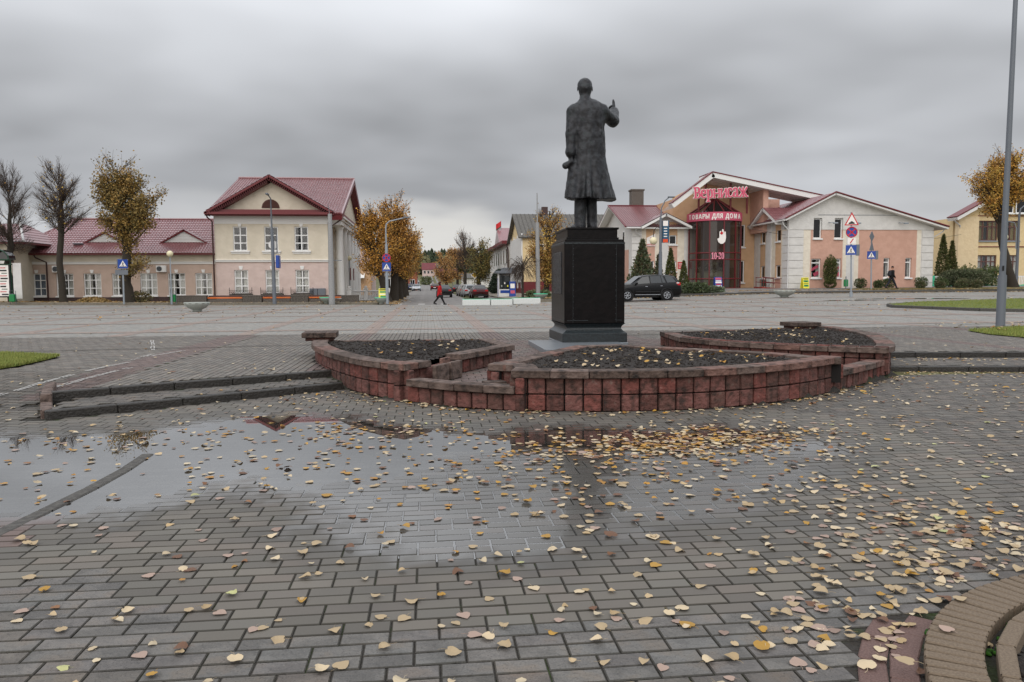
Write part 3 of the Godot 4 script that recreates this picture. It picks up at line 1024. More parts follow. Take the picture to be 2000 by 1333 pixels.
func planters() -> void:
	blocks = variants(V(0.1955, 0.184, 0.10), 0.009, 6)
	caps = variants(V(0.405, 0.085, 0.27), 0.008, 4)
	# front bed, walked clockwise as drawn on the ground (left to right along the front)
	var o := thing("planter_bed", "front brick planter bed, nearest to the puddle, with bare soil and fallen leaves", "planter", Vector3.ZERO, 0, "curved brick planters round the statue")
	var front := smooth([Vector2(0.94, -8.50), Vector2(1.9, -8.27), Vector2(2.9, -8.25), Vector2(3.6, -8.42), Vector2(4.3, -8.72), Vector2(4.9, -9.08), Vector2(5.40, -9.48)], 60)
	wall(o, front, 0.0, 2, 0.465)
	var right := [Vector2(5.40, -9.48), Vector2(4.92, -9.72), Vector2(5.05, -10.0), Vector2(4.95, -10.12), Vector2(3.05, -12.0)]
	var back := [Vector2(3.05, -12.0), Vector2(2.36, -11.95)]
	var left := [Vector2(2.36, -11.95), Vector2(0.74, -9.28)]
	for w in [right, back, left]: wall(o, w, 0.18, 1, 0.46, 0.41, 0.25)
	wall(o, [Vector2(0.74, -9.28), Vector2(1.12, -9.14), Vector2(0.94, -8.50)], 0.0, 2, 0.462)
	soil(o, PackedVector2Array([Vector2(1.18, -8.78), Vector2(1.9, -8.5), Vector2(2.9, -8.47), Vector2(3.6, -8.63), Vector2(4.3, -8.95), Vector2(4.85, -9.3), Vector2(4.75, -9.95), Vector2(3.0, -11.75), Vector2(2.45, -11.72), Vector2(1.1, -9.3)]), 0.43)
	# left bed
	o = thing("planter_bed", "left brick planter bed with a broken inner wall and a pier", "planter", Vector3.ZERO, 0, "curved brick planters round the statue")
	var outer := smooth([Vector2(-2.02, -14.1), Vector2(-1.98, -13.4), Vector2(-1.78, -12.4), Vector2(-1.42, -11.3), Vector2(-0.98, -10.3), Vector2(-0.62, -9.75), Vector2(-0.30, -9.40)], 60)
	wall(o, outer, 0.0, 2, 0.465)
	wall(o, [Vector2(-0.30, -9.40), Vector2(0.02, -9.86)], 0.0, 2, 0.462, 0.30)
	wall(o, [Vector2(0.02, -9.86), Vector2(0.46, -10.70)], 0.18, 1, 0.36, 0.0)
	wall(o, [Vector2(0.44, -10.66), Vector2(1.37, -12.2)], 0.18, 1, 0.46, 0.41, 0.27)
	wall(o, [Vector2(1.37, -12.2), Vector2(1.1, -13.85)], 0.18, 1, 0.455, 0.41, 0.22)
	wall(o, [Vector2(1.1, -13.85), Vector2(-1.9, -14.1)], 0.18, 1, 0.44, 0.6, 0.12)
	for k in 2:   # slabs left standing where the caps are gone
		part("loose_slab", blocks[k], M["cap stone"], o, V(0.16 + k * 0.19, 0.30, -9.80 - k * 0.36), 1.09).scale = V(1.85, 1.25, 0.7)
	part("loose_slab", blocks[2], M["cap stone pink"], o, V(0.22, 0.41, -10.15), 1.09).scale = V(1.2, 0.6, 0.5)
	soil(o, PackedVector2Array([Vector2(-1.78, -13.9), Vector2(-1.5, -12.4), Vector2(-1.18, -11.4), Vector2(-0.75, -10.4), Vector2(-0.3, -9.85), Vector2(-0.1, -10.0), Vector2(0.25, -10.8), Vector2(1.1, -12.2), Vector2(0.95, -13.75)]), 0.425)
	pier(o, V(-1.95, 0.46, -14.2), 0.05)
	# right bed
	o = thing("planter_bed", "right brick planter bed behind the front one, with a slab topped pier", "planter", Vector3.ZERO, 0, "curved brick planters round the statue")
	wall(o, smooth([Vector2(4.55, -13.35), Vector2(4.72, -12.74), Vector2(5.2, -11.85), Vector2(5.96, -11.1), Vector2(6.75, -10.58)], 40), 0.10, 2, 0.465)
	wall(o, smooth([Vector2(6.75, -10.58), Vector2(7.0, -10.8), Vector2(7.5, -11.6), Vector2(8.3, -13.2), Vector2(8.75, -14.6), Vector2(9.0, -16.0), Vector2(8.9, -16.5)], 60), 0.04, 2, 0.465)
	wall(o, [Vector2(8.9, -16.5), Vector2(4.72, -15.1)], 0.18, 1, 0.44, 0.6, 0.12)
	wall(o, [Vector2(4.72, -15.1), Vector2(4.55, -13.35)], 0.18, 1, 0.46)
	soil(o, PackedVector2Array([Vector2(4.8, -13.4), Vector2(4.98, -12.85), Vector2(5.45, -12.0), Vector2(6.1, -11.35), Vector2(6.7, -10.95), Vector2(7.2, -11.6), Vector2(8.0, -13.2), Vector2(8.45, -14.6), Vector2(8.65, -16.1), Vector2(8.4, -16.2), Vector2(4.95, -15.05)]), 0.43)
	pier(o, V(8.22, 0.44, -16.1), 0.25)
	# low seat walls closing the gaps of the ring
	o = thing("low_wall", "low capped brick wall between the left and the front planter", "low wall", Vector3.ZERO, 0, "low walls between the planters")
	wall(o, smooth([Vector2(-0.26, -9.34), Vector2(0.3, -8.83), Vector2(0.95, -8.46)], 20), 0.0, 1, 0.285, 0.36, 0.24)
	o = thing("low_wall", "low capped brick wall between the front and the right planter", "low wall", Vector3.ZERO, 0, "low walls between the planters")
	wall(o, smooth([Vector2(5.36, -9.42), Vector2(5.9, -9.86), Vector2(6.35, -10.25), Vector2(6.72, -10.6)], 20), 0.0, 1, 0.285, 0.40, 0.24)
	var l := thing("loose_stone", "loose grey cap stone lying behind the low left wall", "stone", V(0.78, 0.235, -9.02), 0.25)
	part("stone", caps[0], M["cap stone dark"], l).scale = V(0.62, 1.1, 0.8)
	# the flower bed at the lower right: bricks on edge, an inner ring of slabs, moss and soil
	o = thing("flower_bed", "brick edged round flower bed at the lower right with dark soil", "flower bed", V(BED.x, 0, BED.y))
	var brick := variants(V(0.198, 0.07, 0.062), 0.005, 3)
	var count := 150
	for k in count:
		var a := TAU * k / count
		if sin(a) > 0.2: continue
		var p := part("brick", brick[k % 3], M["buff brick"], o, V(cos(a) * 1.46, 0.02 + r(-0.002, 0.002), sin(a) * 1.46), -a)
		p.scale = V(1, 1, 0.80)
	var slabs := variants(V(0.062, 0.08, 0.26), 0.005, 2)
	for k in 30:
		var a := TAU * k / 30
		if sin(a) > 0.2: continue
		part("edging_slab", slabs[k % 2], M["buff brick"], o, V(cos(a) * 1.29, 0.022, sin(a) * 1.29), -a)
	var s := MB.new()
	var disc := PackedVector2Array()
	for k in 40: disc.append(Vector2(cos(TAU * k / 40), sin(TAU * k / 40)) * 1.58)
	s.slab(disc, -0.06, -0.004)
	part("joint_sand", s, M["joint sand"], o)
	disc.clear()
	for k in 40: disc.append(Vector2(cos(TAU * k / 40), sin(TAU * k / 40)) * 1.27)
	var keep := o
	var so := Node3D.new()
	soil(o, disc, 0.0)
	var mo := MB.new()
	mo.ball(Vector3.ZERO, V(0.014, 0.010, 0.014), 6, 4)
	var xf := []
	for k in 420:
		var a := r(PI, TAU)
		if dips.get_noise_2d(a * 300, 5) < 0.0: continue
		var rad := r(1.325, 1.355) if rng.randf() < 0.75 else r(1.56, 1.575)
		xf.append(Transform3D(Basis().scaled(Vector3.ONE * r(0.5, 1.3)), V(cos(a) * rad, 0.004, sin(a) * rad)))
	multi("moss", mo.mesh(), tinted("moss", M["bark"], Color(0.75, 1.5, 0.35)), xf, [], o)
	so.free()
	# a silvery plant leaning into the frame
	var pl := thing("silver_plant", "silvery green leafed plant at the right edge over the brick edging", "plant", V(2.86, 0.02, -3.02))
	var lv := MB.new()
	for k in 60:
		var a := r(0, TAU)
		var up := r(0.2, 1.1)
		var d := V(cos(a) * cos(up), sin(up), sin(a) * cos(up)) * r(0.06, 0.17)
		var sd := d.cross(Vector3.UP).normalized() * r(0.010, 0.018)
		var mid := d * 0.6 + V(0, 0.012, 0)
		lv.tri(Vector3.ZERO, mid + sd, mid - sd)
		lv.tri(mid - sd, mid + sd, d - V(0, 0.02, 0))
	part("leaves", lv, mk("silver leaf", Color(0.56, 0.62, 0.58), 0.8), pl)
func pier(o: Node3D, at: Vector3, turn: float) -> void:
	var n := Node3D.new()
	n.name = numbered("pier", o)
	o.add_child(n)
	n.position = at
	n.rotation.y = turn
	var b := variants(V(0.50, 0.06, 0.50), 0.006, 1)
	part("pier_course", b[0], M["split block dark"], n, V(0, 0.01, 0))
	for k in 3:
		part("pier_slab", caps[k], M["cap stone dark"], n, V(-0.205 + k * 0.205, 0.085, 0), PI / 2).scale = V(1.55, 1.05, 0.75)

func steps_and_kerbs() -> void:
	var names := [["step_kerb", LOW_L, -4.15, -1.2, 0.0, 0.09, "lower step edge left of the planters, dark kerb stones"], ["step_kerb", UP_L, -4.6, -1.4, 0.09, 0.18, "upper step edge left of the planters, dark kerb stones"],
		["step_kerb", LOW_R, 7.0, 17.0, 0.0, 0.09, "lower step edge right of the planters, dark kerb stones"], ["step_kerb", UP_R, 7.9, 18.0, 0.09, 0.18, "upper step edge right of the planters, dark kerb stones"]]
	for q in names:
		var o := thing(q[0], q[6], "step", Vector3.ZERO, 0, "kerb steps up to the square")
		o.set_meta("kind", "structure")
		o.remove_meta("category")
		var a := Vector2(q[2], line_z(q[1], q[2]))
		var b := Vector2(q[3], line_z(q[1], q[3]))
		for s in along([a, b], 0.78):
			var m := MB.new()
			m.bev(Vector3.ZERO, V(s[2] - 0.006, q[5] - q[4] + 0.06, 0.13), 0.012)
			part("kerb_stone", m, M["dark kerb"], o, V(s[0].x, (q[5] + q[4]) * 0.5 - 0.028 + r(-0.002, 0.002), s[0].y), s[1])
	# the left flank of the two steps, running away from us
	var o := thing("flank_kerb", "kerb stones down the left flank of the two steps", "", Vector3.ZERO)
	o.set_meta("kind", "structure")
	for s in along([Vector2(-4.16, -8.78), Vector2(-4.56, -9.62), Vector2(-4.95, -10.6)], 0.6):
		var m := MB.new()
		m.bev(Vector3.ZERO, V(s[2] - 0.006, 0.2, 0.12), 0.012)
		part("kerb_stone", m, M["cap stone"], o, V(s[0].x, (-0.005 if s[0].y > -9.6 else 0.085), s[0].y), s[1])
	# a kerb lying in the puddle at the left
	o = thing("sunken_kerb", "pale kerb stones lying half under water in the puddle", "", Vector3.ZERO)
	o.set_meta("kind", "structure")
	for s in along(smooth([Vector2(-2.52, -4.55), Vector2(-2.45, -5.2), Vector2(-2.38, -6.0), Vector2(-2.40, -6.75)], 12), 0.55):
		var m := MB.new()
		m.bev(Vector3.ZERO, V(s[2] - 0.006, 0.08, 0.10), 0.008)
		part("kerb_stone", m, M["kerb concrete"], o, V(s[0].x, -0.036, s[0].y), s[1])

# a closed skin round tapered capsules: [a, b, radius a, radius b, blend, stretch x, stretch z]; ["cut", y] trims everything so far below y
func skin(prims: Array, cell: float, bumps := 0.0, bump_freq := 8.0) -> MB:
	var lo := Vector3.ONE * 1e9
	var hi := -lo
	for p in prims:
		if p[0] is String: continue
		var m: float = maxf(p[2], p[3]) * maxf(maxf(p[5], p[6]), 1.0) + cell * 3
		for q in 2:
			lo = lo.min(p[q] - Vector3.ONE * m); hi = hi.max(p[q] + Vector3.ONE * m)
	var nx := int((hi.x - lo.x) / cell) + 2
	var ny := int((hi.y - lo.y) / cell) + 2
	var nz := int((hi.z - lo.z) / cell) + 2
	var f := PackedFloat32Array()
	f.resize(nx * ny * nz)
	f.fill(1.0)
	for p in prims:
		if p[0] is String:
			for y in ny:
				var cut: float = p[1] - (lo.y + y * cell)
				if cut < -0.4: continue
				for z in nz:
					var wave := 0.0
					if p.size() > 2: wave = p[2] * sin(z * cell * 9.0)
					for x in nx:
						var k := (z * ny + y) * nx + x
						f[k] = maxf(f[k], cut + wave + (p[3] * sin((x * cell) * 11.0 + z * cell * 7.0) if p.size() > 3 else 0.0))
			continue
		var a: Vector3 = p[0]
		var b: Vector3 = p[1]
		var ra: float = p[2]
		var rb: float = p[3]
		var kk: float = p[4]
		var sx: float = 1.0 / p[5]
		var sz: float = 1.0 / p[6]
		var least: float = minf(minf(p[5], p[6]), 1.0)
		var m := maxf(ra, rb) * maxf(maxf(p[5], p[6]), 1.0) + kk + cell * 2
		var l0 := (a.min(b) - Vector3.ONE * m - lo) / cell
		var l1 := (a.max(b) + Vector3.ONE * m - lo) / cell
		var ab := b - a
		ab.x *= sx; ab.z *= sz
		var len2 := maxf(ab.length_squared(), 1e-9)
		for z in range(maxi(0, int(l0.z)), mini(nz, int(l1.z) + 1)):
			var pz := (lo.z + z * cell - a.z) * sz
			for y in range(maxi(0, int(l0.y)), mini(ny, int(l1.y) + 1)):
				var py := lo.y + y * cell - a.y
				var row := (z * ny + y) * nx
				for x in range(maxi(0, int(l0.x)), mini(nx, int(l1.x) + 1)):
					var px := (lo.x + x * cell - a.x) * sx
					var h := clampf((px * ab.x + py * ab.y + pz * ab.z) / len2, 0.0, 1.0)
					var dx := px - ab.x * h
					var dy := py - ab.y * h
					var dz := pz - ab.z * h
					var d := (sqrt(dx * dx + dy * dy + dz * dz) - lerpf(ra, rb, h)) * least
					var g := f[row + x]
					var e := kk - absf(d - g)
					f[row + x] = minf(d, g) - (e * e / (4.0 * kk) if e > 0.0 else 0.0)
	var out := MB.new()
	var at := PackedInt32Array()
	at.resize(nx * ny * nz)
	at.fill(-1)
	var off := [0, 1, nx, nx + 1, nx * ny, nx * ny + 1, nx * ny + nx, nx * ny + nx + 1]
	var edges := [[0, 1], [2, 3], [4, 5], [6, 7], [0, 2], [1, 3], [4, 6], [5, 7], [0, 4], [1, 5], [2, 6], [3, 7]]
	var cellv := PackedInt32Array()
	for z in nz - 1:
		for y in ny - 1:
			var row := (z * ny + y) * nx
			for x in nx - 1:
				var k := row + x
				var s := 0
				for o in 8:
					if f[k + off[o]] < 0.0: s += 1
				if s == 0 or s == 8: continue
				var sum := Vector3.ZERO
				var cnt := 0
				for e in edges:
					var fa := f[k + off[e[0]]]
					var fb := f[k + off[e[1]]]
					if (fa < 0.0) == (fb < 0.0): continue
					var tt := fa / (fa - fb)
					sum += V(e[0] & 1, (e[0] >> 1) & 1, e[0] >> 2).lerp(V(e[1] & 1, (e[1] >> 1) & 1, e[1] >> 2), tt)
					cnt += 1
				at[k] = out.v.size()
				out.v.append(lo + (V(x, y, z) + sum / cnt) * cell)
				cellv.append(k)
	for k in cellv:
		var here := f[k] < 0.0
		for ax in 3:
			var d: int = [1, nx, nx * ny][ax]
			if (f[k + d] < 0.0) == here: continue
			var b1: int = [nx, nx * ny, 1][ax]
			var b2: int = [nx * ny, 1, nx][ax]
			if k - b1 - b2 < 0: continue
			var q := [at[k], at[k - b1], at[k - b1 - b2], at[k - b2]]
			if -1 in q: continue
			if here: q.reverse()
			out.i.append_array(PackedInt32Array([q[0], q[1], q[2], q[0], q[2], q[3]]))
	out.n.resize(out.v.size()); out.c.resize(out.v.size()); out.u.resize(out.v.size())
	out.c.fill(Color.WHITE)
	for pass_ in 2:
		out.n.fill(Vector3.ZERO)
		for t in range(0, out.i.size(), 3):
			var a := out.v[out.i[t]]
			var nn := (out.v[out.i[t + 2]] - a).cross(out.v[out.i[t + 1]] - a)
			for o in 3: out.n[out.i[t + o]] += nn
		for t in out.n.size(): out.n[t] = out.n[t].normalized()
		if pass_ == 0:
			if bumps == 0.0: break
			var fn := FastNoiseLite.new()
			fn.seed = 9
			fn.frequency = bump_freq * 0.1
			fn.fractal_octaves = 3
			for t in out.v.size():
				var p := out.v[t] * 10.0
				out.v[t] += out.n[t] * bumps * fn.get_noise_3d(p.x, p.y * 0.6, p.z)
	return out
func cap(a: Vector3, b: Vector3, ra: float, rb: float, k := 0.03, sx := 1.0, sz := 1.0) -> Array:
	return [a, b, ra, rb, k, sx, sz]

func hand(p: Array, wrist: Vector3, d: Vector3, palm_n: Vector3, s: float, curl: float, point := false) -> void:
	# palm, four fingers and a thumb; d is the way the hand points, palm_n the way the palm faces
	var side := d.cross(palm_n).normalized()
	var w := 0.028 * s
	for k in 4:
		var root := wrist + d * 0.075 * s + side * (k - 1.5) * 0.021 * s
		p.append(cap(wrist + side * (k - 1.5) * 0.012 * s, root, w * 0.62, w * 0.5, 0.012 * s))
		var l: float = [0.075, 0.085, 0.08, 0.062][k] * s
		var c := curl if not (point and k == 0) else 0.15
		var d1 := (d * cos(c) + palm_n * sin(c)).normalized()
		var d2 := (d * cos(c * 2.1) + palm_n * sin(c * 2.1)).normalized()
		p.append(cap(root, root + d1 * l * 0.5, w * 0.42, w * 0.38, 0.006 * s))
		p.append(cap(root + d1 * l * 0.5, root + d1 * l * 0.5 + d2 * l * 0.5, w * 0.38, w * 0.30, 0.004 * s))
	var th := wrist + d * 0.02 * s - side * 0.028 * s
	var t2 := th + (d * 0.6 - side * 0.65 + palm_n * 0.3).normalized() * 0.045 * s
	p.append(cap(th, t2, w * 0.5, w * 0.42, 0.01 * s))
	p.append(cap(t2, t2 + (d * 0.9 - side * 0.15 + palm_n * 0.3).normalized() * 0.04 * s, w * 0.42, w * 0.32, 0.006 * s))

func statue() -> void:
	var o := thing("bronze_statue", "dark bronze statue of a man in a long overcoat, right arm raised", "statue", V(3.33, 2.565, -15.78))
	var p := []
	# overcoat: back, chest, skirt flaring to the hem
	p.append(cap(V(0.0, 2.30, -0.02), V(0.05, 2.32, -0.02), 0.27, 0.27, 0.05, 1.18, 0.80))
	p.append(cap(V(-0.20, 2.40, 0.0), V(0.28, 2.42, 0.0), 0.135, 0.13, 0.08, 1.0, 1.0))
	p.append(cap(V(0.02, 2.35, -0.02), V(0.03, 1.72, 0.0), 0.345, 0.315, 0.10, 1.0, 0.74))
	p.append(cap(V(0.02, 1.80, 0.0), V(0.05, 0.50, -0.02), 0.32, 0.50, 0.10, 1.0, 0.70))
	p.append(cap(V(0.28, 1.2, -0.05), V(0.50, 0.62, -0.12), 0.12, 0.15, 0.12, 1.0, 1.0))
	p.append(cap(V(-0.28, 1.2, 0.05), V(-0.36, 0.62, 0.08), 0.10, 0.12, 0.12, 1.0, 1.0))
	# folds down the skirt
	for q in [[-0.22, 0.20], [-0.03, 0.27], [0.16, 0.25], [0.36, 0.14]]:
		p.append(cap(V(q[0] * 0.6, 1.45, q[1] * 0.75), V(q[0] * 1.25, 0.5, q[1] * 1.45), 0.03, 0.07, 0.08))
	p.append(["cut", 0.62, 0.012, 0.014])
	# a loose front corner of the coat, blown out at the right
	p.append(cap(V(0.36, 1.62, -0.22), V(0.40, 1.35, -0.24), 0.05, 0.07, 0.05))
	# trousers and shoes
	p.append(cap(V(-0.14, 0.75, 0.02), V(-0.15, 0.08, 0.02), 0.125, 0.12, 0.02))
	p.append(cap(V(0.10, 0.75, -0.06), V(0.12, 0.08, -0.08), 0.12, 0.11, 0.02))
	p.append(cap(V(-0.16, 0.05, 0.08), V(-0.24, 0.05, -0.16), 0.08, 0.075, 0.05, 1.0, 1.0))
	p.append(cap(V(0.13, 0.05, 0.0), V(0.16, 0.05, -0.24), 0.075, 0.07, 0.05))
	p.append(cap(V(-0.26, 0.03, 0.06), V(-0.22, 0.03, 0.0), 0.045, 0.05, 0.04))
	# half belt, back seam and creases
	p.append(cap(V(0.02, 2.25, 0.19), V(0.03, 1.85, 0.19), 0.05, 0.05, 0.06))
	for q in [[-0.14, 2.42, -0.22, 2.05], [0.17, 2.44, 0.24, 2.08], [-0.22, 2.0, -0.10, 1.82], [0.24, 1.98, 0.12, 1.82]]: p.append(cap(V(q[0], q[1], 0.15), V(q[2], q[3], 0.16), 0.055, 0.04, 0.05))
	# left arm hanging, a cap in the fist
	p.append(cap(V(-0.30, 2.40, 0.0), V(-0.345, 1.95, 0.06), 0.135, 0.115, 0.05))
	p.append(cap(V(-0.345, 1.95, 0.06), V(-0.36, 1.56, 0.10), 0.115, 0.095, 0.03))
	p.append(cap(V(-0.36, 1.62, 0.10), V(-0.362, 1.57, 0.10), 0.112, 0.116, 0.012))
	p.append(cap(V(-0.40, 2.02, 0.14), V(-0.30, 1.94, 0.15), 0.04, 0.03, 0.03))
	hand(p, V(-0.36, 1.50, 0.10), V(-0.05, -0.98, 0.1).normalized(), V(0.95, 0.0, -0.3).normalized(), 1.65, 0.95)
	p.append(cap(V(-0.47, 1.30, 0.08), V(-0.33, 1.36, 0.12), 0.07, 0.065, 0.03, 1.0, 0.8))
	p.append(cap(V(-0.46, 1.29, 0.10), V(-0.36, 1.38, 0.16), 0.05, 0.04, 0.02))
	# right arm raised, forearm reaching away and up, finger pointing
	p.append(cap(V(0.32, 2.42, 0.0), V(0.60, 2.29, -0.24), 0.135, 0.125, 0.05))
	p.append(cap(V(0.60, 2.29, -0.24), V(0.69, 2.54, -0.52), 0.128, 0.105, 0.04))
	hand(p, V(0.71, 2.58, -0.56), V(0.10, 0.66, -0.72).normalized(), V(-0.8, -0.35, -0.3).normalized(), 1.6, 0.9, true)
	p.append(cap(V(0.70, 2.65, -0.56), V(0.695, 2.80, -0.58), 0.036, 0.026, 0.02))
	# collar, neck and head
	p.append(cap(V(-0.05, 2.60, 0.0), V(-0.03, 2.60, -0.04), 0.115, 0.11, 0.03, 1.15, 1.0))
	p.append(cap(V(-0.04, 2.62, -0.02), V(-0.04, 2.84, -0.03), 0.115, 0.105, 0.04))
	p.append(cap(V(-0.04, 2.90, -0.02), V(-0.04, 2.96, -0.05), 0.140, 0.150, 0.06, 1.0, 1.12))
	p.append(cap(V(-0.04, 2.83, -0.10), V(-0.04, 2.80, -0.14), 0.10, 0.07, 0.05))
	p.append(cap(V(-0.04, 2.86, -0.19), V(-0.04, 2.84, -0.21), 0.025, 0.03, 0.02))
	for s in [-1.0, 1.0]:
		p.append(cap(V(-0.04 + s * 0.150, 2.90, -0.03), V(-0.04 + s * 0.155, 2.85, -0.03), 0.026, 0.018, 0.008, 0.6, 1.0))
	p.append(cap(V(-0.30, 2.44, 0.05), V(0.30, 2.46, 0.04), 0.09, 0.09, 0.08))
	part("body", skin(p, 0.020, 0.011, 9.0), M["bronze"], o)
	var pl := MB.new()
	pl.bev(V(0, 0.0, 0), V(0.98, 0.05, 1.05), 0.01)
	part("foot_plate", pl, M["bronze"], o, V(0.0, -0.015, -0.03))

func pedestal() -> void:
	var o := thing("pedestal", "tall dark metal clad pedestal with a blank plaque carrying the statue", "pedestal", V(3.33, 0.0, -15.82))
	var w := 0.615
	var d := 0.80
	var b := MB.new()
	b.bev(V(0, 0.31, 0), V(w * 2 + 0.09, 0.28, d * 2 + 0.09), 0.01)
	part("plinth", b, M["pedestal base metal"], o)
	b = MB.new()   # concave moulding, swept round the square
	var prof := []
	for k in 9:
		var a := PI / 2 * k / 8.0
		prof.append([0.035 - 0.09 * sin(a * 2.0) * 0.9 - 0.02 * (k / 8.0), 0.45 + 0.19 * k / 8.0])
	for k in 8:
		var p: Array = prof[k]
		var q: Array = prof[k + 1]
		for s in 4:
			var bb := Basis(Vector3.UP, s * PI / 2)
			var ax := w if s % 2 == 0 else d
			var az := d if s % 2 == 0 else w
			b.quad(bb * V(-ax - p[0], p[1], az + p[0]), bb * V(ax + p[0], p[1], az + p[0]), bb * V(ax + q[0], q[1], az + q[0]), bb * V(-ax - q[0], q[1], az + q[0]))
	part("moulding", b, M["pedestal base metal"], o)
	b = MB.new()
	b.bev(V(0, (0.64 + 2.28) * 0.5, 0), V(w * 2, 2.28 - 0.64, d * 2), 0.012)
	part("shaft", b, M["pedestal metal"], o)
	b = MB.new()   # raised sheet edges
	for s in [-1.0, 1.0]:
		b.span(V(-w + 0.01, 2.23, s * d - 0.004), V(w - 0.01, 2.262, s * d + 0.006))
		b.span(V(s * w - 0.004, 2.23, -d + 0.01), V(s * w + 0.006, 2.262, d - 0.01))
		b.span(V(-w + 0.06, 0.70, s * d - 0.004), V(-w + 0.48, 0.712, s * d + 0.005))
		b.span(V(w - 0.16, 0.70, s * d - 0.004), V(w - 0.06, 0.712, s * d + 0.005))
		b.span(V(s * w - 0.004, 0.70, -d + 0.08), V(s * w + 0.005, 0.712, d - 0.08))
		b.span(V(-w + 0.17, 0.66, s * d - 0.004), V(-w + 0.176, 2.22, s * d + 0.003))
		b.span(V(w - 0.176, 0.66, s * d - 0.004), V(w - 0.17, 2.22, s * d + 0.003))
	part("sheet_edges", b, M["pedestal base metal"], o)
	b = MB.new()
	for k in 13:
		for x in [-w + 0.185, w - 0.185]:
			b.ball(V(x, 0.72 + k * 0.118, d), V(0.004, 0.004, 0.003), 6, 4)
	var rv := part("rivets", b, M["grey metal"], o)
	rv.set_meta("kind", "stuff")
	b = MB.new()
	b.bev(Vector3.ZERO, V(0.02, 0.86, 0.95), 0.006)
	part("plaque", b, M["bronze"], o, V(-w - 0.004, 1.66, 0.02))
	b = MB.new()
	b.bev(V(0, 2.30, 0), V(w * 2 - 0.03, 0.045, d * 2 - 0.03), 0.006)
	b.bev(V(-0.02, 2.435, 0), V(1.02, 0.25, 1.36), 0.01)
	b.bev(V(-0.02, 2.545, 0), V(1.07, 0.04, 1.41), 0.006)
	b.bev(V(-0.02, 2.345, 0), V(1.07, 0.04, 1.41), 0.006)
	part("top_block", b, M["pedestal metal"], o)
	b = MB.new()
	b.bev(V(-0.39, 0.215, 1.2), V(1.72, 0.11, 2.3), 0.008)
	b.bev(V(0, 0.21, 0), V(w * 2 + 0.12, 0.1, d * 2 + 0.12), 0.008)
	part("base_slab", b, M["polished slab"], o, V(0, 0, 0.02))

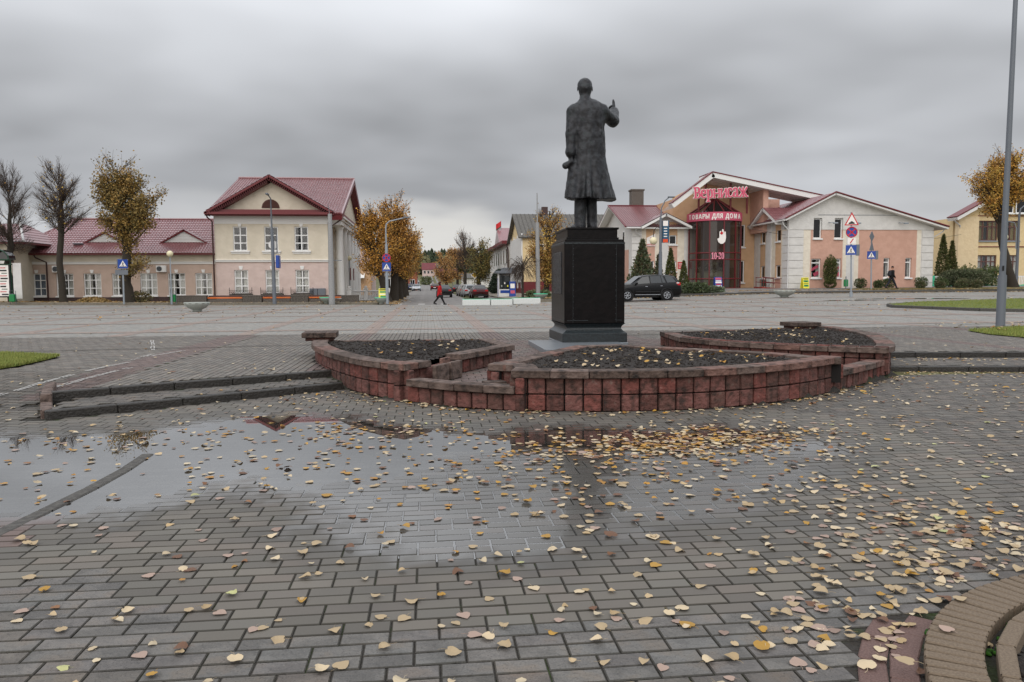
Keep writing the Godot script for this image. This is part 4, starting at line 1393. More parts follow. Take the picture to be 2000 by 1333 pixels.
func person(o: Node3D, tall: float, stride: float, lean: float, arms: Array, look: Array) -> void:
	# walking figure facing +x; look = [[part, material, primitive list builder flags]]
	var s := tall / 1.75
	var hip := 0.92 * s
	var p := []
	var neck := V(lean, 1.48 * s, 0)
	p.append(cap(V(0, 0.95 * s, 0), V(lean * 0.9, 1.36 * s, 0), 0.125 * s, 0.14 * s, 0.06, 0.85, 1.25))
	p.append(cap(neck - V(0, 0.05, 0), neck + V(0.01, 0.10 * s, 0), 0.055 * s, 0.052 * s, 0.02))
	p.append(cap(neck + V(0.02, 0.17 * s, 0), neck + V(0.025, 0.21 * s, 0), 0.085 * s, 0.09 * s, 0.02, 1.1, 0.92))
	p.append(cap(neck + V(0.115, 0.165 * s, 0), neck + V(0.12, 0.155 * s, 0), 0.012 * s, 0.014 * s, 0.01))
	p.append(cap(neck + V(0.08, 0.11 * s, 0), neck + V(0.07, 0.10 * s, 0), 0.035 * s, 0.03 * s, 0.02))
	for sd in [-1.0, 1.0]:
		p.append(cap(neck + V(0.01, 0.18 * s, sd * 0.083 * s), neck + V(0.01, 0.15 * s, sd * 0.083 * s), 0.016 * s, 0.012 * s, 0.004, 1.0, 0.6))
	var legs := []
	for sd in [-1.0, 1.0]:
		var fw: float = stride * sd
		var knee := V(fw * 0.42 + 0.04, 0.50 * s, sd * 0.09)
		var ank := V(fw, (0.09 if fw > 0 else 0.15) * s, sd * 0.09)
		legs.append([V(0, hip, sd * 0.085), knee, ank])
		p.append(cap(V(0, hip, sd * 0.085), knee, 0.085 * s, 0.06 * s, 0.03))
		p.append(cap(knee, ank, 0.058 * s, 0.04 * s, 0.02))
		p.append(cap(ank - V(0.02, 0.03, 0), ank + V(0.13 * s, -0.05 * s if fw > 0 else -0.09 * s, 0), 0.042, 0.036, 0.02))
		var ar: Array = arms[0 if sd < 0 else 1]
		p.append(cap(V(lean * 0.9, 1.40 * s, sd * 0.19 * s), ar[0], 0.052 * s, 0.044 * s, 0.03))
		p.append(cap(ar[0], ar[1], 0.042 * s, 0.032 * s, 0.02))
		hand(p, ar[1], (ar[1] - ar[0]).normalized(), V(0.2, 0, -sd).normalized(), s, 0.5)
	part("body", skin(p, 0.018), mk("skin tone", Color(0.72, 0.52, 0.43), 0.6), o)
	var t := []
	for l in legs:
		t.append(cap(l[0], l[1], 0.10 * s, 0.078 * s, 0.04))
		t.append(cap(l[1], l[2] + V(0, 0.03, 0), 0.076 * s, 0.066 * s, 0.02))
	part("trousers", skin(t, 0.02, 0.006), look[0], o)
	t = []
	for l in legs:
		var fw: float = l[2].x
		t.append(cap(l[2] - V(0.03, 0.035 * s, 0), l[2] + V(0.15 * s, (-0.045 if fw > 0 else -0.095) * s, 0), 0.052, 0.045, 0.02))
		t.append(cap(l[2] + V(0, 0.06, 0), l[2] - V(0.01, 0.03, 0), 0.055, 0.052, 0.02))
	part("shoes", skin(t, 0.016), M["black paint"], o)
	t = []
	var hem: float = look[2]
	t.append(cap(V(lean * 0.2, hem * s, 0), V(lean * 0.9, 1.32 * s, 0), look[3] * s, 0.165 * s, 0.06, 0.85, 1.25))
	t.append(cap(V(lean, 1.40 * s, -0.13 * s), V(lean, 1.40 * s, 0.13 * s), 0.085 * s, 0.085 * s, 0.05))
	t.append(["cut", hem * s])
	for sd in [-1.0, 1.0]:
		var ar: Array = arms[0 if sd < 0 else 1]
		t.append(cap(V(lean * 0.9, 1.40 * s, sd * 0.19 * s), ar[0], 0.082 * s, 0.072 * s, 0.03))
		t.append(cap(ar[0], ar[0].lerp(ar[1], 0.93), 0.07 * s, 0.058 * s, 0.02))
	part("jacket", skin(t, 0.02, 0.008), look[1], o)

func people() -> void:
	var red := mk("red wool", Color(0.66, 0.035, 0.06), 0.9)
	var dark := mk("black cloth", Color(0.065, 0.065, 0.07), 0.9)
	var navy := mk("navy cloth", Color(0.10, 0.115, 0.16), 0.8)
	var hair := mk("auburn hair", Color(0.26, 0.10, 0.08), 0.8)
	var o := thing("person", "person in a red coat and black trousers walking with a dark handbag", "person", V(0.86, far(0.86, -56.2) + 0.005, -56.2))
	var g := [[V(-0.05, 1.10, -0.23), V(0.06, 0.86, -0.22)], [V(-0.02, 1.12, 0.24), V(0.10, 0.90, 0.25)]]
	person(o, 1.64, 0.36, 0.06, g, [dark, red, 0.66, 0.235])
	part("hair", skin([cap(V(0.055, 1.575, 0), V(0.06, 1.60, 0), 0.095, 0.10, 0.02, 1.1, 1.0), cap(V(0.0, 1.56, 0), V(-0.01, 1.50, 0), 0.075, 0.06, 0.03)], 0.016), hair, o)
	part("scarf", skin([cap(V(0.06, 1.42, -0.04), V(0.07, 1.42, 0.04), 0.085, 0.085, 0.03)], 0.016), dark, o)
	var b := MB.new()
	b.bev(Vector3.ZERO, V(0.36, 0.22, 0.13), 0.03)
	b.tube([V(-0.12, 0.1, 0), V(-0.05, 0.22, 0), V(0.05, 0.22, 0), V(0.12, 0.1, 0)], [0.012, 0.012, 0.012, 0.012], 6)
	part("handbag", b, dark, o, V(0.10, 0.62, 0.27))
	o = thing("person", "person in dark jacket, jeans and cap with a backpack walking past the terracotta wall", "person", V(37.5, far(37.5, -58.4) + 0.175, -58.4))
	g = [[V(-0.02, 1.14, -0.26), V(0.12, 0.92, -0.24)], [V(0.02, 1.12, 0.27), V(0.16, 0.90, 0.25)]]
	person(o, 1.78, 0.40, 0.05, g, [navy, dark, 0.88, 0.17])
	part("cap", skin([cap(V(0.075, 1.73, 0), V(0.07, 1.75, 0), 0.10, 0.09, 0.02, 1.1, 1.0), cap(V(0.14, 1.725, -0.04), V(0.14, 1.725, 0.04), 0.03, 0.03, 0.02, 1.8, 1.0), ["cut", 1.70]], 0.014), dark, o)
	part("backpack", skin([cap(V(-0.17, 1.12, -0.06), V(-0.15, 1.36, -0.05), 0.13, 0.11, 0.05, 1.0, 1.1), cap(V(-0.17, 1.12, 0.06), V(-0.15, 1.36, 0.05), 0.13, 0.11, 0.05, 1.0, 1.1)], 0.02, 0.006), mk("backpack cloth", Color(0.12, 0.12, 0.15), 0.8), o)
	o = thing("person", "small far off person in dark clothes on the street", "person", V(-2.4, far(-2.4, -175.0), -175.0), PI / 2)
	g = [[V(0.0, 1.10, -0.24), V(0.08, 0.86, -0.22)], [V(0.0, 1.10, 0.24), V(0.08, 0.86, 0.22)]]
	person(o, 1.72, 0.2, 0.02, g, [dark, dark, 0.8, 0.18])

const FRONT := Transform3D.IDENTITY
# solid wall in a frame whose +z looks outwards, its outer face at z = 0, with rectangular openings [x0, x1, y0, y1]
func wall_open(b: MB, x0: float, x1: float, y0: float, y1: float, holes: Array, thick := 0.3) -> void:
	var xs := [x0, x1]
	for h in holes:
		for e in [h[0], h[1]]:
			if e > x0 and e < x1 and not e in xs: xs.append(e)
	xs.sort()
	for k in xs.size() - 1:
		var mid: float = (xs[k] + xs[k + 1]) * 0.5
		var cuts := []
		for h in holes:
			if h[0] < mid and h[1] > mid: cuts.append([maxf(h[2], y0), minf(h[3], y1)])
		cuts.sort_custom(func(a, c): return a[0] < c[0])
		var y := y0
		for c in cuts:
			if c[1] <= y: continue
			if c[0] > y: b.span(V(xs[k], y, -thick), V(xs[k + 1], c[0], 0))
			y = c[1]
		if y < y1: b.span(V(xs[k], y, -thick), V(xs[k + 1], y1, 0))
var pane_mesh: Mesh
# a window set into a wall: frame, one pane per light, sill and perhaps a curtain; cols and rows are the shares of width and height
func window(o: Node3D, f: Transform3D, h: Array, cols: Array, rows: Array, opt := {}) -> void:
	var w: float = h[1] - h[0]
	var t: float = h[3] - h[2]
	var fm: Material = opt.get("frame", M["window frame"])
	var bar: float = opt.get("bar", 0.07)
	var b := MB.new()
	var z: float = opt.get("deep", -0.10)
	b.span(V(-w / 2, -t / 2, z - 0.06), V(-w / 2 + bar, t / 2, z)); b.span(V(w / 2 - bar, -t / 2, z - 0.06), V(w / 2, t / 2, z))
	b.span(V(-w / 2 + bar, -t / 2, z - 0.06), V(w / 2 - bar, -t / 2 + bar, z)); b.span(V(-w / 2 + bar, t / 2 - bar, z - 0.06), V(w / 2 - bar, t / 2, z))
	var cx := [-w / 2]
	var cy := [-t / 2]
	for c in cols: cx.append(cx[-1] + w * c)
	for c in rows: cy.append(cy[-1] + t * c)
	for k in range(1, cx.size() - 1): b.span(V(cx[k] - bar * 0.55, -t / 2 + bar, z - 0.05), V(cx[k] + bar * 0.55, t / 2 - bar, z - 0.004))
	for k in range(1, cy.size() - 1): b.span(V(-w / 2 + bar, cy[k] - bar * 0.5, z - 0.054), V(w / 2 - bar, cy[k] + bar * 0.5, z - 0.008))
	var n := part("window", b, fm, o)
	n.transform = f * Transform3D(Basis(), V((h[0] + h[1]) / 2, (h[2] + h[3]) / 2, 0))
	if pane_mesh == null:
		var q := MB.new()
		q.span(V(-0.5, -0.5, -0.006), V(0.5, 0.5, 0.006))
		pane_mesh = q.mesh()
	for j in cy.size() - 1:
		for k in cx.size() - 1:
			var p := part("pane", pane_mesh, opt.get("glass", M["pane"]), n, V((cx[k] + cx[k + 1]) / 2, (cy[j] + cy[j + 1]) / 2, z - 0.03))
			p.scale = V(cx[k + 1] - cx[k] - bar * 0.6, cy[j + 1] - cy[j] - bar * 0.6, 1)
			p.rotation = V(r(-0.004, 0.004), r(-0.006, 0.006), 0)
	if opt.has("sill"):
		var s := MB.new()
		var ov: float = opt.get("over", 0.1)
		s.bev(V(0, -t / 2 - 0.06, 0.03), V(w + ov * 2, 0.12, 0.22), 0.015)
		if opt.get("sill2", false): s.bev(V(0, -t / 2 - 0.18, 0.0), V(w + ov * 2 - 0.08, 0.12, 0.12), 0.01)
		part("sill", s, opt["sill"], n)
	if opt.has("curtain"):
		var s := MB.new()
		var open: float = opt.get("open", 0.0)
		for sd in [-1.0, 1.0]:
			var half := w / 2 * (1.0 - open)
			var cnt := 10
			for k in cnt:
				var xa: float = sd * (w / 2 - half * k / cnt)
				var xb: float = sd * (w / 2 - half * (k + 1) / cnt)
				var za := z - 0.22 + (0.04 if k % 2 else 0.0)
				var zb := z - 0.22 + (0.0 if k % 2 else 0.04)
				if sd > 0: s.quad(V(xb, -t / 2, zb), V(xa, -t / 2, za), V(xa, t / 2, za), V(xb, t / 2, zb))
				else: s.quad(V(xa, -t / 2, za), V(xb, -t / 2, zb), V(xb, t / 2, zb), V(xa, t / 2, za))
		part("curtain", s, opt["curtain"], n)
# pressed metal tiles over a four-cornered roof face: eave left, eave right, ridge right, ridge left
func tiles(b: MB, p0: Vector3, p1: Vector3, p2: Vector3, p3: Vector3, wave := 0.22, course := 0.36, flat := false) -> void:
	var nn := (p1 - p0).cross(p3 - p0).normalized()
	if nn.length() < 0.5: nn = (p1 - p0).cross(p2 - p0).normalized()
	var ux := (p1 - p0).normalized()
	var uy := nn.cross(ux)
	var rise := maxf((p3 - p0).dot(uy), (p2 - p0).dot(uy))
	var rows := int(ceilf(rise / course))
	var x0 := minf(0.0, (p3 - p0).dot(ux))
	var x1 := maxf((p1 - p0).length(), (p2 - p0).dot(ux))
	var cols := int(ceilf((x1 - x0) / (wave / 4.0)))
	for j in rows:
		var lines := []
		for e in 2:
			var v := minf((j + e) * course, rise) / rise
			var a := p0.lerp(p3, v)
			var c := p1.lerp(p2, v)
			var ua := (a - p0).dot(ux)
			var uc := (c - p0).dot(ux)
			var row := []
			for k in cols + 1:
				var x := clampf(x0 + (x1 - x0) * k / cols, ua, uc)
				var h := 0.0 if flat else 0.018 * sin(x / wave * TAU) + (0.035 if e == 0 else 0.0)
				row.append(p0 + ux * x + uy * (v * rise) + nn * (0.02 + h))
			lines.append(row)
		for k in cols:
			var q0: Vector3 = lines[0][k]
			var q1: Vector3 = lines[0][k + 1]
			if q0.distance_squared_to(q1) < 1e-8 and lines[1][k].distance_squared_to(lines[1][k + 1]) < 1e-8: continue
			b.quad(q0, q1, lines[1][k + 1], lines[1][k])
			if not flat and j > 0: b.quad(q0 - nn * 0.035, q1 - nn * 0.035, q1, q0)
# a thin closed board under a roof face
func board(b: MB, p0: Vector3, p1: Vector3, p2: Vector3, p3: Vector3, thick: float) -> void:
	var nn := (p1 - p0).cross(p3 - p0).normalized()
	if nn.length() < 0.5: nn = (p1 - p0).cross(p2 - p0).normalized()
	var d := nn * -thick
	b.quad(p0, p1, p2, p3)
	b.quad(p3 + d, p2 + d, p1 + d, p0 + d)
	for q in [[p0, p1], [p1, p2], [p2, p3], [p3, p0]]:
		if q[0].distance_squared_to(q[1]) > 1e-6: b.quad(q[0] + d, q[1] + d, q[1], q[0])
func pipe(o: Node3D, pts: Array, rad: float, m: Material, called := "drainpipe") -> void:
	var b := MB.new()
	var rr := []
	for p in pts: rr.append(rad)
	b.tube(pts, rr, 8)
	part(called, b, m, o)
func keystone(o: Node3D, f: Transform3D, x: float, y: float, s := 1.0) -> void:
	var b := MB.new()
	b.prism(PackedVector2Array([Vector2(-0.15, 0) * s, Vector2(0.15, 0) * s, Vector2(0.23, 0.42) * s, Vector2(-0.23, 0.42) * s]), 0.0, 0.06)
	var p := part("keystone", b, M["white trim"], o)
	p.transform = f * Transform3D(Basis(), V(x, y, 0))
func shell(o: Node3D, x0: float, x1: float, z0: float, z1: float, y0: float, y1: float, m: Material, sides := "lrb") -> void:  # z0 front (nearer), z1 back
	var b := MB.new()
	if "l" in sides: b.span(V(x0, y0, z1), V(x0 + 0.3, y1, z0 - 0.301))
	if "r" in sides: b.span(V(x1 - 0.3, y0, z1), V(x1, y1, z0 - 0.301))
	if "b" in sides: b.span(V(x0 + 0.301, y0, z1), V(x1 - 0.301, y1, z1 + 0.3))
	if b.v.size(): part("wall", b, m, o)
	b = MB.new()
	b.span(V(x0 + 0.31, y1 - 0.2, z1 + 0.31), V(x1 - 0.31, y1 - 0.02, z0 - 0.31))
	b.span(V(x0 + 0.31, y0, z1 + 0.31), V(x1 - 0.31, y0 + 0.1, z0 - 0.31))
	part("floor_slab", b, M["dark room"], o)

func long_house() -> void:
	var o := thing("long_house", "long single storey pink house with red hipped roof and white gridded windows", "building")
	var z := -63.0
	var f := Transform3D(Basis(), V(0, 0, z))
	var x0 := -30.9
	var x1 := -16.45
	var wx := [[-30.75, -29.42], [-28.68, -27.40], [-26.65, -25.35], [-24.55, -23.25], [-22.45, -21.15], [-20.35, -19.03], [-18.27, -16.98]]
	var holes := []
	for w in wx: holes.append([w[0], w[1], 0.74, 2.48])
	x0 = -31.6
	var b := MB.new()
	b.t = f
	wall_open(b, x0, x1, 0.62, 3.18, holes)
	part("lower_wall", b, M["peach plaster"], o)
	b = MB.new(); b.t = f
	b.span(V(x0, 3.38, -0.3), V(x1, 4.02, 0))
	part("upper_wall", b, M["cream plaster"], o)
	b = MB.new(); b.t = f
	b.bev(V((x0 + x1) / 2, 3.28, -0.1), V(x1 - x0, 0.20, 0.34), 0.02)
	b.bev(V((x0 + x1) / 2, 3.36, 0.05), V(x1 - x0, 0.05, 0.14), 0.01)
	part("string_course", b, M["white trim"], o)
	b = MB.new(); b.t = f
	b.span(V(x0, -0.3, -0.34), V(x1, 0.62, 0.05))
	part("plinth", b, M["plinth"], o)
	shell(o, x0, x1, z, -73.5, 0.0, 4.02, M["peach plaster"], "lrb")
	for k in wx.size():
		window(o, f, holes[k], [0.333, 0.334, 0.333], [0.34, 0.36, 0.30], {"curtain": M["blue curtain"] if k == 0 else M["curtain"], "sill": M["window frame"], "over": 0.05, "open": [0.0, 0.3, 0.15, 0.3, 0.1, 0.2, 0.15][k]})
		keystone(o, f, (wx[k][0] + wx[k][1]) / 2, 2.50, 0.62)
	# roof: hipped at the left, running into the taller house at the right
	var e0 := V(-32.1, 4.02, z + 0.55)
	var e1 := V(-16.43, 4.02, z + 0.55)
	var r0 := V(-29.4, 7.1, -68.3)
	var r1 := V(-16.43, 7.1, -68.3)
	var eb0 := V(-32.1, 4.02, -74.0)
	var eb1 := V(-16.43, 4.02, -74.0)
	b = MB.new()
	tiles(b, e0, e1, r1, r0)
	tiles(b, eb0, e0, r0, r0)
	tiles(b, eb1, eb0, r0, r1)
	part("roof", b, M["roof red"], o)
	b = MB.new()
	b.span(V(-32.1, 3.90, z + 0.42), V(-16.45, 4.03, z + 0.56))
	b.span(V(-32.1, 3.9, z + 0.0), V(-16.45, 3.95, z + 0.42))
	b.span(V(-32.12, 3.9, -74.0), V(-31.98, 4.03, z + 0.42))
	part("eaves", b, M["soffit red"], o)
	b = MB.new()
	b.tube([r0 + V(0, 0.05, 0), r1 + V(0, 0.05, 0)], [0.09, 0.09], 8)
	b.tube([r0 + V(0, 0.04, 0), e0 + V(0, 0.04, 0)], [0.07, 0.07], 8)
	part("ridge_caps", b, M["roof red"], o)
	for d in [[-25.4, 1.5, 0.80], [-19.35, 1.75, 0.98]]:
		var g := Node3D.new()
		g.name = numbered("dormer", o)
		o.add_child(g)
		var yb := 4.92
		var zb: float = z + 0.55 - (yb - 4.02) * (5.85 / 3.08) + 0.02
		g.position = V(d[0], yb, zb)
		var hw: float = d[1]
		var hh: float = d[2]
		var s := MB.new()
		s.prism(PackedVector2Array([Vector2(-hw + 0.12, 0), Vector2(hw - 0.12, 0), Vector2(0, hh - 0.08)]), -0.06, 0.0)
		part("gable_board", s, M["white trim"], g)
		for k in 7:
			var y0: float = 0.06 + k * (hh - 0.2) / 7.0
			var w: float = (hw - 0.2) * (1.0 - (y0 + 0.05) / hh)
			s = MB.new()
			s.t = Transform3D(Basis(Vector3.RIGHT, 0.5), V(0, y0 + 0.03, 0.02))
			s.box(Vector3.ZERO, V(w * 2, 0.012, 0.075))
			part("louvre_slat", s, M["white trim"], g)
		s = MB.new()
		var back := hh * 5.85 / 3.08
		for sd in [-1.0, 1.0]:
			var a := V(sd * (hw + 0.12), -0.05, 0.15)
			var c := V(0, hh + 0.06, 0.15)
			var db := V(0, hh + 0.06, -back)
			var bb := V(sd * (hw + 0.12), -0.05, -0.05)
			if sd > 0: tiles(s, a, bb, db, c, 0.22, 0.36)
			else: tiles(s, bb, a, c, db, 0.22, 0.36)
		part("dormer_roof", s, M["roof red"], g)
		s = MB.new()
		for sd in [-1.0, 1.0]:
			s.t = Transform3D(Basis(Vector3.BACK, sd * -atan2(hh, hw)), V(sd * hw * 0.5, hh * 0.5, 0.10))
			s.box(Vector3.ZERO, V(sqrt(hh * hh + hw * hw) + 0.2, 0.10, 0.06))
		s.t = Transform3D.IDENTITY
		s.span(V(-hw, -0.08, -0.02), V(hw, -0.01, 0.10))
		part("bargeboard", s, M["roof trim red"], g)
	b = MB.new()
	b.t = Transform3D(Basis(Vector3.RIGHT, -0.485), V(-27.2, 4.75, -63.75))
	b.box(V(0, 0.0, 0), V(0.75, 0.03, 0.5))
	part("roof_hatch", b, M["galvanised"], o)
	for x in [-28.45, -20.75]:
		var ac := Node3D.new()
		ac.name = numbered("air_conditioner", o)
		o.add_child(ac)
		ac.position = V(x, 2.82, z + 0.18)
		var s := MB.new()
		s.bev(Vector3.ZERO, V(0.74, 0.52, 0.28), 0.02)
		part("case", s, M["white trim"], ac)
		s = MB.new()
		s.cyl(V(-0.12, 0, 0.13), V(-0.12, 0, 0.15), 0.20, 0.20, 20)
		part("fan_grille", s, M["black paint"], ac)
		s = MB.new()
		for q in 3: s.tube(_circle(V(-0.12, 0, 0.155), 0.06 + 0.06 * q, 20), _same(0.008, 21), 4)
		part("fan_guard", s, M["galvanised"], ac)
	pipe(o, [V(-30.0, 3.9, z + 0.45), V(-29.95, 3.7, z + 0.35), V(-29.28, 3.35, z + 0.12), V(-29.28, 0.4, z + 0.1)], 0.06, M["drainpipe"])
	# the wing at the far left
	o = thing("corner_wing", "cream corner wing with a red hipped roof at the left edge", "building")
	b = MB.new()
	b.t = Transform3D(Basis(), V(0, 0, -60.2))
	var hl := [[-34.5, -33.3, 1.4, 4.0]]
	wall_open(b, -38.0, -30.35, 0.3, 4.7, hl)
	part("wall", b, M["cream plaster"], o)
	window(o, Transform3D(Basis(), V(0, 0, -60.2)), hl[0], [0.5, 0.5], [0.6, 0.4], {"curtain": M["curtain"]})
	shell(o, -38.0, -30.35, -60.2, -67.0, 0.3, 4.7, M["cream plaster"], "lrb")
	b = MB.new()
	b.span(V(-38, 3.18, -60.19), V(-30.3, 3.38, -60.1))
	part("string_course", b, M["white trim"], o)
	b = MB.new()
	b.bev(V(-30.6, 2.5, -60.12), V(0.55, 4.4, 0.14), 0.02)
	part("corner_pilaster", b, M["ivory plaster"], o)
	b = MB.new()
	tiles(b, V(-38.6, 4.72, -59.5), V(-29.2, 4.72, -59.5), V(-31.2, 6.3, -63.2), V(-36.5, 6.3, -63.2))
	tiles(b, V(-29.2, 4.72, -59.5), V(-29.2, 4.72, -67.2), V(-31.2, 6.3, -64.0), V(-31.2, 6.3, -63.2))
	tiles(b, V(-29.2, 4.72, -67.2), V(-38.6, 4.72, -67.2), V(-36.5, 6.3, -64.0), V(-31.2, 6.3, -64.0))
	part("roof", b, M["roof red"], o)
	b = MB.new()
	b.span(V(-38.6, 4.60, -59.6), V(-29.2, 4.73, -59.48))
	b.span(V(-29.32, 4.6, -67.2), V(-29.2, 4.73, -59.62))
	b.span(V(-38.6, 4.62, -67.2), V(-29.34, 4.66, -59.62))
	part("eaves", b, M["soffit red"], o)
	b = MB.new()
	b.tube([V(-31.2, 6.36, -63.2), V(-29.2, 4.78, -59.5)], [0.09, 0.09], 8)
	part("hip_cap", b, M["white pipe"], o)
	pipe(o, [V(-29.9, 4.6, -59.6), V(-29.9, 4.4, -59.7), V(-30.25, 4.0, -60.0), V(-30.25, 0.4, -60.0)], 0.06, M["drainpipe"])

func _circle(c: Vector3, rad: float, n: int, ax := 0) -> Array:
	var out := []
	for k in n + 1:
		var a := TAU * k / n
		out.append(c + (V(cos(a), sin(a), 0) if ax == 0 else V(cos(a), 0, sin(a))) * rad)
	return out
func _same(x: float, n: int) -> Array:
	var out := []
	for k in n: out.append(x)
	return out

func two_storey_house() -> void:
	var o := thing("two_storey_house", "two storey pink and cream house with red pediment and white columns down its side", "building")
	var z := -62.0
	var f := Transform3D(Basis(), V(0, 0, z))
	var x0 := -16.43
	var x1 := -7.77
	var zb := -83.0
	var up := []
	var dn := []
	for x in [-14.50, -12.13, -9.82]:
		up.append([x - 0.53, x + 0.53, 4.19, 6.08])
		dn.append([x - 0.53, x + 0.53, 0.87, 2.69])
	var b := MB.new(); b.t = f
	wall_open(b, x0, x1, 0.45, 3.31, dn)
	part("lower_wall", b, M["pink plaster"], o)
	b = MB.new(); b.t = f
	wall_open(b, x0, x1, 3.47, 6.28, up)
	part("upper_wall", b, M["cream plaster"], o)
	b = MB.new(); b.t = f
	b.span(V(x0, -0.3, -0.34), V(x1 + 0.04, 0.45, 0.04))
	part("plinth", b, M["grey stone"], o)
	b = MB.new(); b.t = f
	b.bev(V((x0 + x1) / 2, 3.36, -0.08), V(x1 - x0 + 0.12, 0.12, 0.36), 0.02)
	b.bev(V((x0 + x1) / 2 + 0.02, 3.45, -0.05), V(x1 - x0 + 0.2, 0.06, 0.42), 0.015)
	part("string_course", b, M["white trim"], o)
	b = MB.new(); b.t = f
	b.span(V(x0, 6.28, -0.3), V(x1 + 0.003, 6.42, 0.05))
	b.span(V(x0, 6.42, -0.3), V(x1 + 0.06, 6.98, 0.09))
	part("frieze", b, M["white trim"], o)
	shell(o, x0, x1, z, zb, 0.0, 6.9, M["cream plaster"], "lb")
	var opt := {"sill": M["white trim"], "over": 0.2, "sill2": true, "bar": 0.08}
	var od := {"sill": M["grey stone"], "over": 0.2, "curtain": M["curtain"], "open": 0.2, "bar": 0.08}
	for k in 3:
		window(o, f, up[k], [0.5, 0.5], [0.32, 0.32, 0.36], opt)
		window(o, f, dn[k], [0.5, 0.5], [0.31, 0.34, 0.35], od)
		var c: float = (up[k][0] + up[k][1]) / 2
		keystone(o, f, c, 6.08 - 0.01, 0.68)
		keystone(o, f, c, 2.71, 0.68)
		# an iron window box
		var s := MB.new()
		for y in [0.80, 1.10]: s.tube([V(c - 0.85, y, z + 0.05), V(c - 0.85, y, z + 0.34), V(c + 0.85, y, z + 0.34), V(c + 0.85, y, z + 0.05)], _same(0.015, 4), 5)
		for e in [-0.85, 0.85]: s.cyl(V(c + e, 0.72, z + 0.34), V(c + e, 1.32, z + 0.34), 0.02, 0.02, 6)
		for q in 12: s.tube(_circle(V(c - 0.75 + q * 0.136, 0.95, z + 0.34), 0.06, 8), _same(0.012, 9), 4)
		part("window_box_rail", s, M["black paint"], o)
		s = MB.new()
		s.bev(V(c, 0.74, z + 0.18), V(1.7, 0.10, 0.3), 0.01)
		part("window_box", s, M["grey stone"], o)
	# meter cupboards at the right
	for k in 2:
		b = MB.new()
		b.bev(Vector3.ZERO, V(0.60, 0.72, 0.22), 0.015)
		part("meter_cupboard", b, M["grey metal"], o, V(-8.96 + k * 0.63, 0.86, z + 0.13))
	# side front with its columns
	var side := Transform3D(Basis(Vector3.UP, PI / 2), V(x1, 0, 0))   # x runs towards -z... local x = -world z
	var sh := []
	for k in 5:
		for q in [[1.1, 2.9], [4.3, 6.0]]: sh.append([66.2 + k * 3.1, 67.2 + k * 3.1, q[0], q[1]])
	b = MB.new(); b.t = side
	wall_open(b, 62.301, 83.0, 0.0, 6.28, sh, 0.3)
	part("side_wall", b, M["cream plaster"], o)
	for h in sh: window(o, side, h, [0.5, 0.5], [0.65, 0.35], {"curtain": M["curtain"]})
	for k in 6:
		b = MB.new()
		b.lathe([[0.42, 0.1], [0.42, 0.35], [0.36, 0.42], [0.34, 0.5], [0.33, 2.5], [0.29, 6.0], [0.33, 6.05], [0.38, 6.18], [0.38, 6.28]], 18)
		part("column", b, M["white trim"], o, V(x1 + 0.62, 0, -64.7 - k * 3.1))
	b = MB.new()
	b.span(V(x1 + 0.002, 6.285, zb), V(x1 + 1.02, 6.62, -62.6))
	b.span(V(x1 + 0.002, 6.622, zb - 0.05), V(x1 + 1.12, 6.80, -62.5))
	b.span(V(x1 + 0.002, 6.802, zb - 0.05), V(x1 + 1.25, 6.93, -62.4))
	part("entablature", b, M["white trim"], o)
	b = MB.new()
	b.span(V(x1 + 0.05, -0.25, zb), V(x1 + 1.15, 0.1, -62.4))
	part("column_base_step", b, M["grey stone"], o)
	for zz in [-69.3, -72.4]:
		b = MB.new()
		b.bev(Vector3.ZERO, V(0.05, 1.1, 0.6), 0.01)
		part("red_plaque", b, M["wine paint"], o, V(x1 + 0.98, 2.45, zz))
	# roofs: the main one with its ridge across, gable over the columns; a pediment gable towards the square
	var ey := 6.98
	var ry := 11.2
	var rz := -72.5
	var xl := -16.9
	var xr := -6.55
	b = MB.new()
	tiles(b, V(xl, ey, -61.2), V(xr, ey, -61.2), V(xr, ry, rz), V(xl, ry, rz))
	tiles(b, V(xr, ey, -83.8), V(xl, ey, -83.8), V(xl, ry, rz), V(xr, ry, rz))
	part("roof", b, M["roof red"], o)
	b = MB.new()
	board(b, V(xl, ey, -61.2), V(xr, ey, -61.2), V(xr, ry, rz), V(xl, ry, rz), 0.16)
	board(b, V(xr, ey, -83.8), V(xl, ey, -83.8), V(xl, ry, rz), V(xr, ry, rz), 0.16)
	part("roof_boards", b, M["soffit red"], o)
	b = MB.new()
	b.tube([V(xl, ry + 0.06, rz), V(xr, ry + 0.06, rz)], [0.1, 0.1], 8)
	b.tube([V(xr - 0.02, ry + 0.02, rz), V(xr - 0.02, ey + 0.02, -61.2)], [0.08, 0.08], 8)
	part("ridge_cap", b, M["roof red"], o)
	for gx in [[x1 + 0.6, 1.0], [x0, 1.0]]:
		b = MB.new()
		b.t = Transform3D(Basis(Vector3.UP, PI / 2), V(gx[0], 0, 0))
		b.prism(PackedVector2Array([Vector2(63.2, 7.15), Vector2(82.0, 7.15), Vector2(72.5, 10.85)]), -0.3, 0.0)
		part("side_gable", b, M["cream plaster"], o)
	b = MB.new()
	for sd in [-1.0, 1.0]:
		var l := sqrt(11.3 * 11.3 + 4.22 * 4.22)
		b.t = Transform3D(Basis(Vector3.RIGHT, sd * atan2(4.22, 11.3)), V(xr - 0.4, (ey + ry) / 2 - 0.16, rz + sd * 5.65))
		b.box(V(0, -0.14, 0), V(0.8, 0.30, l))
	b.t = Transform3D.IDENTITY
	b.span(V(x1 + 0.3, 6.94, -83.6), V(xr, 7.14, -61.3))
	part("side_raking_cornice", b, M["roof trim red"], o)
	# pediment
	var px := -12.0
	var hw := 4.75
	var py := 9.75
	var base := 6.98
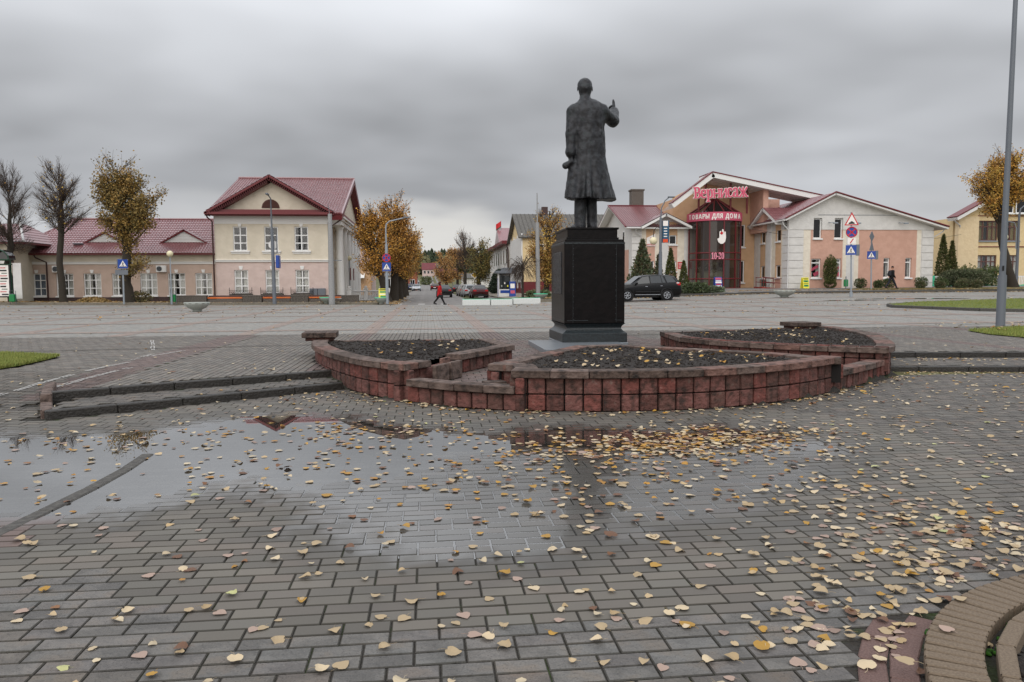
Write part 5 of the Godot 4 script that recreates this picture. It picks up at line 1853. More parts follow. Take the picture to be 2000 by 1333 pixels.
	var s1 := V(px - hw, base + 0.22, -61.0)
	var s2 := V(px + hw, base + 0.22, -61.0)
	var top := V(px, py + 0.22, -61.0)
	var zr := -61.2 - (py - ey) * 11.3 / 4.22
	b = MB.new()
	tiles(b, s1 + V(0, 0, -0.8), s1, top, V(px, py + 0.22, zr))
	tiles(b, s2, s2 + V(0, 0, -0.8), V(px, py + 0.22, zr), top)
	part("pediment_roof", b, M["roof red"], o)
	b = MB.new()
	b.prism(PackedVector2Array([Vector2(px - hw + 0.9, base + 0.38), Vector2(px + hw - 0.9, base + 0.38), Vector2(px, py - 0.28)]), -62.2, -61.9)
	part("tympanum", b, M["cream plaster"], o)
	b = MB.new()
	var ang := atan2(py - base, hw)
	var l2 := sqrt(hw * hw + (py - base) * (py - base))
	for sd in [-1.0, 1.0]:
		b.t = Transform3D(Basis(Vector3.BACK, sd * -ang), V(px + sd * hw / 2, (base + py) / 2 + 0.02, -61.55))
		b.box(V(0, 0.08, 0.0), V(l2 + 0.1, 0.16, 1.1))
		b.box(V(sd * 0.1, -0.12, -0.12), V(l2 - 0.5, 0.24, 0.75))
	b.t = Transform3D.IDENTITY
	part("raking_cornice", b, M["roof trim red"], o)
	b = MB.new()
	b.span(V(px - hw - 0.15, base - 0.04, -62.2), V(px + hw + 0.1, base + 0.14, -61.0))
	b.span(V(px - hw + 0.2, base + 0.142, -62.2), V(px + hw - 0.2, base + 0.36, -61.35))
	part("horizontal_cornice", b, M["roof trim red"], o)
	b = MB.new()
	for sd in [-1.0, 1.0]:
		for k in 34:   # the ribs of the soffit sheet
			var q := (k + 0.5) / 34.0
			b.t = Transform3D(Basis(Vector3.BACK, sd * -ang), V(px + sd * hw * (1 - q), lerpf(base, py, q) - 0.10, -61.0))
			b.box(V(0, 0.02, -0.38), V(0.025, 0.28, 0.76))
	part("soffit_ribs", b, M["soffit red"], o)
	var lun := PackedVector2Array()
	for k in 17: lun.append(Vector2(cos(PI * k / 16.0) * 0.68, sin(PI * k / 16.0) * 0.68))
	b = MB.new()
	b.prism(lun, -0.02, 0.02)
	var ln := part("attic_window", b, M["brown frame"], o, V(px - 0.08, 7.50, -61.87))
	for k in 7:
		var y := 0.04 + k * 0.09
		var ww := sqrt(maxf(0.68 * 0.68 - (y + 0.04) * (y + 0.04), 0.01))
		b = MB.new()
		b.t = Transform3D(Basis(Vector3.RIGHT, 0.5), V(0, y + 0.03, 0.04))
		b.box(Vector3.ZERO, V(ww * 2 - 0.06, 0.015, 0.08))
		part("louvre_slat", b, M["brown frame"], ln)
	pipe(o, [V(-16.75, 6.95, -61.1), V(-16.7, 6.7, -61.2), V(-16.5, 6.45, -61.75), V(-16.5, 0.4, -61.86)], 0.06, M["drainpipe"])
	pipe(o, [V(-6.7, 6.9, -61.5), V(-6.7, 6.6, -61.7), V(-7.55, 6.1, -62.2), V(-7.62, 0.3, -62.2)], 0.06, M["drainpipe"])
	pipe(o, [V(-6.6, 6.9, -83.2), V(-6.6, 6.6, -83.3), V(-7.5, 6.0, -83.4), V(-7.5, 0.3, -83.4)], 0.07, M["drainpipe"])
	# the side windows' flower rail and the balustrade beyond
	o = thing("balustrade", "white balustrade with square posts beside the columned house", "balustrade", V(-6.6, -0.02, -66.0))
	for k in 3:
		b = MB.new()
		b.bev(V(0, 0.55, 0), V(0.36, 1.1, 0.36), 0.02)
		b.bev(V(0, 1.14, 0), V(0.46, 0.1, 0.46), 0.02)
		b.ball(V(0, 1.3, 0), V(0.15, 0.13, 0.15), 10, 6)
		part("post", b, M["white trim"], o, V(1.15 * k, 0, -3.0 * k))
	for k in 2:
		b = MB.new()
		var a := V(1.15 * k, 0, -3.0 * k)
		var c := V(1.15 * (k + 1), 0, -3.0 * (k + 1))
		b.tube([a + V(0, 0.95, 0), c + V(0, 0.95, 0)], [0.07, 0.07], 6)
		b.tube([a + V(0, 0.18, 0), c + V(0, 0.18, 0)], [0.06, 0.06], 6)
		part("rail", b, M["white trim"], o)
		for q in 9:
			b = MB.new()
			b.lathe([[0.04, 0.2], [0.075, 0.4], [0.035, 0.65], [0.05, 0.93]], 8)
			part("baluster", b, M["white trim"], o, a.lerp(c, (q + 1) / 10.0))

func lettering(text: String, size: float, depth: float, bold := true, serif := false) -> Mesh:
	var t := TextMesh.new()
	t.text = text
	var f := SystemFont.new()
	f.font_names = PackedStringArray(["Droid Serif" if serif else "Droid Sans"])
	f.font_weight = 700 if bold else 400
	t.font = f
	t.font_size = 64
	t.pixel_size = size / 46.0
	t.depth = depth
	t.curve_step = 2.0
	t.horizontal_alignment = HORIZONTAL_ALIGNMENT_CENTER
	t.vertical_alignment = VERTICAL_ALIGNMENT_CENTER
	return t
# н, и and ж in slab serif strokes
func drawn_letter(ch: String, size: float) -> Mesh:
	var b := MB.new()
	var h := 0.74
	var st := 0.17
	var z := 0.06
	var x := 0.28
	if ch == "ж":
		b.box(V(0, h / 2, 0), V(st, h, z))
		for q in [[0.42, 0.03, 0.06, h * 0.52], [-0.42, 0.03, -0.06, h * 0.52], [0.40, h - 0.06, 0.05, h * 0.42], [-0.40, h - 0.06, -0.05, h * 0.42]]:
			var d := V(q[2] - q[0], q[3] - q[1], 0)
			b.t = Transform3D(Basis(Vector3.BACK, atan2(d.y, d.x)), V((q[0] + q[2]) / 2, (q[1] + q[3]) / 2, 0))
			b.box(Vector3.ZERO, V(d.length(), st * 0.85, z - 0.004))
		b.t = Transform3D.IDENTITY
		for q in [-0.44, 0.0, 0.44]: b.box(V(q, 0.04, 0), V(0.3, 0.075, z - 0.008))
		for q in [-0.42, 0.0, 0.42]: b.ball(V(q, h - 0.06, 0), V(0.11, 0.09, z / 2 + 0.002), 12, 6)
	else:
		for s in [-x, x]:
			b.box(V(s, h / 2, 0), V(st, h, z))
			for y in [0.035, h - 0.035]: b.box(V(s, y, 0), V(st + 0.15, 0.07, z - 0.004))
		if ch == "н": b.box(V(0, h / 2, 0), V(x * 2 - st, 0.10, z - 0.006))
		else:
			b.t = Transform3D(Basis(Vector3.BACK, atan2(h * 0.8, x * 1.6)), V(0, h / 2, 0))
			b.box(Vector3.ZERO, V(h * 1.05, 0.10, z - 0.006))
	for k in b.v.size(): b.v[k] = (b.v[k] - V(0, 0.49, 0)) * V(size, size, 1)
	return b.mesh()
func strips_wall(o: Node3D, f: Transform3D, list: Array, holes: Array) -> void:   # [x0, x1, y0, y1, material]
	for q in list:
		var b := MB.new()
		b.t = f
		var hh := []
		for h in holes:
			if h[0] >= q[0] - 0.01 and h[1] <= q[1] + 0.01: hh.append(h)
		wall_open(b, q[0], q[1], q[2], q[3], hh)
		part("wall", b, M[q[4]], o)
func quoins(o: Node3D, f: Transform3D, x0: float, x1: float, y0: float, y1: float, n: int) -> void:
	for k in n:
		var h := (y1 - y0) / n
		var b := MB.new()
		b.bev(V((x0 + x1) / 2, y0 + (k + 0.5) * h, 0.02), V(x1 - x0, h - 0.045, 0.10), 0.012)
		var p := part("quoin", b, M["white plaster"], o)
		p.transform = f

func shop_building() -> void:
	var o := thing("shop_building", "red roofed shop with a curved glass entrance and white quoined terracotta wings", "building")
	# right wing: its gable towards the square
	var f := Transform3D(Basis(), V(0, 0, -62.0))
	var x0 := 30.45
	var x1 := 43.5
	var low := 0.75
	var hw := [[32.62, 33.37, 5.2, 6.9], [34.5, 35.25, 5.2, 6.9], [32.5, 33.37, 1.86, 3.5], [34.4, 35.2, 1.86, 3.5], [39.05, 39.62, 1.84, 3.55], [41.05, 41.62, 1.84, 3.55]]
	strips_wall(o, f, [[30.45, 31.75, low, 5.94, "white plaster"], [31.75, 32.4, low, 5.94, "ivory plaster"], [32.4, 35.3, low, 5.94, "terracotta plaster"], [35.3, 35.65, low, 5.94, "ivory plaster"], [35.65, 36.35, low, 5.94, "white plaster"], [36.35, 36.75, low, 5.94, "ivory plaster"],
		[36.75, 42.05, low, 5.94, "terracotta plaster"], [42.05, 42.45, low, 5.94, "ivory plaster"], [42.45, 43.5, low, 5.94, "white plaster"]], hw)
	var b := MB.new(); b.t = Transform3D(Basis(), V(0, 0, -61.94))
	var cuts := [[32.62, 33.37, 5.9, 6.92], [34.5, 35.25, 5.9, 6.92]]
	wall_open(b, x0 - 0.05, x1 + 0.05, 5.942, 6.15, cuts, 0.36)
	wall_open(b, x0 - 0.05, 41.9, 6.15, 6.95, cuts, 0.36)
	part("frieze", b, M["white plaster"], o)
	b = MB.new(); b.t = Transform3D(Basis(), V(0, 0, -61.94))
	b.prism(PackedVector2Array([Vector2(x0, 6.95), Vector2(41.9, 6.95), Vector2(34.2, 8.85)]), -0.36, 0.0)
	b.prism(PackedVector2Array([Vector2(41.9, 6.15), Vector2(43.5, 6.15), Vector2(41.9, 6.72)]), -0.36, 0.0)
	part("gable", b, M["white plaster"], o)
	b = MB.new(); b.t = Transform3D(Basis(), V(0, 0, -61.93))
	b.span(V(33.0, 7.16, 0.0), V(41.2, 7.20, 0.01))
	part("conduit", b, M["grey metal"], o)
	for h in hw: window(o, f, h, [1.0], [1.0] if h[2] > 4 else [0.78, 0.22] , {"sill": M["window frame"], "over": 0.06, "bar": 0.09, "deep": -0.14, "glass": M["dark pane"] if h[2] > 4 else M["pane"], "curtain": M["curtain"], "open": 0.35})
	quoins(o, f, x0 - 0.06, 31.75, low, 5.9, 8)
	quoins(o, f, 42.5, x1 + 0.06, low, 5.9, 8)
	shell(o, x0, x1, -62.0, -76.0, low, 6.0, M["terracotta plaster"], "rb")
	# posters behind the lower left windows
	for k in 2:
		b = MB.new()
		b.t = Transform3D(Basis(Vector3.BACK, 0.5), V(32.9 + k * 1.9, 2.7 - k * 0.1, -62.17))
		b.box(Vector3.ZERO, V(0.72, 0.22, 0.01))
		b.box(V(-0.1, -0.5, 0), V(0.5, 0.3, 0.01))
		part("window_poster", b, M["pink sign"], o)
	for x in [33.95, 36.0, 40.3]:
		b = MB.new()
		b.tube([V(x, 6.55, -61.93), V(x, 6.5, -61.6), V(x + 0.35, 6.5, -61.45)], [0.035, 0.035, 0.035], 6)
		b.bev(V(x + 0.35, 6.46, -61.45), V(0.42, 0.12, 0.18), 0.03)
		part("wall_lamp", b, M["galvanised"], o)
	# roof of the right wing, ridge running away
	var rg := V(34.2, 9.0, -61.3)
	b = MB.new()
	tiles(b, V(29.8, 6.78, -75), V(29.8, 6.78, -61.3), rg, V(34.2, 9.0, -75))
	tiles(b, V(44.5, 6.12, -61.3), V(44.5, 6.12, -76.5), V(34.2, 9.0, -76.5), rg)
	part("roof", b, M["roof red"], o)
	b = MB.new()
	board(b, V(29.8, 6.76, -75), V(29.8, 6.76, -61.32), rg + V(0, -0.02, -0.02), V(34.2, 8.98, -75), 0.14)
	board(b, V(44.5, 6.10, -61.32), V(44.5, 6.10, -76.5), V(34.2, 8.98, -76.5), rg + V(0, -0.02, -0.02), 0.14)
	part("roof_boards", b, M["white trim"], o)
	b = MB.new()
	for q in [[V(29.8, 6.8, -61.28), rg], [V(44.5, 6.14, -61.28), rg]]:
		b.tube([q[0] + V(0, 0.05, 0), q[1] + V(0, 0.05, 0)], [0.07, 0.07], 6)
	part("verge_trim", b, M["roof trim red"], o)
	b = MB.new()
	b.tube([V(29.75, 6.68, -75), V(29.75, 6.68, -61.4)], [0.08, 0.08], 8)
	b.tube([V(44.5, 6.04, -61.5), V(44.5, 6.04, -76)], [0.08, 0.08], 8)
	part("gutter", b, M["white pipe"], o)
	pipe(o, [V(29.75, 6.6, -61.7), V(29.8, 6.35, -61.7), V(30.36, 5.9, -61.86), V(30.36, 0.9, -61.86)], 0.06, M["white pipe"])
	pipe(o, [V(44.4, 6.0, -61.8), V(44.3, 5.8, -61.8), V(43.62, 5.3, -62.1), V(43.62, 0.9, -62.1)], 0.06, M["white pipe"])
	b = MB.new()
	for k in 4: b.cyl(V(40.2 + k * 0.9, 7.3 - k * 0.25, -66), V(40.2 + k * 0.9, 8.05 - k * 0.2, -66), 0.02, 0.02, 5)
	b.tube([V(40.2, 8.05, -66), V(42.9, 7.45, -66)], [0.02, 0.02], 5)
	b.tube([V(40.2, 7.7, -66), V(42.9, 7.1, -66)], [0.02, 0.02], 5)
	part("roof_ladder", b, M["galvanised"], o)
	# side of the right wing, running away to the entrance: local x = -z
	var s := Transform3D(Basis(Vector3.UP, -PI / 2), V(x0, 0, 0))    # +z looks to -x; local x = +world z
	var sh := [[-64.35, -63.45, 1.9, 3.0], [-64.35, -63.45, 5.05, 6.2], [-67.4, -66.55, 1.9, 3.0], [-67.4, -66.55, 5.05, 6.2]]
	strips_wall(o, s, [[-63.35, -62.301, low, 6.0, "ivory plaster"], [-64.45, -63.35, low, 1.8, "terracotta plaster"], [-64.45, -63.35, 1.8, 6.0, "orange plaster"], [-65.3, -64.45, low, 6.0, "ivory plaster"], [-66.45, -65.3, low, 6.0, "white plaster"], [-67.5, -66.45, low, 1.8, "terracotta plaster"], [-67.5, -66.45, 1.8, 6.0, "orange plaster"], [-69.0, -67.5, low, 6.0, "white plaster"]], sh)
	for h in sh: window(o, s, h, [1.0], [1.0], {"sill": M["window frame"], "over": 0.05, "bar": 0.09, "glass": M["dark pane"]})
	b = MB.new(); b.t = s
	b.prism(PackedVector2Array([Vector2(-68.2, 6.001), Vector2(-63.0, 6.001), Vector2(-63.0, 6.6), Vector2(-65.6, 7.95), Vector2(-68.2, 6.6)]), -0.25, 0.02)
	part("dormer_wall", b, M["white plaster"], o)
	for q in [[-64.4, -63.4], [-67.5, -66.5]]:
		b = MB.new(); b.t = s
		b.span(V(q[0], 6.0, 0.021), V(q[1], 6.75, 0.04))
		part("orange_panel", b, M["orange plaster"], o)
	b = MB.new(); b.t = s
	b.bev(V(-65.6, 4.0, 0.05), V(0.9, 6.3, 0.1), 0.02)
	part("pilaster", b, M["white plaster"], o)
	quoins(o, s, -63.0, -61.97, low, 5.9, 8)
	b = MB.new()
	var dx := x0 - 0.75
	tiles(b, V(dx, 6.62, -62.75), V(dx + 3.6, 6.62, -62.75), V(dx + 3.6, 8.12, -65.6), V(dx, 8.12, -65.6), 0.22, 0.36)
	tiles(b, V(dx + 3.6, 6.62, -68.45), V(dx, 6.62, -68.45), V(dx, 8.12, -65.6), V(dx + 3.6, 8.12, -65.6), 0.22, 0.36)
	part("dormer_roof", b, M["roof red"], o)
	b = MB.new()
	board(b, V(dx, 6.6, -62.75), V(dx + 3, 6.6, -62.75), V(dx + 3, 8.10, -65.6), V(dx, 8.10, -65.6), 0.2)
	board(b, V(dx + 3, 6.6, -68.45), V(dx, 6.6, -68.45), V(dx, 8.10, -65.6), V(dx + 3, 8.10, -65.6), 0.2)
	part("dormer_boards", b, M["white trim"], o)
	# left wing
	var g := Transform3D(Basis(), V(0, 0, -68.0))
	var lx := 18.54
	var lr := 24.4
	var lh := [[21.98, 22.68, 2.55, 3.5], [21.98, 22.68, 5.0, 5.85], [19.9, 20.6, 2.55, 3.5]]
	strips_wall(o, g, [[18.54, 19.4, low, 6.5, "white plaster"], [19.4, 19.82, low, 6.5, "ivory plaster"], [19.82, 20.65, low, 4.9, "terracotta plaster"], [19.82, 20.65, 4.9, 6.5, "orange plaster"], [20.65, 21.25, low, 6.5, "ivory plaster"], [21.25, 21.93, low, 6.5, "white plaster"], [21.93, 22.75, low, 4.9, "terracotta plaster"], [21.93, 22.75, 4.9, 6.5, "orange plaster"], [22.75, 23.4, low, 6.5, "ivory plaster"], [23.4, 24.4, low, 6.5, "white plaster"]], lh)
	for h in lh: window(o, g, h, [1.0], [1.0], {"sill": M["window frame"], "over": 0.1, "bar": 0.09, "glass": M["dark pane"]})
	quoins(o, g, lx - 0.05, 19.4, low, 6.3, 9)
	b = MB.new(); b.t = g
	b.prism(PackedVector2Array([Vector2(19.3, 6.501), Vector2(23.9, 6.501), Vector2(23.9, 6.62), Vector2(21.4, 7.6), Vector2(19.3, 6.7)]), -0.25, 0.02)
	part("dormer_wall", b, M["white plaster"], o)
	for q in [[19.84, 20.63, 5.0, 6.9], [21.95, 22.73, 5.9, 7.05]]:
		b = MB.new(); b.t = g
		b.span(V(q[0], 6.501, 0.021), V(q[1], q[3], 0.04))
		part("orange_panel", b, M["terracotta plaster"] if q[0] < 20 else M["orange plaster"], o)
	# white sign board with a red square
	b = MB.new(); b.t = g
	b.prism(PackedVector2Array([Vector2(19.86, 4.85), Vector2(20.66, 4.85), Vector2(20.66, 5.98), Vector2(19.86, 5.6)]), 0.03, 0.09)
	var sg := part("wall_sign", b, M["letter white"], o)
	b = MB.new(); b.t = g * Transform3D(Basis(Vector3.BACK, -0.3), V(20.33, 5.42, 0.095))
	b.box(Vector3.ZERO, V(0.36, 0.36, 0.02))
	part("red_square", b, M["sign red"], sg)
	part("sign_text", lettering("АПТЕКА", 0.15, 0.012), M["sign red"], sg, V(20.26, 4.98, -67.895))
	b = MB.new(); b.t = g
	b.bev(V(23.05, 3.1, 0.03), V(0.5, 0.62, 0.05), 0.01)
	sg = part("notice_board", b, M["sign red"], o)
	for k in 4:
		b = MB.new(); b.t = g
		b.box(V(23.05, 2.92 + k * 0.12, 0.06), V(0.36, 0.035, 0.006))
		part("print_line", b, M["letter white"], sg)
	b = MB.new()   # gable end of the left wing
	b.span(V(lx, low, -80.0), V(lx + 0.3, 6.4, -68.301))
	part("wall", b, M["white plaster"], o)
	b = MB.new(); b.t = Transform3D(Basis(Vector3.UP, -PI / 2), V(lx, 0, 0))
	b.prism(PackedVector2Array([Vector2(-80.0, 6.4), Vector2(-68.0, 6.4), Vector2(-74.0, 8.85)]), -0.3, 0.0)
	part("gable", b, M["white plaster"], o)
	var ws := Transform3D(Basis(Vector3.UP, -PI / 2), V(lx, 0, 0))
	for q in [[-70.9, 5.0], [-70.9, 2.3]]:
		b = MB.new(); b.t = ws
		b.bev(V(q[0], q[1] + 0.65, 0.02), V(0.75, 1.5, 0.08), 0.02)
		part("side_window", b, M["window frame"], o)
		b = MB.new(); b.t = ws
		b.box(V(q[0], q[1] + 0.65, 0.05), V(0.55, 1.3, 0.03))
		part("pane", b, M["dark pane"], o)
	b = MB.new(); b.t = ws
	b.span(V(-72.4, low, 0.005), V(-69.2, 4.6, 0.03))
	part("terracotta_panel", b, M["terracotta plaster"], o)
	b = MB.new()
	tiles(b, V(17.75, 6.52, -67.3), V(24.6, 6.52, -67.3), V(24.6, 9.05, -74), V(17.75, 9.05, -74))
	tiles(b, V(24.6, 6.52, -80.7), V(17.75, 6.52, -80.7), V(17.75, 9.05, -74), V(24.6, 9.05, -74))
	part("roof", b, M["roof red"], o)
	b = MB.new()
	board(b, V(17.77, 6.5, -67.32), V(24.6, 6.5, -67.32), V(24.6, 9.03, -74), V(17.77, 9.03, -74), 0.14)
	board(b, V(24.6, 6.5, -80.7), V(17.77, 6.5, -80.7), V(17.77, 9.03, -74), V(24.6, 9.03, -74), 0.14)
	part("roof_boards", b, M["white trim"], o)
	b = MB.new()
	b.tube([V(17.72, 6.56, -67.3), V(17.72, 9.1, -74), V(24.6, 9.1, -74)], [0.08, 0.08, 0.08], 6)
	part("verge_trim", b, M["roof trim red"], o)
	b = MB.new()
	var dz := -67.0
	tiles(b, V(19.1, 6.55, -71), V(19.1, 6.55, dz), V(21.4, 7.75, dz), V(21.4, 7.75, -71), 0.22, 0.36)
	tiles(b, V(24.0, 6.5, dz), V(24.0, 6.5, -71), V(21.4, 7.75, -71), V(21.4, 7.75, dz), 0.22, 0.36)
	part("dormer_roof", b, M["roof red"], o)
	b = MB.new()
	board(b, V(19.1, 6.53, -70), V(19.1, 6.53, dz), V(21.4, 7.73, dz), V(21.4, 7.73, -70), 0.2)
	board(b, V(24.0, 6.48, dz), V(24.0, 6.48, -70), V(21.4, 7.73, -70), V(21.4, 7.73, dz), 0.2)
	part("dormer_boards", b, M["white trim"], o)
	b = MB.new()
	b.tube([V(17.8, 6.44, -67.25), V(19.2, 6.44, -67.25)], [0.08, 0.08], 8)
	part("gutter", b, M["white pipe"], o)
	pipe(o, [V(18.7, 6.4, -67.3), V(18.7, 6.1, -67.5), V(19.3, 5.8, -67.86), V(19.3, 0.9, -67.86)], 0.05, M["white pipe"])
	b = MB.new()
	b.bev(V(20.7, 9.75, -74.5), V(1.2, 1.9, 1.0), 0.03)
	b.bev(V(20.7, 10.65, -74.5), V(1.36, 0.16, 1.14), 0.02)
	part("chimney", b, M["grey stone"], o)
	# tall middle block behind the entrance
	var mf := Transform3D(Basis(), V(0, 0, -68.8))
	var mh := [[29.02, 29.52, 4.8, 6.87], [29.0, 29.5, 1.5, 3.55], [24.6, 27.6, 1.0, 3.4]]
	b = MB.new(); b.t = mf
	wall_open(b, 22.6, 30.44, low, 9.0, mh)
	part("wall", b, M["orange plaster"], o)
	b = MB.new(); b.t = mf
	b.prism(PackedVector2Array([Vector2(22.6, 9.0), Vector2(30.44, 9.0), Vector2(30.44, 10.2), Vector2(25.3, 10.75), Vector2(22.6, 9.35)]), -0.3, 0.0)
	part("gable", b, M["orange plaster"], o)
	b = MB.new()
	b.span(V(29.96, 6.0, -68.78), V(30.44, 10.1, -66.0))
	b.span(V(30.45, 6.9, -76.0), V(36.4, 8.6, -70.2))
	b.span(V(30.45, 8.6, -76.0), V(33.5, 9.4, -70.2))
	part("upper_wall", b, M["terracotta plaster"], o)
	b = MB.new()
	b.span(V(22.6, 6.5, -76), V(22.9, 9.2, -69.11))
	part("wall", b, M["orange plaster"], o)
	for h in mh.slice(0, 2): window(o, mf, h, [1.0], [1.0], {"sill": M["window frame"], "over": 0.06, "bar": 0.09, "glass": M["dark pane"]})
	# canopy roof over the entrance: two thick white edged slopes
	var cz := -65.4
	var ap := V(25.0, 11.15, cz)
	var cl := V(21.3, 8.4, cz)
	var cr := V(37.6, 8.75, cz)
	b = MB.new()
	var run_back := [V(0, 0, -0.9), V(0, 0, -3.4)]
	for k in 2:
		var q: Array = [[cl, ap], [ap, cr]][k]
		board(b, q[0], q[1], q[1] + run_back[k], q[0] + run_back[k], 0.42)
	part("canopy", b, M["white trim"], o)
	b = MB.new()
	for k in 2:
		var q: Array = [[cl, ap], [ap, cr]][k]
		var u := V(0, 0.10, 0.05)
		board(b, q[0] + u, q[1] + u, q[1] + run_back[k] + u, q[0] + run_back[k] + u, 0.09)
	part("canopy_roof", b, M["roof trim red"], o)
	b = MB.new()
	for k in 30:
		var q := (k + 0.5) / 30.0
		for e in [[cl, ap], [ap, cr]]:
			var p: Vector3 = e[0].lerp(e[1], q)
			b.span(p + V(-0.015, -0.45, -3.2), p + V(0.015, -0.425, -0.1))
	part("soffit_ribs", b, M["white pipe"], o)
	for q in [[24.1, -66.3], [27.0, -66.2], [28.7, -66.6], [25.1, -67.3]]:
		b = MB.new()
		var yt: float = (11.15 - (q[0] - 25.0) * 0.19 if q[0] > 25.0 else 11.15 - (25.0 - q[0]) * 0.743) - 0.40
		b.cyl(V(q[0], 7.7, q[1]), V(q[0], yt, q[1]), 0.09, 0.09, 10)
		part("canopy_post", b, M["wine paint"], o)
	# glass drum
	var dc := V(26.06, 0, -67.6)
	var dr := 2.35
	var segs := 12
	var ys := [1.0, 1.85, 3.55, 4.15, 6.98]
	for k in segs:
		var a0 := PI * k / segs
		var a1 := PI * (k + 1) / segs
		var p0 := dc + V(-cos(a0) * dr, 0, sin(a0) * dr)
		var p1 := dc + V(-cos(a1) * dr, 0, sin(a1) * dr)
		for j in 4:
			b = MB.new()
			b.quad(p0 + V(0, ys[j], 0), p1 + V(0, ys[j], 0), p1 + V(0, ys[j + 1], 0), p0 + V(0, ys[j + 1], 0))
			part("pane", b, M["tinted pane"], o)
	for k in segs + 1:
		if k % 2: continue
		var a := PI * k / segs
		var p := dc + V(-cos(a) * dr, 0, sin(a) * dr)
		b = MB.new()
		b.t = Transform3D(Basis(Vector3.UP, a - PI / 2), p)
		b.box(V(0, 3.99, 0), V(0.10, 6.0, 0.12))
		part("mullion", b, M["wine paint"], o)
	for y in ys:
		b = MB.new()
		var pts := []
		for k in segs + 1:
			var a := PI * k / segs
			pts.append(dc + V(-cos(a) * (dr + 0.02), y, sin(a) * (dr + 0.02)))
		b.tube(pts, _same(0.06, segs + 1), 6)
		part("transom", b, M["wine paint"], o)
	# inside of the entrance: floor, back wall with a dark doorway and pale columns
	b = MB.new()
	b.span(V(23.6, 0.85, -68.5), V(28.5, 0.98, -65.3))
	part("entrance_floor", b, M["kerb concrete"], o)
	for x in [24.9, 27.3]:
		b = MB.new()
		b.cyl(V(x, 0.98, -67.4), V(x, 6.9, -67.4), 0.16, 0.16, 12)
		part("inner_column", b, M["white trim"], o)
	# sign band round the top of the drum
	b = MB.new()
	for k in 26:
		var a0 := -0.3 + 3.5 * k / 26
		var a1 := -0.3 + 3.5 * (k + 1) / 26
		var q := []
		for e in [[a0, 0.10], [a1, 0.10]]: q.append(dc + V(-cos(e[0]) * (dr + e[1]), 0, sin(e[0]) * (dr + e[1])))
		b.quad(q[0] + V(0, 6.98, 0), q[1] + V(0, 6.98, 0), q[1] + V(0, 7.72, 0), q[0] + V(0, 7.72, 0))
		b.quad(q[0] + V(0, 7.72, 0), q[1] + V(0, 7.72, 0), dc + V(0, 7.72, 0), dc + V(0, 7.72, 0))
		b.quad(dc + V(0, 6.981, 0), q[1] + V(0, 6.981, 0), q[0] + V(0, 6.981, 0), dc + V(0, 6.981, 0))
	var band := part("sign_band", b, M["pink sign"], o)
	var words := "ТОВАРЫ ДЛЯ ДОМА"
	var widths := {"Т": 0.9, "О": 1.08, "В": 0.98, "А": 1.02, "Р": 0.92, "Ы": 1.25, " ": 0.62, "Д": 1.12, "Л": 1.08, "Я": 0.98, "М": 1.25}
	var total := 0.0
	for ch in words: total += widths[ch]
	var run := 0.0
	for ch in words:
		var mid: float = (run + widths[ch] * 0.5) / total
		run += widths[ch]
		if ch == " ": continue
		# the letters sit evenly as seen from the square
		var a := 1.20 + asin(lerpf(-0.91, 0.93, mid))
		var p := part("letter", lettering(ch, 0.42, 0.03), M["letter white"], band)
		p.transform = Transform3D(Basis(Vector3.UP, -(a - PI / 2)) * Basis().scaled(V(0.85, 1, 1)), dc + V(-cos(a) * (dr + 0.12), 7.35, sin(a) * (dr + 0.12)))
		p.rotation.y = a - PI / 2
	# glass cone with red ribs
	for k in 8:
		var a0 := PI * k / 8
		var a1 := PI * (k + 1) / 8
		b = MB.new()
		var p0 := dc + V(-cos(a0) * (dr - 0.05), 7.74, sin(a0) * (dr - 0.05))
		var p1 := dc + V(-cos(a1) * (dr - 0.05), 7.74, sin(a1) * (dr - 0.05))
		var t := dc + V(0, 9.2, 0)
		b.tri(p0, p1, t)
		part("cone_pane", b, M["dark pane"], o)
		b = MB.new()
		b.tube([p0 + V(0, 0.03, 0), t + V(0, 0.03, 0)], [0.06, 0.06], 6)
		part("cone_rib", b, M["wine paint"], o)
	# pink hours and the white emblem on the glass
	part("opening_hours", lettering("10-20", 0.56, 0.04, true, true), mk("hours pink", Color(0.93, 0.58, 0.66), 0.45), o, dc + V(-0.6, 3.86, dr + 0.14)).scale = V(0.6, 1, 1)
	b = MB.new()
	var hp := PackedVector2Array([Vector2(-0.38, -0.2), Vector2(-0.3, -0.48), Vector2(-0.08, -0.64), Vector2(0.14, -0.62), Vector2(0.34, -0.42), Vector2(0.4, -0.05), Vector2(0.36, 0.42), Vector2(0.25, 0.45), Vector2(0.22, 0.2), Vector2(0.16, 0.62), Vector2(0.05, 0.66), Vector2(0.0, 0.3), Vector2(-0.08, 0.5), Vector2(-0.2, 0.42), Vector2(-0.2, -0.1)])
	b.prism(hp, 0.0, 0.05)
	var em := part("glass_emblem", b, M["letter white"], o, dc + V(-0.25, 5.55, dr + 0.06))
	b = MB.new()
	b.prism(PackedVector2Array([Vector2(-0.17, 0.28), Vector2(0.02, 0.14), Vector2(0.14, 0.32), Vector2(-0.02, 0.46)]), 0.052, 0.07)
	part("red_heart", b, M["sign red"], em)
	# entrance platform with a yellow nosing
	b = MB.new()
	b.bev(V(26.1, 0.84, -64.4), V(6.4, 0.20, 2.3), 0.02)
	part("entrance_platform", b, M["kerb concrete"], o)
	b = MB.new()
	b.bev(V(26.1, 0.90, -63.22), V(6.42, 0.09, 0.10), 0.01)
	part("yellow_nosing", b, mk("yellow stripe", Color(0.80, 0.58, 0.12), 0.6), o)
	# wheelchair ramp with red rails
	b = MB.new()
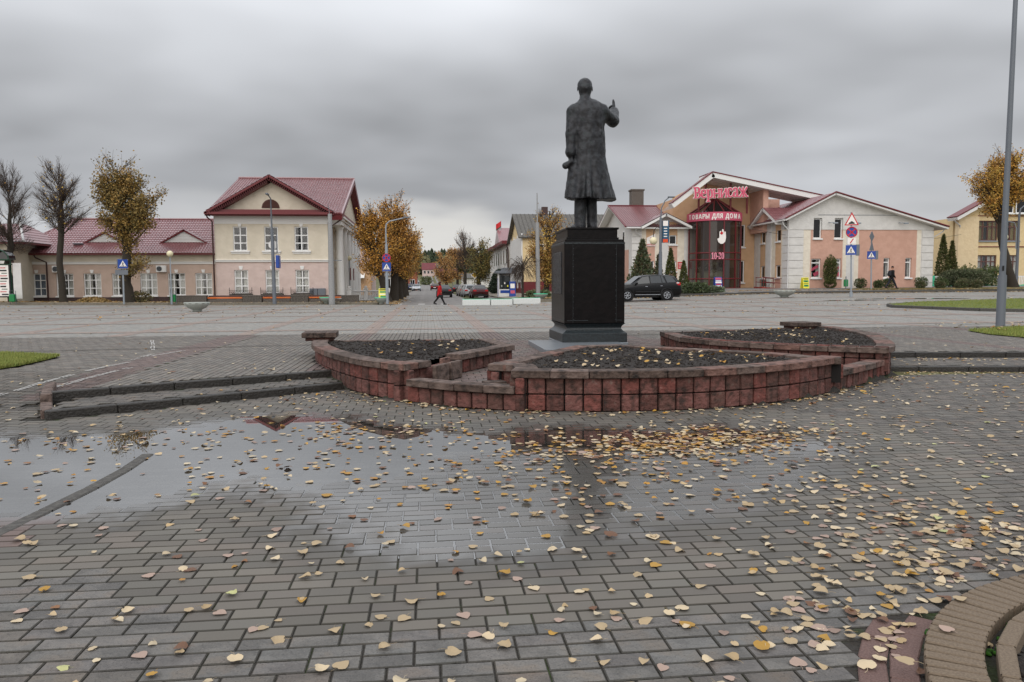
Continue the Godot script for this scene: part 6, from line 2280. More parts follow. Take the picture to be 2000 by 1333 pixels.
	b.prism(PackedVector2Array([Vector2(28.6, 0.6), Vector2(32.2, 0.6), Vector2(32.0, 0.84), Vector2(28.6, 1.12)]), -64.6, -61.75 - 1.2)
	part("ramp", b, mk("ramp red", Color(0.52, 0.17, 0.12), 0.7), o)
	for zz in [-64.5, -63.0]:
		b = MB.new()
		for h in [0.45, 0.85]: b.tube([V(28.7, 1.1 + h, zz), V(31.4, 0.9 + h, zz), V(31.65, 0.75 + h, zz), V(31.4, 0.62 + h, zz)], _same(0.03, 4), 6)
		for k in 4: b.cyl(V(28.75 + k * 0.88, 1.0 - k * 0.07, zz), V(28.75 + k * 0.88, 1.95 - k * 0.07, zz), 0.03, 0.03, 6)
		part("ramp_rail", b, M["wine paint"], o)
	# the small low annex behind at the right
	b = MB.new()
	b.span(V(43.52, low, -78), V(46.4, 4.6, -70))
	part("annex_wall", b, M["terracotta plaster"], o)
	b = MB.new()
	board(b, V(43.52, 5.05, -69.5), V(47.6, 4.55, -69.5), V(47.6, 4.55, -78.5), V(43.52, 5.05, -78.5), 0.4)
	part("annex_roof", b, M["white trim"], o)
	# name in pink letters on a frame before the canopy
	var n := thing("shop_name_sign", "large pink and white lettering reading Вернисаж hung under the canopy of the shop", "sign", V(25.62, 9.42, -65.1), 0.05)
	n.rotation.z = 0.055
	var chars := "Вернисаж"
	var cw := [0.85, 0.67, 0.80, 0.84, 0.84, 0.62, 0.74, 1.10]
	run = 0.0
	total = 0.0
	for w in cw: total += w
	for k in chars.length():
		var x: float = (run + cw[k] / 2 - total / 2) * 0.78
		run += cw[k]
		var m: Mesh = drawn_letter(chars[k], 0.93) if chars[k] in "ниж" else lettering(chars[k], 0.93, 0.06, true, true)
		var p := part("letter", m, M["letter pink"], n, V(x, 0.03 * k / 7.0, 0.06))
		p.scale = V(0.84, lerpf(1.05, 1.22, k / 7.0), 1)
		for q in 8:
			var a := TAU * q / 8
			part("letter_outline", m, M["letter white"], p, V(cos(a) * 0.04, sin(a) * 0.035, -0.04 - 0.002 * q))
	b = MB.new()
	b.tube([V(-2.5, 0.1, -0.08), V(2.5, 0.1, -0.08)], [0.03, 0.03], 6)
	b.tube([V(-2.5, -0.2, -0.08), V(2.5, -0.2, -0.08)], [0.03, 0.03], 6)
	b.tube([V(-1.5, -1.6, -0.9), V(0.3, -0.1, -0.08)], [0.035, 0.035], 6)
	part("sign_frame", b, M["wine paint"], n)

func yellow_house() -> void:
	var o := thing("yellow_house", "three storey yellow house with brown framed glazed loggias at the right edge", "building")
	var f := Transform3D(Basis(), V(0, 0, -72.0))
	var y0 := 0.6
	var holes := []
	for k in 2:
		holes.append([55.45 + k * 2.45, 57.55 + k * 2.45, 5.6, 7.62])
		holes.append([55.45 + k * 2.45, 57.55 + k * 2.45, 2.0, 4.15])
	var b := MB.new(); b.t = f
	wall_open(b, 55.3, 62.0, y0, 8.1, holes)
	part("wall", b, M["yellow plaster"], o)
	b = MB.new(); b.t = Transform3D(Basis(), V(0, 0, -71.75))
	b.span(V(53.1, y0, -0.55), V(55.3, 8.0, 0))
	part("side_bay", b, tinted("pale yellow plaster", M["yellow plaster"], Color(1.02, 1.03, 1.08)), o)
	b = MB.new(); b.t = Transform3D(Basis(), V(0, 0, -71.75))
	b.prism(PackedVector2Array([Vector2(53.1, 8.0), Vector2(62.0, 8.0), Vector2(62.0, 11.8), Vector2(57.6, 11.0), Vector2(53.6, 8.4)]), -0.55, -0.2)
	part("gable", b, M["yellow plaster"], o)
	shell(o, 53.1, 62.0, -72.3, -84.0, y0, 7.9, M["yellow plaster"], "lrb")
	b = MB.new(); b.t = f
	for y in [4.95, 8.05]: b.span(V(55.3, y, -0.1), V(62, y + 0.09, 0.07))
	part("string_course", b, M["wine paint"], o)
	for h in holes: window(o, f, h, [0.25, 0.25, 0.25, 0.25], [0.7, 0.3], {"frame": M["brown frame"], "bar": 0.10, "curtain": M["curtain"] if h[2] < 4 else mk("yellow curtain", Color(0.62, 0.55, 0.32), 0.9), "open": 0.25, "sill": M["galvanised"], "over": 0.02})
	var at := [[57.0, 58.9, 8.35, 9.9], [59.2, 61.2, 8.35, 9.9]]
	for h in at:
		window(o, Transform3D(Basis(), V(0, 0, -71.68)), h, [0.5, 0.5], [1.0], {"bar": 0.08, "glass": M["dark pane"], "sill": M["window frame"], "over": 0.1, "deep": 0.0})
	b = MB.new()
	board(b, V(52.4, 7.85, -71.1), V(60.6, 12.2, -71.1), V(60.6, 12.2, -72.6), V(52.4, 7.85, -72.6), 0.3)
	part("roof_boards", b, M["white trim"], o)
	b = MB.new()
	board(b, V(52.35, 7.97, -71.05), V(60.6, 12.32, -71.05), V(60.6, 12.32, -72.6), V(52.35, 7.97, -72.6), 0.09)
	part("roof", b, M["roof trim red"], o)
	pipe(o, [V(52.4, 7.75, -71.4), V(52.5, 7.5, -71.5), V(53.2, 7.1, -71.68), V(53.2, 6.9, -71.68)], 0.06, M["white pipe"])
	b = MB.new()
	b.bev(V(56.1, 8.75, -71.5), V(0.7, 0.5, 0.4), 0.05)
	b.ball(V(56.0, 8.8, -71.3), V(0.3, 0.3, 0.2), 12, 8)
	part("satellite_dish", b, M["white trim"], o)
	# mint and white fence
	o = thing("mint_fence", "mint green concrete fence with white pickets before the yellow house", "fence", V(48.6, 0.62, -69.0))
	for k in 5:
		var x := k * 2.6
		b = MB.new()
		b.bev(V(x, 0.7, 0), V(0.24, 1.5, 0.24), 0.02)
		part("post", b, M["mint"], o)
		b = MB.new()
		b.prism(PackedVector2Array([Vector2(x + 0.12, 0), Vector2(x + 2.48, 0), Vector2(x + 2.48, 0.75), Vector2(x + 1.9, 0.58), Vector2(x + 1.3, 0.5), Vector2(x + 0.7, 0.58), Vector2(x + 0.12, 0.75)]), -0.05, 0.05)
		part("panel", b, M["mint"], o)
		b = MB.new()
		b.span(V(x + 0.12, 1.3, -0.03), V(x + 2.48, 1.4, 0.03))
		part("rail", b, M["white trim"], o)
		for q in 12:
			var px := x + 0.28 + q * 0.186
			b = MB.new()
			b.span(V(px - 0.05, 0.52 + absf(q - 5.5) * 0.04, 0.051), V(px + 0.05, 1.38, 0.075))
			part("picket", b, M["white trim"], o)

# a plainer house for down the street: box, gable roof, rows of windows on the front (+z) and on one side
func house(called: String, label: String, x0: float, x1: float, z0: float, z1: float, y0: float, eave: float, ridge: float, along_x: bool, wm: String, rm: String, fw: Array, sw: Array, side: float) -> Node3D:
	var o := thing(called, label, "building")
	var b := MB.new()
	b.span(V(x0, y0 - 1.0, z1), V(x1, eave, z0))
	part("wall", b, M[wm], o)
	b = MB.new()
	var g := MB.new()
	var ov := 0.5
	if along_x:
		var zm := (z0 + z1) / 2
		var drop := (ridge - eave) / (z0 - zm) * ov
		board(b, V(x0 - ov, eave - drop, z0 + ov), V(x1 + ov, eave - drop, z0 + ov), V(x1 + ov, ridge, zm), V(x0 - ov, ridge, zm), 0.15)
		board(b, V(x1 + ov, eave - drop, z1 - ov), V(x0 - ov, eave - drop, z1 - ov), V(x0 - ov, ridge, zm), V(x1 + ov, ridge, zm), 0.15)
		for k in int((x1 - x0 + 1) / 0.5):
			b.tube([V(x0 - ov + k * 0.5, eave - drop + 0.02, z0 + ov), V(x0 - ov + k * 0.5, ridge + 0.02, zm)], [0.04, 0.04], 4, false)
		g.t = Transform3D(Basis(Vector3.UP, PI / 2), Vector3.ZERO)
		g.prism(PackedVector2Array([Vector2(-z0, eave), Vector2(-z1, eave), Vector2(-zm, ridge - 0.16)]), x0, x0 + 0.3)
		g.prism(PackedVector2Array([Vector2(-z0, eave), Vector2(-z1, eave), Vector2(-zm, ridge - 0.16)]), x1 - 0.3, x1)
	else:
		var xm := (x0 + x1) / 2
		var drop := (ridge - eave) / (xm - x0) * ov
		board(b, V(x0 - ov, eave - drop, z1 - ov), V(x0 - ov, eave - drop, z0 + ov), V(xm, ridge, z0 + ov), V(xm, ridge, z1 - ov), 0.15)
		board(b, V(x1 + ov, eave - drop, z0 + ov), V(x1 + ov, eave - drop, z1 - ov), V(xm, ridge, z1 - ov), V(xm, ridge, z0 + ov), 0.15)
		g.prism(PackedVector2Array([Vector2(x0, eave), Vector2(x1, eave), Vector2(xm, ridge - 0.16)]), z0 - 0.3, z0)
		g.prism(PackedVector2Array([Vector2(x0, eave), Vector2(x1, eave), Vector2(xm, ridge - 0.16)]), z1, z1 + 0.3)
	part("roof", b, M[rm], o)
	part("gable", g, M[wm], o)
	var put := func(f: Transform3D, w: Array):
		for q in w:   # x, y, width, height
			var k := MB.new()
			k.t = f
			k.span(V(q[0] - q[2] / 2 - 0.07, q[1] - 0.07, -0.02), V(q[0] + q[2] / 2 + 0.07, q[1] + q[3] + 0.07, 0.05))
			var n := part("window", k, M["window frame"], o)
			for s in 2:
				k = MB.new()
				k.t = f
				k.span(V(q[0] - q[2] / 2 + (q[2] / 2 + 0.03) * s, q[1], 0.03), V(q[0] - 0.03 + (q[2] / 2 + 0.03) * s, q[1] + q[3], 0.06))
				part("pane", k, M["dark pane"], n)
	put.call(Transform3D(Basis(), V(0, 0, z0)), fw)
	if side < 0: put.call(Transform3D(Basis(Vector3.UP, -PI / 2), V(x0, 0, 0)), sw)
	else: put.call(Transform3D(Basis(Vector3.UP, PI / 2), V(x1, 0, 0)), sw)
	return o

func street_houses() -> void:
	var o := house("gabled_house", "cream two storey house with grey slate roof and red plinth right of the street", 10.75, 24, -86, -98, -0.1, 7.0, 9.9, true, "yellow plaster", "slate", [[12.6, 4.2, 1.0, 1.7], [15.2, 4.2, 1.0, 1.7], [17.8, 4.2, 1.0, 1.7], [15.2, 2.2, 1.0, 1.2]], [[-88.6, 4.4, 1.1, 1.6], [-92, 4.4, 1.1, 1.6], [-95.4, 4.4, 1.1, 1.6]], -1)
	var b := MB.new()
	b.span(V(10.7, -0.4, -98.02), V(24.02, 1.75, -85.95))
	part("red_plinth", b, M["wine paint"], o)
	for z in [-86.3, -90.2, -93.8, -97.6]:
		b = MB.new()
		b.span(V(10.62, 1.0, z - 0.3), V(10.76, 7.2, z + 0.3))
		part("pilaster", b, M["white trim"], o)
	b = MB.new()
	b.span(V(10.62, 1.7, -97.9), V(10.73, 6.9, -86.1))
	part("white_side", b, M["white plaster"], o)
	b = MB.new()
	b.bev(V(9.9, 3.1, -92), V(1.9, 0.7, 2.2), 0.04)
	part("porch_roof", b, M["grey metal"], o)
	b = MB.new()
	b.bev(V(14.2, 9.9, -92), V(0.7, 1.7, 0.7), 0.02)
	part("chimney", b, M["plinth"], o)
	var sw := []
	for k in 7:
		sw.append([-101.5 - k * 3.8, 4.3, 1.2, 1.9])
		sw.append([-101.5 - k * 3.8, 1.2, 1.2, 1.6])
	o = house("flag_house", "pinkish grey house with dark red eaves and a flag on its roof", 10.6, 21, -99.5, -129, 0.2, 7.0, 9.2, false, "white plaster", "roof trim red", [], sw, -1)
	b = MB.new()
	b.span(V(9.7, 6.75, -129.5), V(10.62, 7.15, -99.2))
	part("red_eaves", b, M["roof trim red"], o)
	b = MB.new()
	b.t = Transform3D(Basis(Vector3.UP, -PI / 2), V(10.3, 0, 0))
	b.prism(PackedVector2Array([Vector2(-117, 7.1), Vector2(-109, 7.1), Vector2(-113, 9.8)]), -4.0, 0.0)
	part("dormer", b, M["roof red"], o)
	pipe(o, [V(10.4, 6.9, -99.6), V(10.4, 6.4, -99.5), V(10.5, 6.0, -99.4), V(10.5, 0.2, -99.4)], 0.09, M["drainpipe"])
	var fl := thing("flag", "red and green flag on a pole above the street house", "flag", V(10.9, 8.6, -112.5))
	fl.scale = V(0.48, 0.62, 0.6)
	b = MB.new()
	b.cyl(V(0, -0.6, 0), V(0, 3.6, 0), 0.05, 0.035, 8)
	part("pole", b, M["galvanised"], fl)
	for q in 2:
		b = MB.new()
		for k in 6:
			var xa := -1.6 * k / 6.0
			var xb := -1.6 * (k + 1) / 6.0
			var za := 0.12 * sin(k * 1.3)
			var zb := 0.12 * sin((k + 1) * 1.3)
			var d0 := -0.14 * k
			var d1 := -0.14 * (k + 1)
			var lo := 2.3 if q else 2.0
			var hi := 3.5 if q else 2.29
			b.quad(V(xb, lo + d1, zb), V(xa, lo + d0, za), V(xa, hi + d0, za), V(xb, hi + d1, zb))
		part("flag_cloth", b, M["sign red"] if q else M["dark green"], fl)
	house("orange_house", "orange house with a pinkish upper storey behind the yellow leafed trees", -13.5, -7.1, -97, -108, 0.0, 8.2, 10.4, false, "pink plaster", "slate", [[-11.5, 5.2, 1.1, 1.5], [-9.0, 5.2, 1.1, 1.5]], [[99.5, 5.4, 1.0, 1.5], [103, 5.4, 1.0, 1.5]], 1)
	b = MB.new()
	b.span(V(-12.5, -0.5, -96.98), V(-6.9, 3.9, -95.2))
	var oa := thing("orange_annex", "low orange annex with a small white awning below the pinkish house", "building")
	part("wall", b, M["orange plaster"], oa)
	b = MB.new()
	board(b, V(-9.6, 2.35, -94.2), V(-7.6, 2.35, -94.2), V(-7.6, 2.9, -95.2), V(-9.6, 2.9, -95.2), 0.06)
	part("awning", b, M["white trim"], oa)
	house("white_kiosk_house", "low white building with a green base under the orange trees", -7.2, -4.9, -128, -136, 0.0, 3.2, 3.6, true, "white plaster", "galvanised", [[-6.4, 1.0, 0.6, 1.5]], [], 1)
	house("brick_house", "red brick house with a dark gable roof far down the street", -5.9, -2.2, -168, -184, 0.2, 4.6, 6.6, false, "orange brick", "slate", [[-4.9, 1.2, 0.9, 1.4], [-3.2, 1.2, 0.9, 1.4], [-4.0, 4.2, 0.7, 0.9]], [[171, 1.4, 1, 1.4], [175, 1.4, 1, 1.4], [179, 1.4, 1, 1.4]], 1)
	house("low_white_house", "low white building at the foot of the street trees on the right", 9.5, 24, -205, -215, 0.4, 3.4, 4.6, true, "white plaster", "slate", [[11, 1.4, 1, 1.2], [14, 1.4, 1, 1.2], [17, 1.4, 1, 1.2]], [[-208, 1.4, 1, 1.2], [-212, 1.4, 1, 1.2]], -1)
	house("far_red_house", "large red roofed house on the hill at the end of the street", -4.0, 7.5, -640, -655, 8.5, 14.5, 20.0, true, "pink plaster", "roof trim red", [[-2, 11, 1.6, 2.2], [1, 11, 1.6, 2.2], [4, 11, 1.6, 2.2]], [], -1)
	house("far_grey_house", "grey roofed house beside the large red roofed one on the hill", 8.0, 17.0, -630, -645, 8.0, 15.5, 19.5, true, "plinth", "slate", [[10, 11, 1.4, 2], [13, 11, 1.4, 2]], [], -1)
	house("far_brown_house", "brown house below the red roofed ones on the hill", 9.0, 22.0, -560, -572, 5.5, 10.0, 13.5, true, "plinth", "roof trim red", [[11, 7.2, 1.4, 1.6], [14, 7.2, 1.4, 1.6]], [], -1)

# tree: a trunk path, limbs that reach for random places in the crown's ellipsoids, twigs on the limbs, leaves on the twigs
# crown: [[centre, radii, share of limbs]]; opt: limbs, twigs, leaves (per twig), leaf (size), colours, bare (upswept twigs), r
func tree(called: String, label: String, cat: String, at: Vector3, trunk: Array, rad: Array, crown: Array, opt: Dictionary, group := "") -> Node3D:
	rng.seed = hash(label) % 100000
	var o := thing(called, label, cat, at, 0, group)
	var b := MB.new()
	var pts := []
	var rr := []
	for k in trunk.size() - 1:   # a little wander along the trunk
		for s in 4:
			var q := s / 4.0
			pts.append(trunk[k].lerp(trunk[k + 1], q) + V(r(-1, 1), 0, r(-1, 1)) * 0.03)
			rr.append(lerpf(rad[k], rad[k + 1], q) * r(0.95, 1.06))
	pts.append(trunk[-1]); rr.append(rad[-1])
	rr[0] *= 1.25
	b.tube(pts, rr, 10)
	part("trunk", b, M["bark"], o)
	var limbs := MB.new()
	var twigs := MB.new()
	var lv := MB.new()
	var cols: Array = opt.get("colours", [Color(0.40, 0.24, 0.03)])
	var size: float = opt.get("leaf", 0.13)
	var lowest: float = opt.get("fork", 0.35)
	for cr in crown:
		for k in int(opt.get("limbs", 30) * cr[2]):
			var d := V(r(-1, 1), r(-1, 1), r(-1, 1))
			while d.length() > 1.0: d = V(r(-1, 1), r(-1, 1), r(-1, 1))
			d = d.normalized() * pow(d.length(), 0.5) * r(0.75, 1.0)
			var tip: Vector3 = cr[0] + d * cr[1]
			# leave the trunk below the tip
			var ty := clampf(tip.y - (tip - V(0, tip.y, 0)).length() * r(0.5, 1.1) - 0.4, trunk[-1].y * lowest, trunk[-1].y)
			var j := 0
			while j < pts.size() - 2 and pts[j + 1].y < ty: j += 1
			var root: Vector3 = pts[j].lerp(pts[j + 1], clampf((ty - pts[j].y) / maxf(pts[j + 1].y - pts[j].y, 0.01), 0, 1))
			var mid := root.lerp(tip, 0.5) + V(r(-0.25, 0.25), (-0.18 if not opt.has("droop") else 0.5) * root.distance_to(tip) * 0.5, r(-0.25, 0.25))
			var path := []
			var lr := []
			var l0: float = minf(rr[j] * 0.55, 0.02 + 0.022 * root.distance_to(tip)) * opt.get("limb_r", 1.0)
			for s in 7:
				var q := s / 6.0
				path.append(root.lerp(mid, q).lerp(mid.lerp(tip, q), q) + V(r(-1, 1), r(-1, 1), r(-1, 1)) * 0.05 * root.distance_to(tip) * 0.3)
				lr.append(lerpf(l0, minf(l0, 0.014), q))
			limbs.tube(path, lr, 5, false)
			var dir: Vector3 = (path[6] - path[3]).normalized()
			for s in int(opt.get("twigs", 8)):
				var q := r(0.35, 1.0) * 6.0
				var a: Vector3 = path[int(q)].lerp(path[mini(int(q) + 1, 6)], q - int(q))
				var out: Vector3 = (a - cr[0]) / cr[1]
				var tl: float = r(0.5, 1.0) * opt.get("twig_len", 1.1)
				var td := (dir * r(0.4, 1.0) + out.normalized() * r(0.2, 0.8) + V(r(-0.6, 0.6), r(-0.4, 0.5), r(-0.6, 0.6)) + V(0, opt.get("lift", 0.2), 0)).normalized()
				if opt.has("droop"): td = (td + V(0, -1.4, 0)).normalized()
				var e := a + td * tl * 0.55 + V(r(-0.1, 0.1), r(-0.05, 0.1), r(-0.1, 0.1))
				var f := e + (td + V(r(-0.3, 0.3), 0.25 if not opt.has("droop") else -0.6, r(-0.3, 0.3))).normalized() * tl * 0.45
				var tr: float = opt.get("twig_r", 0.012)
				twigs.tube([a, e, f], [tr, tr * 0.8, tr * 0.5], 3, false)
				for w in int(opt.get("sub", 1)):
					var g := a.lerp(e, r(0.2, 1.0))
					var h := g + (td + V(r(-0.8, 0.8), r(-0.2, 0.7), r(-0.8, 0.8))).normalized() * tl * r(0.3, 0.6)
					twigs.tube([g, h], [tr * 0.8, tr * 0.45], 3, false)
				var here: Color = cols[rng.randi_range(0, cols.size() - 1)].lerp(cols[rng.randi_range(0, cols.size() - 1)], rng.randf())
				var dens: float = opt.get("leaves", 14)
				if opt.has("thin_top") and f.y > opt["thin_top"]: dens *= 0.25
				var cnt := int(dens) + (1 if rng.randf() < dens - int(dens) else 0)
				for w in cnt:
					var p: Vector3 = (a.lerp(e, rng.randf()) if rng.randf() < 0.4 else e.lerp(f, r(0, 1.1))) + V(r(-1, 1), r(-1, 1), r(-1, 1)) * opt.get("spread", 0.22)
					_leaf(lv, p, size * r(0.6, 1.25), here * r(0.75, 1.25))
	part("limbs", limbs, M["bark"], o).set_meta("kind", "stuff")
	part("twigs", twigs, M["twig"], o).set_meta("kind", "stuff")
	if lv.v.size(): part("crown", lv, M["crown leaf"], o).set_meta("kind", "stuff")
	return o
func _leaf(b: MB, p: Vector3, s: float, c: Color) -> void:
	var ax := V(r(-1, 1), r(-0.9, 0.4), r(-1, 1)).normalized()
	var sd := ax.cross(V(r(-1, 1), r(-1, 1), r(-1, 1))).normalized()
	var nn := ax.cross(sd)
	var k := b.v.size()
	b.v.append(p); b.v.append(p + ax * s * 0.55 + sd * s * 0.42 + nn * s * 0.1); b.v.append(p + ax * s); b.v.append(p + ax * s * 0.55 - sd * s * 0.42 + nn * s * 0.1)
	c.a = 1.0
	for q in 4:
		b.n.append(nn); b.c.append(c); b.u.append(Vector2.ZERO)
	b.i.append(k); b.i.append(k + 1); b.i.append(k + 2); b.i.append(k); b.i.append(k + 2); b.i.append(k + 3)

func trees() -> void:
	var gold := [Color(0.56, 0.275, 0.045), Color(0.49, 0.235, 0.04), Color(0.39, 0.19, 0.035), Color(0.60, 0.33, 0.06), Color(0.28, 0.16, 0.035)]
	var olive := [Color(0.26, 0.18, 0.05), Color(0.31, 0.19, 0.05), Color(0.21, 0.15, 0.045), Color(0.36, 0.21, 0.05), Color(0.16, 0.125, 0.04)]
	var rust := [Color(0.36, 0.175, 0.055), Color(0.40, 0.21, 0.06), Color(0.30, 0.145, 0.05), Color(0.42, 0.25, 0.07)]
	var yellow := [Color(0.48, 0.30, 0.055), Color(0.41, 0.26, 0.05), Color(0.33, 0.215, 0.05), Color(0.53, 0.36, 0.08)]
	var g := "lime trees along the left verge"
	var ty := func(x, z): return far(x, z) - 0.05
	tree("bare_tree", "bare upswept lime tree at the left edge behind the green roofed notice stand", "tree", V(-29.6, ty.call(-29.6, -58.5), -58.5), [V(0, 0, 0), V(-0.3, 2.5, 0), V(0.0, 4.2, 0), V(0.1, 7.5, 0)], [0.27, 0.23, 0.2, 0.08], [[V(0.15, 6.6, 0), V(1.6, 3.4, 1.6), 1.0]], {"limbs": 46, "limb_r": 0.36, "twigs": 15, "sub": 4, "leaves": 0.06, "twig_len": 1.2, "lift": 0.3, "twig_r": 0.0085, "fork": 0.5, "colours": rust}, g)
	tree("bare_tree", "bare upswept lime tree with a few last leaves, second from the left", "tree", V(-25.95, ty.call(-25.95, -58), -58), [V(0, 0, 0), V(-0.15, 3.0, 0), V(0.1, 6.0, 0), V(0.1, 8.2, 0)], [0.25, 0.22, 0.19, 0.08], [[V(0.0, 8.0, 0), V(1.5, 2.6, 1.5), 0.6], [V(0.3, 6.8, 0), V(1.95, 1.7, 1.9), 0.4]], {"limbs": 60, "limb_r": 0.36, "twigs": 14, "sub": 4, "leaves": 0.3, "twig_len": 1.15, "lift": 0.3, "twig_r": 0.0085, "fork": 0.6, "colours": yellow}, g)
	tree("leafy_tree", "broad olive and golden leafed lime tree with a forked trunk before the long house", "tree", V(-21.4, ty.call(-21.4, -58), -58), [V(0, 0, 0), V(-0.25, 1.6, 0), V(-0.1, 4.0, 0), V(-0.3, 6.2, 0), V(-0.6, 9.5, 0)], [0.42, 0.36, 0.27, 0.19, 0.06], [[V(-0.5, 7.2, 0), V(1.6, 2.2, 1.6), 0.38], [V(-0.8, 9.2, 0), V(1.3, 1.9, 1.3), 0.22], [V(0.9, 7.4, 0), V(1.6, 1.7, 1.6), 0.30], [V(0.3, 3.4, 0.1), V(0.6, 1.6, 0.6), 0.10]], {"limbs": 96, "twigs": 10, "sub": 1, "leaves": 20, "leaf": 0.145, "spread": 0.26, "thin_top": 9.9, "colours": olive, "fork": 0.12}, g)
	g = "orange lime trees along the left side of the street"
	tree("street_tree", "nearest golden orange street tree, leaning left beside the no stopping sign", "tree", V(-3.35, ty.call(-3.3, -65), -65), [V(0, 0, 0), V(-0.35, 1.8, 0), V(-1.1, 4.2, 0), V(-1.2, 6.5, 0)], [0.36, 0.31, 0.22, 0.08], [[V(-1.0, 5.0, 0), V(1.75, 2.6, 1.8), 0.7], [V(-0.9, 7.3, 0), V(1.0, 1.3, 1.0), 0.3]], {"limbs": 64, "twigs": 9, "leaves": 19, "leaf": 0.14, "spread": 0.26, "colours": gold, "thin_top": 7.4, "fork": 0.3}, g)
	tree("street_tree", "tall rusty orange street tree behind the no stopping sign post", "tree", V(-2.95, ty.call(-2.9, -69), -69), [V(0, 0, 0), V(0.05, 3.0, 0), V(0.15, 5.5, 0), V(0.1, 8, 0)], [0.40, 0.32, 0.24, 0.08], [[V(0.35, 5.3, 0), V(1.85, 2.9, 1.9), 0.7], [V(0.2, 7.8, 0), V(1.4, 1.6, 1.4), 0.3]], {"limbs": 80, "twigs": 10, "leaves": 19, "leaf": 0.14, "spread": 0.26, "colours": rust + gold, "thin_top": 8.9, "fork": 0.3}, g)
	for q in [[-2.75, -77.0, "third"], [-2.7, -87.0, "fourth"], [-2.75, -100.0, "fifth"]]:
		tree("street_tree", "golden brown street tree, %s in the row left of the street" % q[2], "tree", V(q[0], ty.call(q[0], q[1]), q[1]), [V(0, 0, 0), V(0.0, 3.0, 0), V(0.1, 5.5, 0)], [0.33, 0.26, 0.12], [[V(0.25, 5.2, 0), V(1.9, 2.8, 1.9), 1.0]], {"limbs": 50, "twigs": 9, "leaves": 13, "leaf": 0.17, "spread": 0.3, "colours": gold + olive, "fork": 0.35}, g)
	g = "trees along the right side of the street"
	tree("street_tree", "sparse orange leafed tree between the pedestal and the gabled house", "tree", V(10.35, ty.call(10.4, -66), -66), [V(0, 0, 0), V(0.0, 2.5, 0), V(0.15, 5.0, 0), V(0.3, 7.6, 0)], [0.26, 0.22, 0.16, 0.06], [[V(0.2, 5.0, 0), V(1.6, 3.4, 1.6), 0.75], [V(0.3, 2.4, 0.2), V(1.2, 1.2, 1.0), 0.25]], {"limbs": 60, "twigs": 10, "sub": 2, "leaves": 16, "leaf": 0.14, "spread": 0.25, "colours": rust + yellow, "thin_top": 7.2, "fork": 0.15}, g)
	tree("weeping_tree", "small bare weeping tree on the corner lawn", "tree", V(7.75, ty.call(7.7, -62) + 0.1, -62), [V(0, 0, 0), V(0.0, 1.6, 0), V(0.0, 3.0, 0)], [0.11, 0.10, 0.07], [[V(0, 3.2, 0), V(1.35, 1.0, 1.3), 1.0]], {"limbs": 30, "twigs": 9, "sub": 2, "leaves": 0.0, "twig_len": 1.5, "droop": true, "limb_r": 0.7, "twig_r": 0.008, "fork": 0.8}, g)
	tree("street_tree", "reddish brown tree farthest down the right side of the street", "tree", V(3.7, ty.call(3.7, -150), -150), [V(0, 0, 0), V(0, 3.0, 0), V(0, 5, 0)], [0.3, 0.24, 0.1], [[V(0, 5.0, 0), V(2.4, 3.6, 2.4), 1.0]], {"limbs": 42, "twigs": 8, "leaves": 10, "leaf": 0.24, "spread": 0.4, "colours": rust, "fork": 0.4}, g)
	tree("street_tree", "reddish brown half bare tree right of the street before the farthest one", "tree", V(5.4, ty.call(5.4, -138), -138), [V(0, 0, 0), V(0, 3.0, 0), V(0, 6, 0)], [0.3, 0.24, 0.1], [[V(0, 5.4, 0), V(2.3, 3.6, 2.3), 1.0]], {"limbs": 40, "twigs": 8, "leaves": 6, "leaf": 0.22, "spread": 0.4, "colours": rust, "fork": 0.4}, g)
	tree("bare_tree", "tall bare tree standing in the middle of the right street row", "tree", V(6.4, ty.call(6.4, -130), -130), [V(0, 0, 0), V(0, 4.0, 0), V(0, 8, 0)], [0.32, 0.26, 0.1], [[V(0.1, 7.2, 0), V(2.3, 4.0, 2.3), 1.0]], {"limbs": 50, "twigs": 13, "sub": 3, "leaves": 0.3, "leaf": 0.2, "limb_r": 0.6, "twig_len": 1.6, "lift": 0.7, "twig_r": 0.013, "colours": rust, "fork": 0.4}, g)
	tree("street_tree", "dark green and ochre leafed tree with a leaning grey trunk right of the street", "tree", V(7.6, ty.call(7.6, -112), -112), [V(0, 0, 0), V(-0.2, 3.0, 0), V(-0.5, 6, 0)], [0.34, 0.27, 0.1], [[V(0, 4.8, 0), V(2.3, 3.2, 2.3), 1.0]], {"limbs": 52, "twigs": 9, "leaves": 10, "leaf": 0.19, "spread": 0.34, "colours": [Color(0.10, 0.105, 0.03), Color(0.20, 0.15, 0.04), Color(0.30, 0.20, 0.05), Color(0.07, 0.08, 0.025)], "fork": 0.35}, g)
	tree("leafy_tree", "golden leafed tree at the right edge before the yellow house, leaning left", "tree", V(49.6, ty.call(49.6, -60) + 0.15, -60), [V(0, 0, 0), V(-0.7, 2.2, 0), V(-1.35, 4.4, 0), V(-1.5, 6.4, 0), V(-1.1, 9.5, 0)], [0.40, 0.33, 0.25, 0.19, 0.06], [[V(-1.6, 9.0, 0), V(2.5, 2.3, 2.4), 0.6], [V(0.0, 9.8, 0), V(2.4, 2.0, 2.2), 0.4]], {"limbs": 92, "twigs": 10, "leaves": 18, "leaf": 0.15, "spread": 0.27, "colours": yellow + gold, "thin_top": 11.2, "fork": 0.55})
	# wooded hill at the end of the street
	rng.seed = 77
	var spruce := MB.new()
